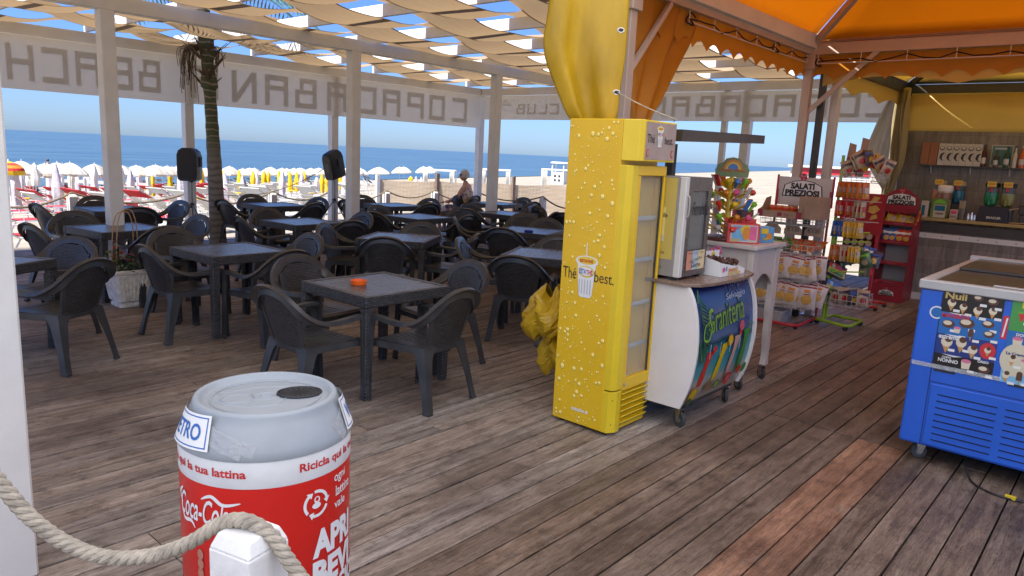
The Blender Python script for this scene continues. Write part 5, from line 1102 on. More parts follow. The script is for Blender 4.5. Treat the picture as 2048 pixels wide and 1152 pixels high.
# ---- red rack with the white sign: faces towards -X, spans y 2.62..3.30
RX, RY0, RY1 = 8.05, 2.66, 3.30
rk = thing('snack_rack', 'red tubular snack rack with white header sign, behind the white candy stand', 'rack', (RX, RY1, 0), radians(-90))   # local x runs along -Y, local y along +X
RW = RY1-RY0
b = MB()
for x in (.02, RW-.02): b.tube([(x, .30, 0.06), (x, .30, 1.48)], .014, 8)
b.tube([(.02, .30, .06), (.02, -.22, .045), (.08, -.27, .045), (RW-.08, -.27, .045), (RW-.02, -.22, .045), (RW-.02, .30, .06)], .018, 8); b.tube([(.02, .30, .9), (RW-.02, .30, .9)], .012, 8); b.tube([(.02, .30, .25), (RW-.02, .30, .25)], .012, 8); b.build('frame', rackred, rk, smooth=True, ang=50)
for x, y in ((.05, -.22), (RW-.05, -.22), (.05, .26), (RW-.05, .26)):
    b = MB(); b.tube([(x, y-.01, .024), (x, y+.01, .024)], .024, 14); b.build('castor', black, rk)
for z, h in ((1.10, .10), (.80, .10), (.50, .09), (.20, .09)): wirebasket(rk, .0, RW, -.05 if z > .9 else -.12, .28, z, h)
b = MB(); b.box(.02, RW-.02, .315, .325, 1.30, 1.62); sg = b.build('header_sign', var('sign_board', (.55, .53, .50), .5, amt=.04), rk)
b = MB(); b.box(-.0, .019, .31, .33, 1.30, 1.64); b.box(RW-.019, RW, .31, .33, 1.30, 1.64); b.build('sign_edge', rackred, rk)
def salati(parent, pos, right, up, s, off=.002, edge=None, face=None):
    A = [(x*s, y*s) for x, y in ((-.20, -.06), (.20, -.06), (.185, .05), (.10, .09), (.0, .105), (-.10, .09), (-.185, .05))]; Bp = [(x*.94, y*.90+.003*s) for x, y in A]
    shape2d(parent, 'logo_shape', [(A, 0), (Bp, 1), (circ(0, .135*s, .036*s, 16), 2)]+[([(0, .135*s), (.03*s*cos(a), .135*s+.03*s*sin(a)), (.03*s*cos(a+.2), .135*s+.03*s*sin(a+.2))], 1) for a in (.5, 2.6, 4.7)], pos, right, up, [edge or ink, face or white_ink, rackred], off, .0006)
    p = Vector(pos); u_ = Vector(up); label_text('SALATI', .23*s, .060*s, p+u_*.045*s, right, up, ink, parent, bold=.05, off=off+.009); label_text('PREZIOSI', .33*s, .060*s, p-u_*.022*s, right, up, ink, parent, bold=.05, off=off+.009)
salati(sg, (RW/2-.02, .315, 1.47), *LV, 1.15)
tr_ = thing('snack_box', 'open brown cardboard tray of snacks on top of the red rack', 'box', (RX-.10, RY1+.02, 1.175), radians(-93))
b = MB(); b.box(0, .50, 0, .30, 0, .006); b.poly([(0, 0, .006), (.5, 0, .006), (.5, 0, .075), (0, 0, .075)], (0, .004, 0)); b.poly([(0, .005, .006), (0, .3, .006), (0, .3, .22), (0, .18, .20), (0, .10, .10), (0, .005, .075)], (.004, 0, 0)); b.poly([(.496, .005, .006), (.496, .3, .006), (.496, .3, .24), (.496, .05, .22), (.496, .005, .075)], (.004, 0, 0)); b.box(.005, .495, .296, .30, .006, .10); b.build('tray', cardb, tr_)
for q_ in (rect(0, .06, 0, .075), rect(.44, .5, 0, .075), rect(.23, .28, .02, .06)): shape2d(tr_, 'tray_print', [(q_, 0)], (0, 0, 0), *LV, [maroon]); label_text('50', .05, .035, (.33, 0, .04), *LV, maroon, tr_)
cr = thing('snack_carton', 'closed brown cardboard carton at the right end of the tray on the red rack', 'box', (RX-.08, RY1-.42, 1.182), radians(-100)); b = MB(); b.box(0, .24, 0, .22, 0, .24); b.build('carton', cardb, cr, bev=.002)
def rp(x, y, z=0): return (RX+y, RY1-x, z)      # rack local -> world
r_ = random.Random(21)
for i in range(4): putbag(other['o'], *rp(.09+.07*i, .08, 1.182), (.3, 0, radians(-90)+.2*i), 'orange packet in the cardboard tray on the red rack, %s from the left' % 'first second third fourth'.split()[i], 'orange snack packets', .8)
W4 = 'leftmost,second from left,third from left,fourth from left,fifth from left,sixth from left,seventh from left,rightmost'.split(',')
for i in range(10):
    k = 'g' if i < 5 else 'o'
    putbag(other[k], *rp(.05+.06*i, .02+.10*(i % 2), .82+.03*(i % 2)), (radians(-60), 0, radians(-90)+r_.uniform(-.3, .3)), '%s snack packet lying in the second basket of the red rack, %s of ten' % ('green' if i < 5 else 'orange', 'first second third fourth fifth sixth seventh eighth ninth tenth'.split()[i]), None, 1.05)
for row, (z, nm) in enumerate(((.515, 'third basket'), (.215, 'lowest basket'))):
    for i in range(7):
        for j in range(2):
            putbag(chipbag, *rp(.04+.098*i+.03*j, -.085+.13*j+r_.uniform(-.01, .01), z+.02*j), (r_.uniform(-.25, .0), r_.uniform(-.30, .30), radians(-90)+r_.uniform(-.35, .35)), 'white crisp packet in the %s of the red rack, %s row, %s' % (nm, ('front', 'back')[j], W4[i if i < 6 else 7]), None, 1.13)
for i, x in enumerate((.02, .24, .45)):
    b = MB(); b.poly([(0, 0, 0), (.20, 0, 0), (.20, 0, .06), (.15, 0, .11), (.05, 0, .11), (0, 0, .06)], (0, .003, 0)); o = b.build('price_card', cardb, loc=rp(x, .02+.04*i, .99), rz=radians(-90))
    tag(o, 'brown price card above the second basket of the red rack, '+('left one', 'middle one, reading 1,20', 'right one, reading 1,20')[i], 'price card', 'price cards on the red rack')
    if i: label_text('€ 1,20', .13, .045, (.10, 0, .055), *LV, ink, o)
bx = thing('storage_crate', 'pale grey plastic crate on the deck under the red rack', 'crate', (*rp(.02, -.16, 0)[:2], .001), radians(-90)); b = MB()
b.loft([[(x0, y0, z) for x0, y0 in ((-i_, -i_), (.38+i_, -i_), (.38+i_, .26+i_), (-i_, .26+i_))] for z, i_ in ((.0, -.015), (.135, .0), (.135, .012), (.15, .012), (.15, .0), (.012, -.02))]); b.build('tub', var('crate_grey', (.42, .42, .41), .5), bx, bev=.003)
b = MB()
for i in range(12): b.box(.01+.031*i, .018+.031*i, -.012, -.004, .01, .12)
b.build('ribs', var('crate_grey2', (.42, .42, .41), .5), bx)

# ---- green rack: pole frame, hanging sachets, hooked along its side
GX, GY = 8.35, 2.60
gk = thing('snack_rack', 'tall lime green snack rack with hanging sachets and an L-shaped foot', 'rack', (GX, GY, 0), radians(-90)); b = MB()
b.tube([(0, 0, .07), (0, 0, 1.88)], .017, 8); b.tube([(.0, .10, .07), (.0, .10, 1.2)], .014, 8); b.tube([(-.08, -.02, .06), (.28, -.16, .06), (.33, -.12, .06), (.33, .30, .06), (.0, .34, .06)], .018, 8); b.tube([(0, .10, .07), (0, .34, .06)], .016, 8)
for z in (.62, .95, 1.05): b.tube([(0, 0, z), (.05, -.08, z), (.28, -.02, z+.02), (.34, .1, z+.02)], .008, 6)
b.build('frame', rackgreen, gk, smooth=True, ang=50)
for x, y in ((.29, -.14), (.32, .28), (-.06, .0)):
    b = MB(); b.tube([(x, y-.012, .028), (x, y+.012, .028)], .028, 14); b.build('castor', black, gk)
for z, h in ((1.62, .08), (.26, .13)): wirebasket(gk, .03, .42, -.10, .25, z, h)
for z in (1.60, 1.40, 1.18, .90):
    b = MB()
    for i in range(7): b.tube([(.05+.05*i, .16, z), (.05+.05*i, -.12, z+.005), (.05+.05*i, -.135, z+.02)], .0025, 4)
    b.tube([(.03, .16, z), (.40, .16, z)], .004, 5); b.build('hooks', wire, gk)
def gp(x, y, z=0): return (GX+y, GY-x, z)
sach = {}
for k, m in (('orange', obag), ('red', rbag), ('brown', cbag), ('blue', bbag), ('yellow', ybag)):
    t = thing('sachet', 'x', 'sachet', (0, 0, -50)); b = MB()
    for s in (-1, 1): b.grid(lambda a, c: ((a-.5)*.085, s*.009*(sin(pi*a)**.6)*(sin(pi*c)**.6)+.0003*s, -.17*c), 4, 7)
    p = b.build('packet', m, t, smooth=True); shape2d(p, 'packet_print', [(rect(-.028, .028, -.11, -.05), 0), (circ(0, -.13, .02), 1)], (0, -.010, 0), *LV, [candy_cols[6] if k != 'brown' else rackred, ybag]); sach[k] = [t, False]
def hang(k, x, y, z, i, where, ordn):
    t, u_ = sach[k]; lab = '%s sachet in the %s row of the green rack, %s' % (k, where, ordn); rot = (r_.uniform(-.12, .12), r_.uniform(-.06, .06), radians(-90+62)+r_.uniform(-.15, .15))
    if not u_: t.location = gp(x, y, z); t.rotation_euler = rot; t['label'] = lab; t['group'] = 'sachets hanging on the green rack'; sach[k][1] = True
    else: dup(t, gp(x, y, z), rot=rot, label=lab, group='sachets hanging on the green rack')
ORD = 'first,second,third,fourth,fifth,sixth,seventh,eighth,ninth,tenth,eleventh,twelfth,thirteenth'.split(',')
for row, (z, ks) in enumerate(((1.60, ['orange']*8), (1.40, ['red']*5+['brown']*3), (1.18, ['blue']*3+['yellow']*5), (.92, ['orange']*3+['brown']*2+['yellow']*3))):
    for i, k in enumerate(ks):
        hang(k, .045+.036*i, -.11+.008*(i % 3), z, i, ('top', 'second', 'third', 'lowest')[row], ORD[i]+' from the left')
        if i % 2 == 0: hang(k, .05+.036*i, -.02, z, i, ('top', 'second', 'third', 'lowest')[row], 'hung behind, %s from left' % ORD[i])
for i in range(13):
    putbag(other['cdrcyc'[i % 6]], *gp(.08+.028*i, .02+.1*r_.random(), 1.66+.10*sin(pi*i/13)+.02*(i % 2)), (r_.uniform(-.6, .3), r_.uniform(-.6, .6), radians(-60)+r_.uniform(-.7, .7)), 'small snack packet heaped in the top basket of the green rack, %s from the left' % ORD[i], 'packets heaped on the green rack', 1.1)
for i in range(10):
    putbag(other['dbgdcg'[i % 6]], *gp(.10+.035*i, .02+.1*r_.random(), .66+.06*sin(pi*i/10)+.03*(i % 2)), (r_.uniform(-.9, .2), r_.uniform(-.6, .6), radians(-60)+r_.uniform(-.7, .7)), 'dark snack packet in the middle heap of the green rack, %s from the left' % ORD[i], 'packets in the middle of the green rack', 1.15)
for i in range(7):
    putbag(other['cdc'[i % 3]], *gp(.12+.045*i, -.02+.08*(i % 2), .28), (r_.uniform(-.3, .1), r_.uniform(-.3, .3), radians(-60)+r_.uniform(-.4, .4)), 'snack packet in the bottom basket of the green rack, %s from the left' % ORD[i], 'packets in the bottom of the green rack', 1.1)
for i, z in enumerate((.62, .42)):
    t = card_box('sweet_carton', 'dark carton with a bright coloured front tilted on the green rack, %s one' % ('upper', 'lower')[i], gp(.02, -.14, z), 0, .27, .07, .14, dbag, [(rect(.01, .26, .07, .13), candy_cols[4] if i else candy_cols[3]), (rect(.01, .26, .01, .075), candy_cols[0]), (circ(.07, .10, .025), candy_cols[6]), (rect(.03, .23, .018, .045), gbag)], [('gommose', .20, .04, .13, .045, candy_cols[1], -.0)])
    t.rotation_euler = (-.2, radians(22), radians(-32))
b = MB(); b.poly([(0, 0, 0), (.10, 0, 0), (.10, 0, .34), (.03, 0, .36)], (0, .006, 0)); b.poly([(.12, .0, .0), (.20, 0, 0), (.22, 0, .40), (.15, .0, .42)], (0, .006, 0)); tag(b.build('header_card', cardb, loc=gp(-.02, .12, 1.66), rz=radians(-75)), 'torn upright cardboard header at the top left of the green rack', 'card')
# ---- red "to go" crisp display further back, cans of crisps below
tg = thing('crisp_display', 'red floor display for crisp tubes with printed crisps, between the green rack and the bar', 'display', (9.85, 3.02, 0), radians(-90)); b = MB()
b.tube([(.46, .05, .06), (.46, .05, .95)], .02, 8); b.tube([(.1, -.1, .05), (.62, -.1, .05)], .018, 8); b.tube([(.1, .3, .05), (.62, .3, .05)], .018, 8); b.tube([(.46, -.1, .05), (.46, .3, .05)], .018, 8); b.build('frame', rackred, tg, smooth=True)
for x, y in ((.12, -.1), (.6, -.1), (.12, .3), (.6, .3)): b = MB(); b.tube([(x, y-.012, .026), (x, y+.012, .026)], .026, 12); b.build('castor', black, tg)
b = MB(); b.box(.0, .52, .0, .012, .95, 1.45); sg = b.build('header_sign', var('sign_red', (.36, .012, .02), .4, amt=.08), tg)
shape2d(sg, 'printed_crisps', [([(.33, .36), (.42, .40), (.46, .46), (.38, .47)], 0), ([(.33, .27), (.40, .25), (.47, .31), (.42, .36), (.34, .34)], 0), ([(.36, .17), (.45, .20), (.44, .25), (.38, .23)], 0)], (0, 0, .95), *LV, [chipm]); label_text('*GO', .17, .06, (.12, 0, 1.10), *LV, white_ink, sg, bold=.05); label_text('TO', .08, .04, (.14, 0, 1.17), *LV, white_ink, sg, bold=.05)
for i in range(16):
    r, c = divmod(i, 4); col = (gbag, gbag, obag, rbag)[c]; b = MB(); b.cyl((0, 0, 0), (0, .14, 0), .037, None, 16); t = thing('crisp_tube', '%s crisp tube in the red floor display, %s row, %s' % (('green', 'green', 'orange', 'red')[c], ('top', 'second', 'third', 'bottom')[r], ORD[c]+' from left'), 'tube', (9.86, 3.02-.13-.085*c, .91-.085*r), radians(-90), 'crisp tubes in the red display')
    b.build('tube', col, t, smooth=True, ang=50); b = MB(); b.cyl((0, -.006, 0), (0, -.0005, 0), .038, None, 16); b.build('cap', cbag, t)
b = MB(); b.box(.08, .46, .0, .16, .555, .562); b.box(.08, .46, .145, .15, .57, .95); b.box(.075, .08, 0, .15, .56, .95); b.box(.46, .465, 0, .15, .56, .95); b.build('tube_bin', rackred, tg)
# ---- red cardboard stand
st = thing('snack_stand', 'red cardboard snack stand with arched SALATI PREZIOSI header and mostly empty white shelves', 'stand', (10.65, 2.73, 0), radians(-90)); sw = .38
cr_ = var('card_red', (.27, .012, .022), .45, amt=.08); cw = var('card_white', (.50, .50, .49), .5, amt=.04)
for x in (0, sw):
    b = MB(); b.poly([(x, 0, 0), (x, .50, 0), (x, .46, 1.20), (x, .20, 1.20), (x, .06, 1.0), (x, .03, .3)], (.006*(1 if x else -1), 0, 0)); b.build('side', cr_, st)
b = MB(); b.box(.001, sw-.001, .0, .012, 0, .235); bp = b.build('base_front', cr_, st); salati(bp, (sw/2, 0, .11), *LV, .50, edge=cr_)
b = MB(); b.box(.001, sw-.001, .44, .45, .24, 1.18); b.build('back', cw, st)
for i, z in enumerate((.24, .50, .78, 1.03)):
    y0 = .03+.03*i; b = MB(); b.box(.001, sw-.001, y0+.01, .43, z, z+.006); b.build('shelf', cw, st); b = MB(); b.box(.001, sw-.001, y0-.0, y0+.009, z-.005, z+.045); e_ = b.build('shelf_lip', cr_, st); label_text('salatipreziosi', .14, .012, (sw/2, y0, z+.02), *LV, plain('lip_ink%d' % i, (.45, .3, .3)), e_)
b = MB(); hpf = [(-.03, 1.24), (.41, 1.24), (.40, 1.40), (.36, 1.44), (.28, 1.50), (.19, 1.53), (.10, 1.50), (.02, 1.44), (-.02, 1.40)]; b.poly([(x, .10, z) for x, z in hpf], (0, .006, 0)); hd_ = b.build('header', cr_, st); salati(hd_, (sw/2, .10, 1.36), *LV, .95)
b = MB(); b.poly([(0, .106, 1.2), (sw, .106, 1.2), (sw, .106, 1.24), (0, .106, 1.24)], (0, .3, 0)); b.build('header_tray', cr_, st)
def sp_(x, y, z): return (10.65+y, 2.73-x, z)
for i in range(12): putbag(other['y'], *sp_(.05+.056*(i % 6), .15+.09*(i//6), 1.05+.05*(i//6)), (radians(-35)+r_.uniform(-.3, .3), r_.uniform(-.4, .4), radians(-90)+r_.uniform(-.4, .4)), 'yellow crisp packet on the red stand, top shelf, %s row, %s from left' % (('front', 'back')[i//6], ORD[i % 6]), 'yellow snack packets', 1.15)
for i in range(8): putbag(other['b' if i % 4 < 2 else 'r'], *sp_(.06+.085*(i % 4), .12+.1*(i//4), .79), (-.15, r_.uniform(-.15, .15), radians(-90)+r_.uniform(-.2, .2)), '%s crisp packet on the red stand, second shelf, %s row, %s from left' % ('blue' if i % 4 < 2 else 'red', ('front', 'back')[i//4], ORD[i % 4]), None, 1.15)
# ================================================================== BAR
panelw, nt, pb = wood('bar_panelling', (.27, .24, .21), (.38, .34, .30), (.16, .14, .125), .5, (1, 9, 1.2), 1.4, .2)
v = coords(nt, (1, 1, 1)); br = N(nt, 'ShaderNodeTexBrick'); sp = N(nt, 'ShaderNodeSeparateXYZ'); cb = N(nt, 'ShaderNodeCombineXYZ'); nt.links.new(v, sp.inputs[0]); nt.links.new(sp.outputs[1], cb.inputs[0]); nt.links.new(sp.outputs[2], cb.inputs[1]); nt.links.new(cb.outputs[0], br.inputs[0])
br.inputs['Scale'].default_value = 1; br.inputs['Brick Width'].default_value = .75; br.inputs['Row Height'].default_value = .19; br.inputs['Mortar Size'].default_value = .002; br.inputs['Color1'].default_value = (1, 1, 1, 1); br.inputs['Color2'].default_value = (.72, .70, .68, 1); br.inputs['Mortar'].default_value = (.4, .4, .4, 1)
mx = N(nt, 'ShaderNodeMix', data_type='RGBA', blend_type='MULTIPLY'); mx.inputs[0].default_value = .9; nt.links.new(pb.inputs['Base Color'].links[0].from_socket, mx.inputs[6]); nt.links.new(br.outputs[0], mx.inputs[7]); nt.links.new(mx.outputs[2], pb.inputs['Base Color'])
b = MB(); b.box(11.96, 11.99, -1.2, 2.92, 0, 2.335); tag(b.build('back_wall', panelw), 'grey-brown wood panelled wall behind the bar', 'wall')
bc = thing('bar_counter', 'long bar counter with grey wood front, white strip with studs and a pale wooden edge', 'counter', (11.22, 2.42, 0)); ctw = wood('counter_edge', (.42, .31, .13), (.5, .38, .17), (.33, .23, .09), .45, (14, 1, 14), 2, .1)[0]
b = MB(); b.box(.02, .05, -3.6, 0, .10, 1.06); b.box(.05, .60, -.03, 0, .10, 1.06); b.build('front', panelw, bc); b = MB(); b.box(.0, .019, -3.6, 0, .955, 1.075); b.build('dark_fascia', var('dark_fascia', (.05, .042, .038), .5), bc)
b = MB(); b.box(.006, .0195, -3.6, 0, .865, .935); ws = b.build('white_strip', white_paint, bc); b = MB()
for i in range(16): b.cyl((.003, -.12-.21*i, .90), (.008, -.12-.21*i, .90), .008, None, 8)
b.build('stud', dark_metal, ws); b = MB(); b.box(-.05, .62, -3.62, .03, 1.105, 1.145); b.build('worktop', ctw, bc, bev=.004); b = MB(); b.box(.012, .0195, -3.6, 0, .0, .098); b.build('plinth', alu_w, bc)
CZ = 1.146
def jar(x, y, s, m, lab, price=True, lid=None, grp='slush drink dispensers on the bar'):
    t = thing('drink_dispenser', lab, 'dispenser', (x, y, CZ)); glassy = m
    b = MB(); b.lathe([(.04*s, .20*s), (.075*s, .23*s), (.085*s, .30*s), (.080*s, .38*s)], 20); b.build('bowl', m, t, smooth=True)
    b = MB(); b.lathe([(.079*s, .381*s), (.076*s, .45*s)], 20); b.build('clear_rim', gl2, t, smooth=True); b = MB(); b.lathe([(.084*s, .451*s), (.086*s, .50*s), (.07*s, .51*s)], 20); b.build('lid', lid or black, t, smooth=True)
    b = MB(); b.box(-.11*s, .09*s, -.085*s, .085*s, 0, .199*s); b.build('base', dark_metal, t, bev=.008)
    b = MB(); b.tube([(-.085*s, .0, .285*s), (-.115*s, 0, .27*s), (-.115*s, 0, .22*s)], .014*s, 8); b.build('tap', m, t, smooth=True)
    if price:
        b = MB(); b.box(-.098*s, -.094*s, -.05*s, .05*s, .455*s, .525*s); p = b.build('price_tag', candy_cols[0], t); label_text('€ 2,50', .07*s, .028*s, (-.098*s, 0, .49*s), *LU, red_ink, p, bold=.03)
        b = MB(); b.box(-.10*s, -.088*s, -.016*s, .016*s, .40*s, .45*s); b.build('red_label', rackred, t)
    t['group'] = grp; return t
slushg = plain('slush_green', (.02, .20, .08), .15); slushy = plain('slush_olive', (.20, .20, .05), .15); slushb = plain('slush_blue', (.02, .13, .22), .15); slusho = plain('slush_orange', (.5, .16, .02), .15); jarb = plain('jar_brown', (.22, .10, .05), .2)
jar(11.42, 1.63, 1.0, slushg, 'drink dispenser filled with bright green slush, left one of the pair on the right'); jar(11.42, 1.45, 1.0, slushy, 'drink dispenser filled with olive slush, right one of the pair on the right')
jar(11.62, 2.28, .98, slusho, 'drink dispenser filled with orange drink behind the green leaflet box', lid=cbag); jar(11.62, 2.05, .98, slushb, 'drink dispenser filled with blue drink behind the green leaflet box', lid=cbag)
sc_ = thing('slush_machine', 'dark cloth-covered base of the slush machine, lettered ERAKLER', 'machine', (11.24, 1.74, CZ), radians(-90)); b = MB(); b.loft([[(0, 0, 0), (.36, 0, 0), (.36, .12, 0), (0, .12, 0)], [(.02, .02, .20), (.34, .02, .20), (.34, .12, .20), (.02, .12, .20)]]); b.build('cover', var('navy_cover', (.012, .014, .03), .6), sc_, bev=.006); label_text('ERAKLER', .16, .03, (.20, -.001, .06), *LV, alu_w, sc_, bold=.03, off=.012)
t = thing('glass_jar', 'big white lidded jar in the middle of the left group on the bar', 'jar', (11.42, 2.17, CZ)); b = MB(); b.lathe([(.07, .0), (.085, .02), (.088, .36)], 24); b.build('jar', cbag, t, smooth=True); b = MB(); b.lathe([(.0885, .25), (.0885, .34)], 24, caps=False); b.build('brown_band', jarb, t, smooth=True); b = MB(); b.lathe([(.092, .361), (.094, .42), (.08, .44), (.001, .445)], 24); b.build('lid', wlam, t, smooth=True)
lb = card_box('leaflet_box', 'green and white printed box standing in front of the jars on the bar', (11.20, 2.27, CZ), radians(-90), .19, .06, .26, var('leaf_print', (.12, .22, .04), .4, amt=.4, scale=30), [(rect(.035, .18, .01, .18), candy_cols[6]), (rect(.045, .17, .10, .17), slushb), (rect(.06, .16, .05, .075), plain('tan', (.35, .26, .10), .5)), ([(.02, .20), (.06, .245), (.11, .255), (.16, .23), (.18, .20)], candy_cols[1])], [('+ TERRAE', .09, .014, .11, .063, ink, 0)])
card_box('leaflet_box', 'narrow white carton with a blue label, leftmost on the bar', (11.20, 2.39, CZ), radians(-90), .09, .06, .22, candy_cols[6], [(rect(.01, .05, .02, .16), slushb)])
card_box('sugar_box', 'small pink and white box right of the green leaflet box on the bar', (11.22, 2.04, CZ), radians(-90), .09, .06, .13, candy_cols[6], [(rect(.01, .08, .07, .12), candy_cols[2]), (rect(.01, .08, .02, .05), plain('tan2', (.3, .2, .12), .5))], [('SUGAR', .06, .016, .045, .09, rackred, 0)])
t = thing('straw_holder', 'clear cup full of paper straws on the bar', 'cup', (11.27, 1.91, CZ)); b = MB(); b.lathe([(.038, 0), (.045, .15)], 16, caps=False); b.build('cup', gl2, t, smooth=True)
b = MB(); r_ = random.Random(2)
for i in range(26): a = r_.uniform(0, 6.28); q = .03*sqrt(r_.random()); b.cyl((q*cos(a), q*sin(a), .002), (q*1.4*cos(a), q*1.4*sin(a), .24+.015*r_.random()), .0045, None, 5)
b.build('straws', [cbag], t)
for i, (y, s) in enumerate(((1.83, 1), (1.79, 1.2), (1.755, .9))):
    b = MB(); b.lathe([(.018*s, 0), (.022*s, .05*s), (.012*s, .075*s), (.012*s, .09*s), (.001, .092*s)], 12); tag(b.build('shaker', chrome, loc=(11.26, y, CZ), smooth=True), 'small steel shaker on the bar, %s of three between the straws and the slush machine' % ('left', 'middle', 'right')[i], 'shaker', 'steel shakers on the bar')
t = thing('radio', 'small device with tangled pale cables at the right end of the bar', 'radio', (11.35, 1.30, CZ), radians(-90)); b = MB(); b.box(0, .18, 0, .08, .12, .24); b.box(.02, .16, .01, .07, 0, .12); b.build('body', dark_metal, t, bev=.01); b = MB(); b.tube(spline([(.0, -.01, .2), (-.1, -.05, .16), (-.13, -.06, .03), (.0, -.05, .01), (.1, -.05, .02), (.2, -.04, .01)], 5), .006, 6); b.tube(spline([(.05, -.02, .26), (.12, -.05, .22), (.2, -.02, .26), (.25, -.02, .18)], 5), .009, 6); b.build('cable', cbag, t, smooth=True)
b = MB()       # green sprigs behind the stand
for i in range(34):
    a = r_.uniform(0, 6.28); p = Vector((r_.uniform(-.03, .03), r_.uniform(-.30, .28), .18+.12*r_.random())); d = Vector((.3*cos(a), cos(a), abs(sin(a)))).normalized()*.035; w = Vector((-.3, .4, .5)).cross(d).normalized()*.012; b.add([p, p+d*.5+w, p+d, p+d*.5-w], [(0, 1, 2, 3)])
for y in (-.22, -.05, .2): b.tube([(0, y*.6, .03), (0, y, .28)], .004, 5)
b.lathe([(.04, 0), (.05, .06)], 10, (0, .0, 0)); tag(b.build('pot_plant', leafm, loc=(11.55, 2.46, CZ)), 'low green sprigs at the left end of the bar behind the red header', 'plant')
# shelf on the wall
sh = thing('wall_shelf', 'narrow dark wall shelf with three pale brackets', 'shelf', (11.958, 2.62, 1.86)); b = MB(); b.box(-.13, 0, -1.22, .02, -.018, 0); b.build('board', dark_metal, sh)
for y in (-.13, -.62, -1.08): b = MB(); b.bar((-.06, y, -.019), (-.005, y, -.11), .012, .02); b.build('bracket', alu_w, sh)
SZ = 1.861
wcar = var('bottle_carton', (.50, .46, .42), .5, amt=.05); tcar = var('tan_carton', (.28, .10, .035), .5, amt=.1)
for i in range(2): card_box('gift_box', 'tan brown upright bottle carton, %s of two at the left end of the wall shelf' % ('left', 'right')[i], (11.84, 2.625-.105*i, SZ), radians(-90), .10, .10, .31, tcar)
for i in range(6):
    o = card_box('gift_box', 'white bottle carton with black crescent on the wall shelf, %s of six' % ORD[i], (11.84, 2.41-.088*i, SZ), radians(-90), .085, .10, .30, wcar, [(circ(.042, .235, .034, 18, .030), ink), (circ(.042, .240, .026, 18, .020), wcar), ([(.02, .10), (.03, .15), (.06, .175), (.085, .17), (.065, .15), (.055, .12), (.06, .085), (.075, .06), (.05, .065)], ink), (circ(.072, .10, .018, 14, .03), candy_cols[6])]); o['group'] = 'white bottle cartons on the wall shelf'
def bottle(x, y, m, lab, h=.29, lm=None, cap=ink, r=.034):
    t = thing('bottle', lab, 'bottle', (x, y, SZ)); b = MB(); b.lathe([(r*.95, 0), (r, .01), (r, h*.55), (r*.8, h*.66), (r*.36, h*.76), (r*.33, h*.95)], 18); b.build('glass', m, t, smooth=True); b = MB(); b.lathe([(r*.42, h*.951), (r*.42, h*1.03)], 12); b.build('cap', cap, t)
    b = MB(); n = 8; b.loft([[((r+.0008)*cos(a), (r+.0008)*sin(a), z) for a in [pi-1.1+2.2*i/n for i in range(n+1)]] for z in (h*.15, h*.42)], False, False); b.build('label', lm or candy_cols[6], t)
darkred = plain('wine_glass_mat', (.06, .008, .012), .1); greenb = plain('green_glass', (.015, .06, .02), .08); orangeb = plain('aperitif', (.5, .10, .02), .15); milk = plain('milk_glass', (.5, .46, .42), .3)
bottle(11.88, 1.86, darkred, 'dark red bottle on the wall shelf right of the white cartons'); bottle(11.86, 1.71, plain('brown_glass', (.08, .05, .03), .1), 'small brown bottle in front of the framed picture on the wall shelf', .22, r=.03); bottle(11.86, 1.59, greenb, 'green bottle in front of the framed picture on the wall shelf', .27); bottle(11.88, 1.50, milk, 'white bottle on the wall shelf', .28, r=.028); bottle(11.88, 1.42, orangeb, 'orange bottle at the right end of the wall shelf', .28, candy_cols[6], candy_cols[6])
t = thing('picture', 'framed teal picture leaning on the wall shelf behind two bottles', 'picture', (11.945, 1.79, SZ), radians(-90)); b = MB(); b.box(0, .25, 0, .012, 0, .30); b.build('frame', wcar, t, bev=.002); shape2d(t, 'print', [(rect(.012, .238, .03, .288), 0), (rect(.04, .2, .24, .265), 1), (circ(.07, .12, .035, 14, .05), 2)], (0, 0, 0), *LV, [plain('teal', (.06, .16, .17), .4), pale, plain('tealdark', (.02, .05, .06), .4)])

# ================================================================== BLUE ICE CREAM FREEZER
fblue = var('freezer_blue', (.018, .10, .50), .38, amt=.12, scale=3, bs=.05, bscale=30); FX, FY, Z0, ZT = 4.78, .955, .115, 1.06
fz = thing('ice_cream_freezer', 'big blue chest freezer covered with ice cream posters, on castors at the right', 'freezer', (FX, FY, 0), radians(-90)); FW, FD = 1.75, 1.55   # local x along -Y, local y along +X
b = MB(); b.poly([(.0, .0, Z0), (0, FD, Z0), (0, FD, ZT), (0, .0, ZT)], (.0, 0, 0)) if False else None; b.box(0, FW, 0, FD, Z0, ZT); b.build('body', fblue, fz, bev=.012, seg=2)
b = MB(); b.box(.115, .119, -.0015, 0, Z0+.01, ZT-.01); b.box(.12, FW, -.0015, 0, .515, .519); b.build('panel_gap', plain('gap', (.005, .015, .08), .6), fz)
b = MB(); b.box(.13, FW-.02, -.010, -.002, Z0+.015, .505); gr = b.build('vent_panel', fblue, fz, bev=.003); b = MB()
for c in range(4):
    for r in range(8): b.box(.17+.34*c, .17+.34*c+.30, -.0125, -.0101, .165+.040*r, .171+.040*r)
b.build('vent_slot', plain('slot', (.003, .006, .02), .8), gr)
edge = var('grey_rim', (.40, .39, .38), .4, .1, amt=.05)
b = MB(); b.box(-.012, FW+.01, -.018, .05, ZT+.001, ZT+.055); b.box(-.012, .05, .0505, FD-.05, ZT+.001, ZT+.055); b.box(-.012, FW+.01, FD-.05, FD, ZT+.001, ZT+.085); b.build('rim', edge, fz, bev=.006)
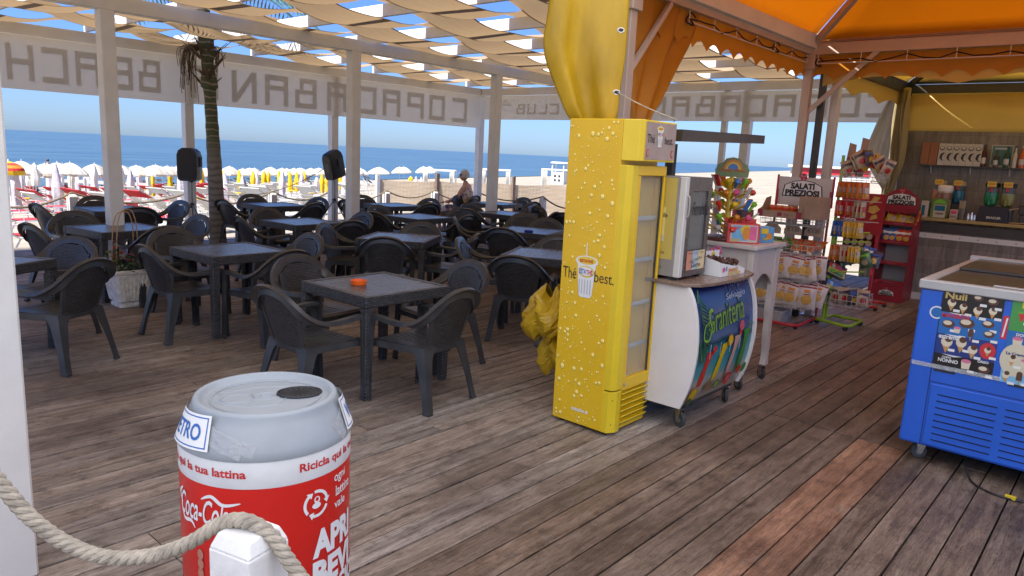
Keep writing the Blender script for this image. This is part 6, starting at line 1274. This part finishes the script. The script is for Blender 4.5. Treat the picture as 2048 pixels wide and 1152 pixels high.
b = MB(); b.box(.051, FW, .051, FD*.56, ZT+.01, ZT+.048); lidm = base('lid_glass', (.055, .043, .036), .22)[0]; l1 = b.build('front_lid', lidm, fz, bev=.003); b = MB(); b.box(.051, FW, FD*.5, FD-.051, ZT+.049, ZT+.068); b.build('rear_lid', lidm, fz, bev=.003)
b = MB(); b.box(.34, .62, .09, .13, ZT+.049, ZT+.058); b.build('handle', edge, l1, bev=.003)
for x, y in ((.10, .10), (FW-.1, .1), (.1, FD-.1), (FW-.1, FD-.1)): castor(fz, x, y, .045, .03, .5)
def disp(cx, cy, k, s, P, M_):
    """a small printed ice cream"""
    if k == 0: P += [([(cx-.4*s, cy), (cx+.4*s, cy), (cx, cy-.9*s)], M_['cone']), (circ(cx, cy+.12*s, .45*s, 14), M_['cream']), (circ(cx+.1*s, cy+.4*s, .3*s, 12), M_['choc'])]
    elif k == 1: P += [(rect(cx-.06*s, cx+.06*s, cy-.9*s, cy-.3*s), M_['cone']), ([(cx-.3*s, cy-.4*s), (cx+.3*s, cy-.4*s), (cx+.3*s, cy+.4*s)]+circ(cx, cy+.4*s, .3*s, 8, a0=0, a1=pi)+[(cx-.3*s, cy+.4*s)], M_['choc'])]
    elif k == 2: P += [(circ(cx, cy, .5*s, 16, .36*s), M_['choc']), (circ(cx-.08*s, cy+.08*s, .34*s, 14, .2*s), M_['cream'])]
    elif k == 3: P += [([(cx-.35*s, cy-.5*s), (cx+.35*s, cy-.5*s), (cx+.45*s, cy+.3*s), (cx-.45*s, cy+.3*s)], M_['cream']), (circ(cx, cy+.35*s, .45*s, 12, .22*s), M_['pink'])]
    else: P += [([(cx-.35*s, cy+.5*s), (cx+.35*s, cy+.5*s), (cx+.1*s, cy-.5*s), (cx-.1*s, cy-.5*s)], M_['red']), (rect(cx-.35*s, cx+.35*s, cy+.3*s, cy+.5*s), M_['grn'])]
PM = {'cone': 0, 'cream': 1, 'choc': 2, 'pink': 3, 'red': 4, 'grn': 5, 'bg_black': 6, 'bg_blue': 7, 'bg_navy': 8, 'bg_cream': 9, 'bg_green': 10, 'bg_teal': 11, 'bg_sky': 12, 'white': 13, 'yel': 14, 'gold': 15}
PMATS = [plain('poster_'+k, c, .3) for k, c in (('cone', (.45, .25, .08)), ('cream', (.60, .52, .38)), ('choc', (.09, .04, .025)), ('pink', (.55, .15, .25)), ('red', (.5, .03, .04)), ('grn', (.10, .35, .05)), ('black', (.015, .013, .012)), ('blue', (.02, .13, .38)), ('navy', (.02, .04, .18)), ('creambg', (.55, .50, .36)), ('green', (.06, .26, .06)), ('teal', (.05, .28, .30)), ('sky', (.18, .42, .62)), ('white', (.66, .66, .64)), ('yellow', (.62, .50, .03)), ('gold', (.45, .33, .12)))]
def poster(x0, z0, w, h, bandsp, items, words, name, tilt=0):
    p = thing('p', 'x', 'x') if False else None
    b = MB(); b.box(x0, x0+w, -.0035, -.0015, z0, z0+h); o = b.build(name, PMATS[13], fz)
    P = []
    for f0, f1, bg in bandsp: P.append((rect(0, w, f0*h, f1*h)[:2]+[(w, f1*h), (w*.66, f1*h+.012), (w*.33, f1*h-.010), (0, f1*h+.006)] if f1 < 1 else rect(0, w, f0*h, f1*h), PM[bg]))
    for cx, cy, k, s in items:
        if k >= 10: P.append((circ(cx*w, cy*h, s*w, 22, s*w*1.2), PM[('pink', 'red', 'bg_cream', 'bg_sky')[k-10]]))
        else: disp(cx*w, cy*h, k, s*w, P, PM); P.append((rect(cx*w+.012, cx*w+.045, cy*h-.045, cy*h-.03), PM['white']))
    shape2d(o, 'poster_print', P, (x0, -.0035, z0), *LV, PMATS, .0004, .00004)
    for s, ww, hh, cx, cy, m, rt in words: label_text(s, ww*w, hh, (x0+cx*w, -.0035, z0+cy*h), *LV, PMATS[PM[m]], o, bold=.03, off=.0045, rotz=rt)
poster(.12, .60, .30, .475, [(0, .20, 'bg_black'), (.20, .45, 'bg_navy'), (.45, .72, 'bg_blue'), (.72, 1, 'bg_black')],
 [(.16, .83, 0, .16), (.36, .80, 0, .14), (.60, .78, 0, .16), (.84, .80, 0, .15), (.58, .94, 2, .16), (.82, .92, 2, .18), (.16, .58, 2, .22), (.46, .62, 2, .26), (.80, .65, 2, .2), (.84, .53, 2, .18), (.55, .50, 1, .14), (.32, .52, 3, .12), (.18, .34, 0, .22), (.42, .36, 0, .2), (.62, .30, 0, .18), (.86, .33, 11, .13), (.86, .33, 0, .12), (.85, .10, 2, .2), (.55, .12, 3, .18)],
 [('Nuii', .36, .040, .22, .93, 'gold', 0), ('MAXIBON', .45, .026, .26, .685, 'red', .03), ('extrême', .34, .026, .20, .42, 'white', 0), ('COPPA', .16, .012, .22, .165, 'white', 0), ('NONNO', .34, .022, .25, .125, 'white', 0), ('OREO', .18, .014, .82, .19, 'white', 0)], 'poster')
poster(.455, .60, .52, .475, [(0, .17, 'bg_sky'), (.17, .36, 'bg_teal'), (.36, .62, 'bg_blue'), (.62, 1, 'bg_green')],
 [(.10, .80, 4, .10), (.26, .86, 1, .09), (.42, .82, 4, .11), (.36, .72, 3, .09), (.62, .8, 10, .13), (.62, .8, 1, .1), (.84, .8, 4, .12), (.10, .50, 3, .10), (.22, .46, 1, .10), (.32, .44, 0, .09), (.48, .50, 10, .12), (.48, .50, 2, .1), (.75, .5, 2, .12), (.12, .28, 12, .15), (.08, .28, 0, .08), (.20, .26, 3, .09), (.42, .28, 4, .11), (.65, .26, 0, .1), (.85, .28, 2, .12), (.05, .08, 0, .08), (.17, .09, 1, .09), (.30, .09, 1, .09), (.45, .06, 2, .12), (.62, .08, 3, .08), (.8, .08, 0, .09)],
 [('PiRULO', .30, .034, .24, .93, 'yel', 0), ('DONUTS', .16, .016, .16, .585, 'white', 0), ('La Cremeria', .22, .016, .13, .355, 'bg_navy', 0)], 'poster')
b = MB()
for x0 in (.13, .50): b.box(x0, x0+.11, -.004, -.0015, .585, .598)
b.build('black_tape', ink, fz); b = MB(); b.box(-.02+.03, .46, -.0058, -.0046, .60, .625); b.build('clear_tape', tp, fz)
shape2d(fz, 'maker_badge', [(circ(.10, .93, .038, 22), 0), (circ(.10, .93, .030, 22), 1)], (0, 0, 0), *LV, [PMATS[13], PMATS[7]], .0018, .0003)
shape2d(fz, 'red_badge', [(rect(.425, .452, .84, .97), 0), ([(.43, .85), (.438, .85), (.448, .96), (.44, .96)], 1)], (0, 0, 0), *LV, [PMATS[4], PMATS[13]], .0018, .0003)
nb = card_box('ice_cream_box', 'dark blue promotional box lettered Nuii standing behind the freezer', (FX+FD-.20, FY-.44, ZT+.087), radians(-90), .42, .16, .10, var('dark_box', (.008, .02, .05), .4), [(rect(.0, .12, .0, .10), slushb)], [('Nuii', .13, .055, .22, .06, PMATS[15], 0), ('gelato più buono', .16, .010, .24, .015, PMATS[15], 0)])
b = MB(); b.tube(spline([(4.9, .62, .1), (4.72, .55, .012), (4.60, .42, .010), (4.62, .25, .010), (4.7, .0, .010), (4.75, -.3, .01)], 6), .006, 6); tag(b.build('power_cable', black, smooth=True), 'thin black power cable lying on the deck in front of the blue freezer', 'cable'); b = MB(); b.cbox((4.61, .34, .014), (.03, .05, .014)); tag(b.build('cable_tie', candy_cols[0]), 'yellow tape tag round the freezer cable', 'tag')

# ================================================================== BEACH
def numword(n):
    ones = 'zeroth first second third fourth fifth sixth seventh eighth ninth tenth eleventh twelfth thirteenth fourteenth fifteenth sixteenth seventeenth eighteenth nineteenth'.split(); tens = {2: 'twent', 3: 'thirt', 4: 'fort', 5: 'fift', 6: 'sixt', 7: 'sevent'}
    return ones[n] if n < 20 else (tens[n//10]+'ieth' if n % 10 == 0 else tens[n//10]+'y-'+ones[n % 10])
uw = cloth('beach_umbrella_white', (.74, .72, .67), .3, (.7, .66, .58), .8, amt=.05); ug = cloth('beach_umbrella_beige', (.50, .46, .39), .3, (.5, .45, .36), .8, amt=.05); uy = cloth('umbrella_yellow', (.78, .50, .01), .2, (.7, .4, .01), .7, amt=.15); slv = cloth('umbrella_sleeve', (.56, .51, .56), .15, (.5, .42, .45), .5, amt=.25, scale=4, bs=.8, bscale=12); polew = plain('pole_white', (.7, .7, .68), .4)
def make_umb():
    t = thing('beach_umbrella', 'x', 'umbrella', (0, 0, -60)); b = MB(); n = 16; R_ = 1.15
    for k in range(n):
        a0, a1 = 2*pi*k/n, 2*pi*(k+1)/n; b.cur = (k//2) % 2; P = []
        for j in range(6):
            q = j/5; r = R_*q; z = 2.3-.52*q**1.7
            for a in (a0, (a0+a1)/2, a1): P.append((r*cos(a), r*sin(a), z-(.035*q if a not in (a0, a1) or k % 2 == 0 and a == a1 else 0)))
        b.add(P, [(j*3+i, j*3+i+1, j*3+i+4, j*3+i+3) for j in range(5) for i in range(2)])
        b.add([(R_*cos(a0), R_*sin(a0), 1.78), (R_*cos(a1), R_*sin(a1), 1.78), (R_*1.0*cos(a1), R_*1.0*sin(a1), 1.66), (R_*cos(a0), R_*sin(a0), 1.66)], [(0, 1, 2, 3)])
    b.build('canopy', [uw, ug], t); b = MB(); b.cyl((0, 0, -.6), (0, 0, 2.38), .022, None, 6); b.build('pole', polew, t); return t
OPEN_, CLOSED_, SLEEVE_, WCL_, RED_, WHITE_, DARK_ = OPEN, CLOSED, SLEEVE, WCLOSED, RED, WHITE, DARK
NTH = 'first second third fourth fifth sixth seventh eighth ninth tenth eleventh twelfth thirteenth fourteenth fifteenth sixteenth seventeenth eighteenth nineteenth twentieth twenty-first twenty-second twenty-third twenty-fourth twenty-fifth twenty-sixth'.split()
OPEN_ = OPEN_+[(x+2.2+.7*sin(i*5), y+2.4+sin(i*3), r*.95, z-.12) for i, (x, y, r, z) in enumerate(OPEN_) if i % 5 != 4 and i < 19]; OPEN_.sort(key=lambda p: -atan2(p[1], p[0])); NTH0 = [numword(i+1) for i in range(75)]; um = make_umb(); r_ = random.Random(6)
for i, (x, y, r, z) in enumerate(OPEN_):
    lab = 'open white and beige beach umbrella by the sea, %s from the left' % NTH0[i]; rot = (r_.uniform(-.06, .06), r_.uniform(-.06, .06), r_.uniform(0, 3))
    zz = z
    if i == 0: um.location = (x, y, zz); um.rotation_euler = rot; um.scale = (r/1.15, r/1.15, 1); um['label'] = lab; um['group'] = 'open beach umbrellas'
    else: dup(um, (x, y, zz), rot=rot, scale=(r/1.15, r/1.15, 1), label=lab)
def closed(nm, z0, z1, r, m, seed, lab, loc, grp, straps=True):
    t = thing(nm, lab, 'umbrella', loc, 0, grp); rr = random.Random(seed); b = MB(); n = 20; rings = []
    for j in range(9):
        q = j/8; z = z1-(z1-z0)*q; rad = r*(.28+.72*min(1, q*2.5)**.7)*(1-.1*sin(q*9+seed)); rings.append([(rad*(1+.16*sin(5*a+seed+q*3))*cos(a)+.02*sin(q*5+seed), rad*(1+.16*cos(4*a+seed))*sin(a), z) for a in [2*pi*k/n for k in range(n)]])
    b.loft(rings); b.build('folded_canopy', m, t, smooth=True, ang=70); b = MB(); b.cyl((0, 0, -.5), (0, 0, z1+.05), .022, None, 6); b.build('pole', polew, t); return t
for i, (x, y, z, a, c) in enumerate(CLOSED_): closed('closed_umbrella', a, c, .16, uy, i, 'closed bright yellow beach umbrella, %s from the left' % NTH[i], (x, y, z), 'closed yellow umbrellas')
for i, (x, y, z, h, r) in enumerate(SLEEVE_): closed('closed_umbrella', .02, h, max(.14, r), slv, i+40, 'closed beach umbrella in a pale lilac sleeve, %s from the left' % NTH[i], (x, y, z), 'umbrellas in lilac sleeves')
for i, (x, y, z, a, c) in enumerate(WCL_): closed('closed_umbrella', a, c, .15, uw, i+80, 'closed thin white beach umbrella, %s from the left' % NTH[i], (x, y, z), 'closed white umbrellas')
def tableround(x, y, z, i):
    t = thing('beach_table', 'small round yellow beach table, %s from the left' % NTH[i], 'table', (x, y, z), 0, 'yellow beach tables'); b = MB(); b.lathe([(.27, .62), (.29, .65), (.27, .66)], 16); b.build('tabletop', uy, t); b = MB(); b.cyl((0, 0, 0), (0, 0, .62), .02, None, 6); b.build('leg', polew, t)
for i, (x, y, z, h, r) in enumerate(SLEEVE_[:14]): tableround(x+.3, y-.5, z+.05, i)
def striped():
    t = thing('beach_umbrella', 'red, orange and yellow striped fringed umbrella at the far left of the beach', 'umbrella', (9.2, 36.5, -1.9)); b = MB(); cols3 = [uy, plain('u_red', (.6, .03, .02), .8), plain('u_or', (.7, .2, .02), .8)]
    pr_ = [(r*.68, z) for r, z in [(.05, 2.30), (.35, 2.24), (.6, 2.15), (.78, 2.03), (.85, 1.92), (.86, 1.82), (.86, 1.74)]]
    for j in range(6): b.cur = (0, 1, 2, 1, 0, 0)[j]; b.loft([[(r*cos(2*pi*k/20), r*sin(2*pi*k/20), z) for k in range(20)] for r, z in pr_[j:j+2]], True, False)
    b.build('canopy', cols3, t); b = MB(); b.cyl((0, 0, -.5), (0, 0, 2.4), .025, None, 6); b.build('pole', polew, t)
striped()
lred = cloth('lounger_red', (.50, .035, .05), .25, (.6, .04, .05), .7, amt=.12); lwhite = cloth('lounger_white', (.62, .62, .60), .3, (.6, .6, .6), .7, amt=.08); ldark = var('lounger_dark', (.06, .05, .05), .7); fwm = plain('lounger_frame', (.68, .70, .70), .35)
def lounger(m):
    t = thing('sun_lounger', 'x', 'sun lounger', (0, 0, -60)); b = MB(); b.T = None
    for s in (-1, 1):
        b.tube([(s*.30, -.95, .34), (s*.30, .28, .34), (s*.30, .92, .76)], .018, 6); b.tube([(s*.30, -.75, .34), (s*.31, -.85, 0)], .016, 6); b.tube([(s*.30, .25, .34), (s*.31, .45, 0)], .016, 6); b.tube([(s*.31, .05, .34), (s*.31, .10, .52), (s*.31, -.28, .50), (s*.31, -.32, .34)], .014, 6)
    b.tube([(-.31, -.85, .03), (.31, -.85, .03)], .014, 6); b.tube([(-.31, .45, .03), (.31, .45, .03)], .014, 6); b.build('frame', fwm, t)
    b = MB(); b.grid(lambda a, c: ((a-.5)*.58, -.93+1.83*c, (.36 if c < .66 else .36+.42*(c-.66)/.34)-.02*sin(pi*a)+.004), 4, 10); b.build('fabric', m, t, sol=.004)
    b = MB(); b.tube([(-.33, .62, .92), (-.33, .90, 1.12), (.33, .90, 1.12), (.33, .62, .92)], .012, 6); b.grid(lambda a, c: ((a-.5)*.64, .63+.27*c, .93+.19*c), 2, 2); b.build('sun_hood', m, t, sol=.004); return t
def placel(proto, pts, lab, grp, base_a, sc=1.0):
    srt = sorted(pts, key=lambda p: atan2(p[1], p[0]), reverse=True)
    for i, (x, y, z) in enumerate(srt):
        L = lab+', '+numword(i+1)+' from the left'; rz = base_a+r_.uniform(-.12, .12)
        if i == 0: proto.location = (x, y, z); proto.rotation_euler = (0, 0, rz); proto['label'] = L; proto['group'] = grp; proto.scale = (sc,)*3
        else: dup(proto, (x, y, z), rz, label=L, scale=(sc,)*3)
placel(lounger(lred), RED_, 'red fabric sun lounger with white frame on the sand', 'red sun loungers', radians(105)); placel(lounger(lwhite), WHITE_, 'white sun lounger on the sand', 'white sun loungers', radians(105)); placel(lounger(ldark), DARK_, 'dark brown sun lounger in the row nearest the sea', 'dark sun loungers', radians(30), 1.15)
# white boardwalk rail across the beach
wr = thing('beach_rail', 'low white boardwalk rail running across the rows of umbrellas', 'fence', (0, 0, 0)); b = MB()
A_, B_ = Vector((17.0, 55.4, -1.5)), Vector((36, 46.6, -2.05)); b.bar(A_, B_, .06, .22); b.build('rail', white_paint, wr); n = 16
for i in range(n+1): p = A_.lerp(B_, i/n); b = MB(); b.box(p.x-.07, p.x+.07, p.y-.07, p.y+.07, -3.2, p.z+.25); b.build('post', white_paint, wr)
# beige windscreen with dark posts
wsn = thing('windscreen', 'long beige cloth windscreen fence on the sand behind the far tables', 'fence', (0, 0, 0)); wcl = cloth('windscreen_cloth', (.52, .42, .31), .25, (.5, .38, .26), .85, amt=.08, scale=1.5, bs=.6, bscale=2.5, stretch=(1, 1, 3))
P0, P1 = Vector((16.69, 21.22, 0)), Vector((26.5, 15.65, 0)); dn = (P1-P0).normalized(); nn_ = Vector((-dn.y, dn.x, 0)); L = (P1-P0).length; b = MB()
b.grid(lambda a, c: tuple(P0.lerp(P1, a)+nn_*(.05*sin(a*23)*(c-.2)+.03*sin(a*61+c*4))+Vector((0, 0, -.55+(1.15-.05*abs(sin(a*pi*5)))*c))), 90, 8); b.build('cloth', wcl, wsn, sol=.004)
for f, h in ((0, .75), (.195, .88), (.46, .88), (.72, .85), (.98, .85)):
    p = P0.lerp(P1, f)-nn_*.09; b = MB(); b.box(p.x-.07, p.x+.07, p.y-.05, p.y+.05, -.6, h); b.build('post', white_paint if f == 0 else var('post_brown%d' % int(f*100), (.16, .11, .08), .8, amt=.3), wsn)
# white curtained cabanas further on
for i, (x, y, w) in enumerate(((42.3, 45.4, 2.6), (45.6, 42.0, 2.4), (49.2, 38.0, 3.2), (52.5, 35.5, 3.2))):
    t = thing('beach_cabana', 'white curtained beach cabana beyond the windscreen, %s from the left' % NTH[i], 'cabana', (x, y, -1.9), radians(-50), 'white cabanas'); z0 = 0; zt = 1.95-.1*i+.35*i
    b = MB(); b.box(-w/2, w/2, -1, 1, zt, zt+.10); b.build('roof', uw, t)
    for s in (-1, 1):
        b = MB(); b.grid(lambda a, c: (s*w/2*(1-.30*a), -.95+.06*sin(a*40+i), zt*(1-c)+z0*c), 24, 3); b.build('curtain', uw, t, smooth=True, sol=.01)
        for yy_ in (-.95, .95): b = MB(); b.box(s*(w/2-.05)-.04, s*(w/2-.05)+.04, yy_-.04, yy_+.04, 0, zt-.001); b.build('post', white_paint, t)
t = thing('lifeguard_tower', 'small white lifeguard tower standing on the shore left of the yellow fridge', 'tower', (71.2, 55.1, -1.6), radians(20)); b = MB(); b.box(-.8, .8, -.8, .8, .0, 1.35); b.build('base', white_paint, t); b = MB(); 
for sx in (-1, 1):
    for sy in (-1, 1): b.box(sx*.72-.06, sx*.72+.06, sy*.72-.06, sy*.72+.06, 1.35, 2.5)
b.box(-.8, .8, -.8, .8, 1.36, 1.44); b.build('frame', white_paint, t); b = MB(); b.loft([[(-.95, -.95, 2.5), (.95, -.95, 2.5), (.95, .95, 2.5), (-.95, .95, 2.5)], [(-.8, -.8, 2.65), (.8, -.8, 2.65), (.8, .8, 2.65), (-.8, .8, 2.65)]]); b.build('roof', white_paint, t); b = MB()
for y0 in (-.4, .15):
    for z in (.3, .8): b.box(-.81, -.802, y0, y0+.3, z, z+.3)
b.build('window', dark_metal, t)
t = thing('sailing_board', 'small white boat with green and white flag just off the beach, left of the palm', 'boat', (37.5, 75.5, SEA)); b = MB(); b.loft([[(-1.4, -.3, .25), (-1.2, .0, .0), (-1.4, .3, .25)], [(0, -.45, .45), (0, 0, -.1), (0, .45, .45)], [(1.4, -.2, .5), (1.3, 0, .1), (1.4, .2, .5)]]); b.build('hull', white_paint, t); b = MB(); b.cyl((0, 0, .2), (0, 0, 3.6), .04, None, 6); b.build('mast', polew, t); b = MB(); b.add([(0, 0, 1.2), (.05, .35, 1.3), (.0, .30, 2.6), (0, 0, 2.8)], [(0, 1, 2, 3)]); b.build('green_flag', plain('flag_green', (.01, .35, .10), .7), t, sol=.02); b = MB(); b.add([(0, 0, 2.8), (0, .30, 2.6), (0, .25, 3.4), (0, 0, 3.5)], [(0, 1, 2, 3)]); b.build('white_flag', polew, t, sol=.02)
for (x, y, n_) in ((37, 105, 'pink marker buoy floating on the sea left of the palm'), (83, 120, 'pink marker buoy floating on the sea right of the tilted loudspeaker')):
    b = MB(); b.lathe([(.01, -.3), (.3, -.1), (.35, .2), (.2, .45), (.01, .55)], 10); tag(b.build('buoy', plain('buoy_'+n_[-8:], (.7, .1, .15), .5), loc=(x, y, SEA), smooth=True), n_, 'buoy')
t = thing('beach_kiosk', 'low white and red kiosk seen between the tent posts', 'kiosk', (56.8, 19.3, -.55), radians(20)); b = MB(); b.box(-2, 2, -3.4, 2, 0, 2.35); b.build('wall', white_paint, t); b = MB(); b.box(-2.1, -2.01, -3.3, 1.9, 1.9, 2.3); b.build('red_board', rackred, t); b = MB(); b.box(-2.3, 2.2, -3.6, 2.2, 2.36, 2.5); b.build('roof', white_paint, t)
# ================================================================== PEOPLE
skin, nt, sb = base('skin', (.46, .26, .19), .5); sb.inputs['Subsurface Weight'].default_value = .1; nt.links.new(ramp(nt, noise(nt, coords(nt), 9, 4), [(.3, (.40, .21, .15)), (.7, (.52, .30, .22))]), sb.inputs['Base Color'])
hairm = var('grey_hair', (.52, .50, .47), .8, amt=.15, scale=40, bs=.6, bscale=120)
dressm, nt, db2 = base('floral_dress', (.6, .55, .5), .8); vo = N(nt, 'ShaderNodeTexVoronoi'); vo.inputs['Scale'].default_value = 22; nt.links.new(coords(nt), vo.inputs[0]); nt.links.new(ramp(nt, vo.outputs['Color'], [(.25, (.60, .56, .50)), (.45, (.22, .12, .30)), (.6, (.62, .58, .52)), (.75, (.55, .40, .06)), (.9, (.35, .06, .16))]), db2.inputs['Base Color'])
def skinbody(parent, V_, E_, root, name, mat, sub=2):
    me = bpy.data.meshes.new(name); me.from_pydata([v[:3] for v in V_], E_, []); o = bpy.data.objects.new(name, me); link(o, parent); me.materials.append(mat)
    md = o.modifiers.new('k', 'SKIN'); md.use_smooth_shade = True
    for i, v in enumerate(V_): r = v[3] if isinstance(v[3], tuple) else (v[3], v[3]); me.skin_vertices[0].data[i].radius = r; me.skin_vertices[0].data[i].use_root = i == root
    s = o.modifiers.new('s', 'SUBSURF'); s.levels = s.render_levels = sub; return o
# seated woman; local +Y is the way she faces, x to her right
pw = thing('person', 'seated woman with short grey hair, sunglasses and a floral dress, looking out to sea', 'person', (10.95, 11.05, 0), radians(28))
V_ = [(0, -.06, .50, (.15, .12)), (0, -.09, .68, (.14, .105)), (0, -.10, .86, (.16, .11)), (0, -.09, .98, (.12, .085)), (0, -.07, 1.06, .052), (0, -.055, 1.13, .050),
 (.17, -.09, .985, .058), (.24, -.02, .80, .048), (.24, .16, .665, .036), (.235, .25, .655, .030), (-.17, -.09, .985, .058), (-.27, .0, .80, .048), (-.27, .20, .68, .036), (-.265, .29, .665, .030),
 (.10, .08, .49, .095), (.12, .38, .48, .075), (.12, .44, .28, .058), (.12, .42, .09, .038), (.12, .54, .045, .035), (-.10, .08, .49, .095), (-.12, .38, .48, .075), (-.12, .46, .28, .058), (-.12, .44, .09, .038), (-.12, .56, .045, .035)]
E_ = [(0, 1), (1, 2), (2, 3), (3, 4), (4, 5), (3, 6), (6, 7), (7, 8), (8, 9), (3, 10), (10, 11), (11, 12), (12, 13), (0, 14), (14, 15), (15, 16), (16, 17), (17, 18), (0, 19), (19, 20), (20, 21), (21, 22), (22, 23)]
body = skinbody(pw, V_, E_, 0, 'body', skin)
def hand(parent, c, s, fwd=Vector((0, 1, -.25))):
    V2 = [(*c, .026)]; E2 = []; f = fwd.normalized(); side = Vector((1, 0, 0)); pc = Vector(c)+f*.055; V2.append((*pc, .028)); E2.append((0, 1))
    for k, L in enumerate((.060, .072, .068, .052)):
        p = pc+side*s*(-.024+.016*k)+f*.025; i = len(V2); V2 += [(*p, .010), (*(p+f*L*.55+Vector((0, 0, -.008))), .0085), (*(p+f*L*.8+Vector((0, 0, -.03))), .0075)]; E2 += [(1, i), (i, i+1), (i+1, i+2)]
    p = pc-side*s*.034-f*.01; i = len(V2); V2 += [(*p, .011), (*(p-side*s*.018+f*.035), .009)]; E2 += [(1, i), (i, i+1)]; return skinbody(parent, V2, E2, 0, 'hand', skin, 1)
hand(body, (.235, .255, .655), 1); hand(body, (-.265, .295, .665), -1)
hd = MB(); hc = Vector((0, -.035, 1.225)); yaw = radians(22); RM = Matrix.Translation(hc) @ Matrix.Rotation(yaw, 4, 'Z'); hd.T = RM
def headp(a, c):
    th = 2*pi*a; ph = pi*c; x = .073*sin(ph)*cos(th); y = .092*sin(ph)*sin(th); z = .112*cos(ph)
    if z < -.02: y += .012*(y > 0)*1.0; x *= 1-.28*min(1, (-z-.02)/.09); y = y*(1-.18*min(1, (-z-.02)/.09))+.008
    d = abs(x)
    if y > .05: y += .026*max(0, 1-d/.016)*max(0, 1-abs(z+.018)/.030)-.006*max(0, 1-abs(d-.03)/.018)*max(0, 1-abs(z-.012)/.018)+.006*max(0, 1-d/.025)*max(0, 1-abs(z+.055)/.009)
    return (x, y, z)
hd.grid(headp, 40, 30)
for s in (-1, 1): hd.tube([(s*.070, -.012, -.022), (s*.080, -.014, -.008), (s*.082, -.018, .015), (s*.072, -.010, .022)], .008, 8)
hd.build('head', skin, body, smooth=True, ang=80)
h2 = MB(); h2.T = RM
def hairp(a, c):
    th = 2*pi*a; ph = pi*.62*c; f = 1.12+.02*sin(11*th+5*ph)+.015*sin(23*th); y = .094*f*sin(ph)*sin(th)-.006; x = .075*f*sin(ph)*cos(th); z = .114*f*cos(ph)
    if y > .03 and z < .055: y = .03+(y-.03)*.45
    return (x, y, z+.002)
h2.grid(hairp, 36, 16); h2.build('hair', hairm, pw, smooth=True, ang=80)
g_ = MB(); g_.T = RM
for s in (-1, 1): g_.tube([(s*.012, .090, .012), (s*.050, .080, .012)], [.019, .017], 10); g_.tube([(s*.055, .078, .016), (s*.080, -.01, .012)], .003, 5)
g_.tube([(-.012, .096, .014), (.012, .096, .014)], .003, 5); g_.build('sunglasses', ink, pw)
dr = MB(); ringsd = []
for y, z, rx, ry in ((-.06, .475, .19, .17), (-.07, .56, .18, .155), (-.09, .66, .165, .135), (-.10, .78, .175, .13), (-.10, .88, .182, .130), (-.105, .95, .165, .115), (-.10, .985, .15, .09)): ringsd.append([(rx*cos(2*pi*k/24), y+ry*sin(2*pi*k/24), z+(.0 if z < .94 else -.04*(sin(2*pi*k/24) < -.3))) for k in range(24)])
dr.loft(ringsd, True, False); lap = []
for y, z, rx, rz_ in ((-.08, .50, .20, .10), (.1, .505, .225, .105), (.3, .50, .24, .095), (.42, .47, .235, .10), (.47, .38, .225, .12)): lap.append([(rx*cos(2*pi*k/20), y, z+rz_*sin(2*pi*k/20)) for k in range(20)])
dr.loft(lap, True, False)
for s in (-1, 1): dr.loft([[(s*(.13+.09*q)+.066*cos(a)*(1-.1*q)*(.6), -.09+.05*q+.070*sin(a), .99-.12*q+.055*cos(a)) for a in [2*pi*k/12 for k in range(12)]] for q in (0, .5, 1)], True, False)
dr.build('dress', dressm, pw, smooth=True, ang=80, sol=.006)
# a bather standing among the far umbrellas
p2 = thing('person', 'small distant bather with dark hair standing behind the umbrellas at the far left', 'person', (17.6, 60.2, -2.05+.0), radians(200))
V_ = [(0, 0, .95, (.15, .11)), (0, 0, 1.2, (.14, .10)), (0, 0, 1.42, (.17, .10)), (0, 0, 1.55, .055), (0, 0, 1.60, .06), (0, .01, 1.70, .095), (.20, 0, 1.42, .05), (.27, .02, 1.15, .04), (.25, .10, .92, .032), (-.20, 0, 1.42, .05), (-.30, .06, 1.25, .04), (-.22, .18, 1.42, .032), (.10, 0, .8, .085), (.11, 0, .45, .06), (.11, 0, .08, .04), (.11, .12, .03, .035), (-.10, 0, .8, .085), (-.11, .02, .45, .06), (-.11, 0, .08, .04), (-.11, .12, .03, .035)]
skinbody(p2, V_, [(0, 1), (1, 2), (2, 3), (3, 4), (4, 5), (2, 6), (6, 7), (7, 8), (2, 9), (9, 10), (10, 11), (0, 12), (12, 13), (13, 14), (14, 15), (0, 16), (16, 17), (17, 18), (18, 19)], 0, 'body', skin)
b = MB(); b.lathe([(.155, -.03), (.165, .05), (.155, .14)], 14, (0, 0, .84)); b.build('swimwear', ink, p2, smooth=True); b = MB(); b.lathe([(.098, -.02), (.105, .04), (.07, .10), (.001, .115)], 12, (0, -.015, 1.71)); b.build('hair', ink, p2, smooth=True)
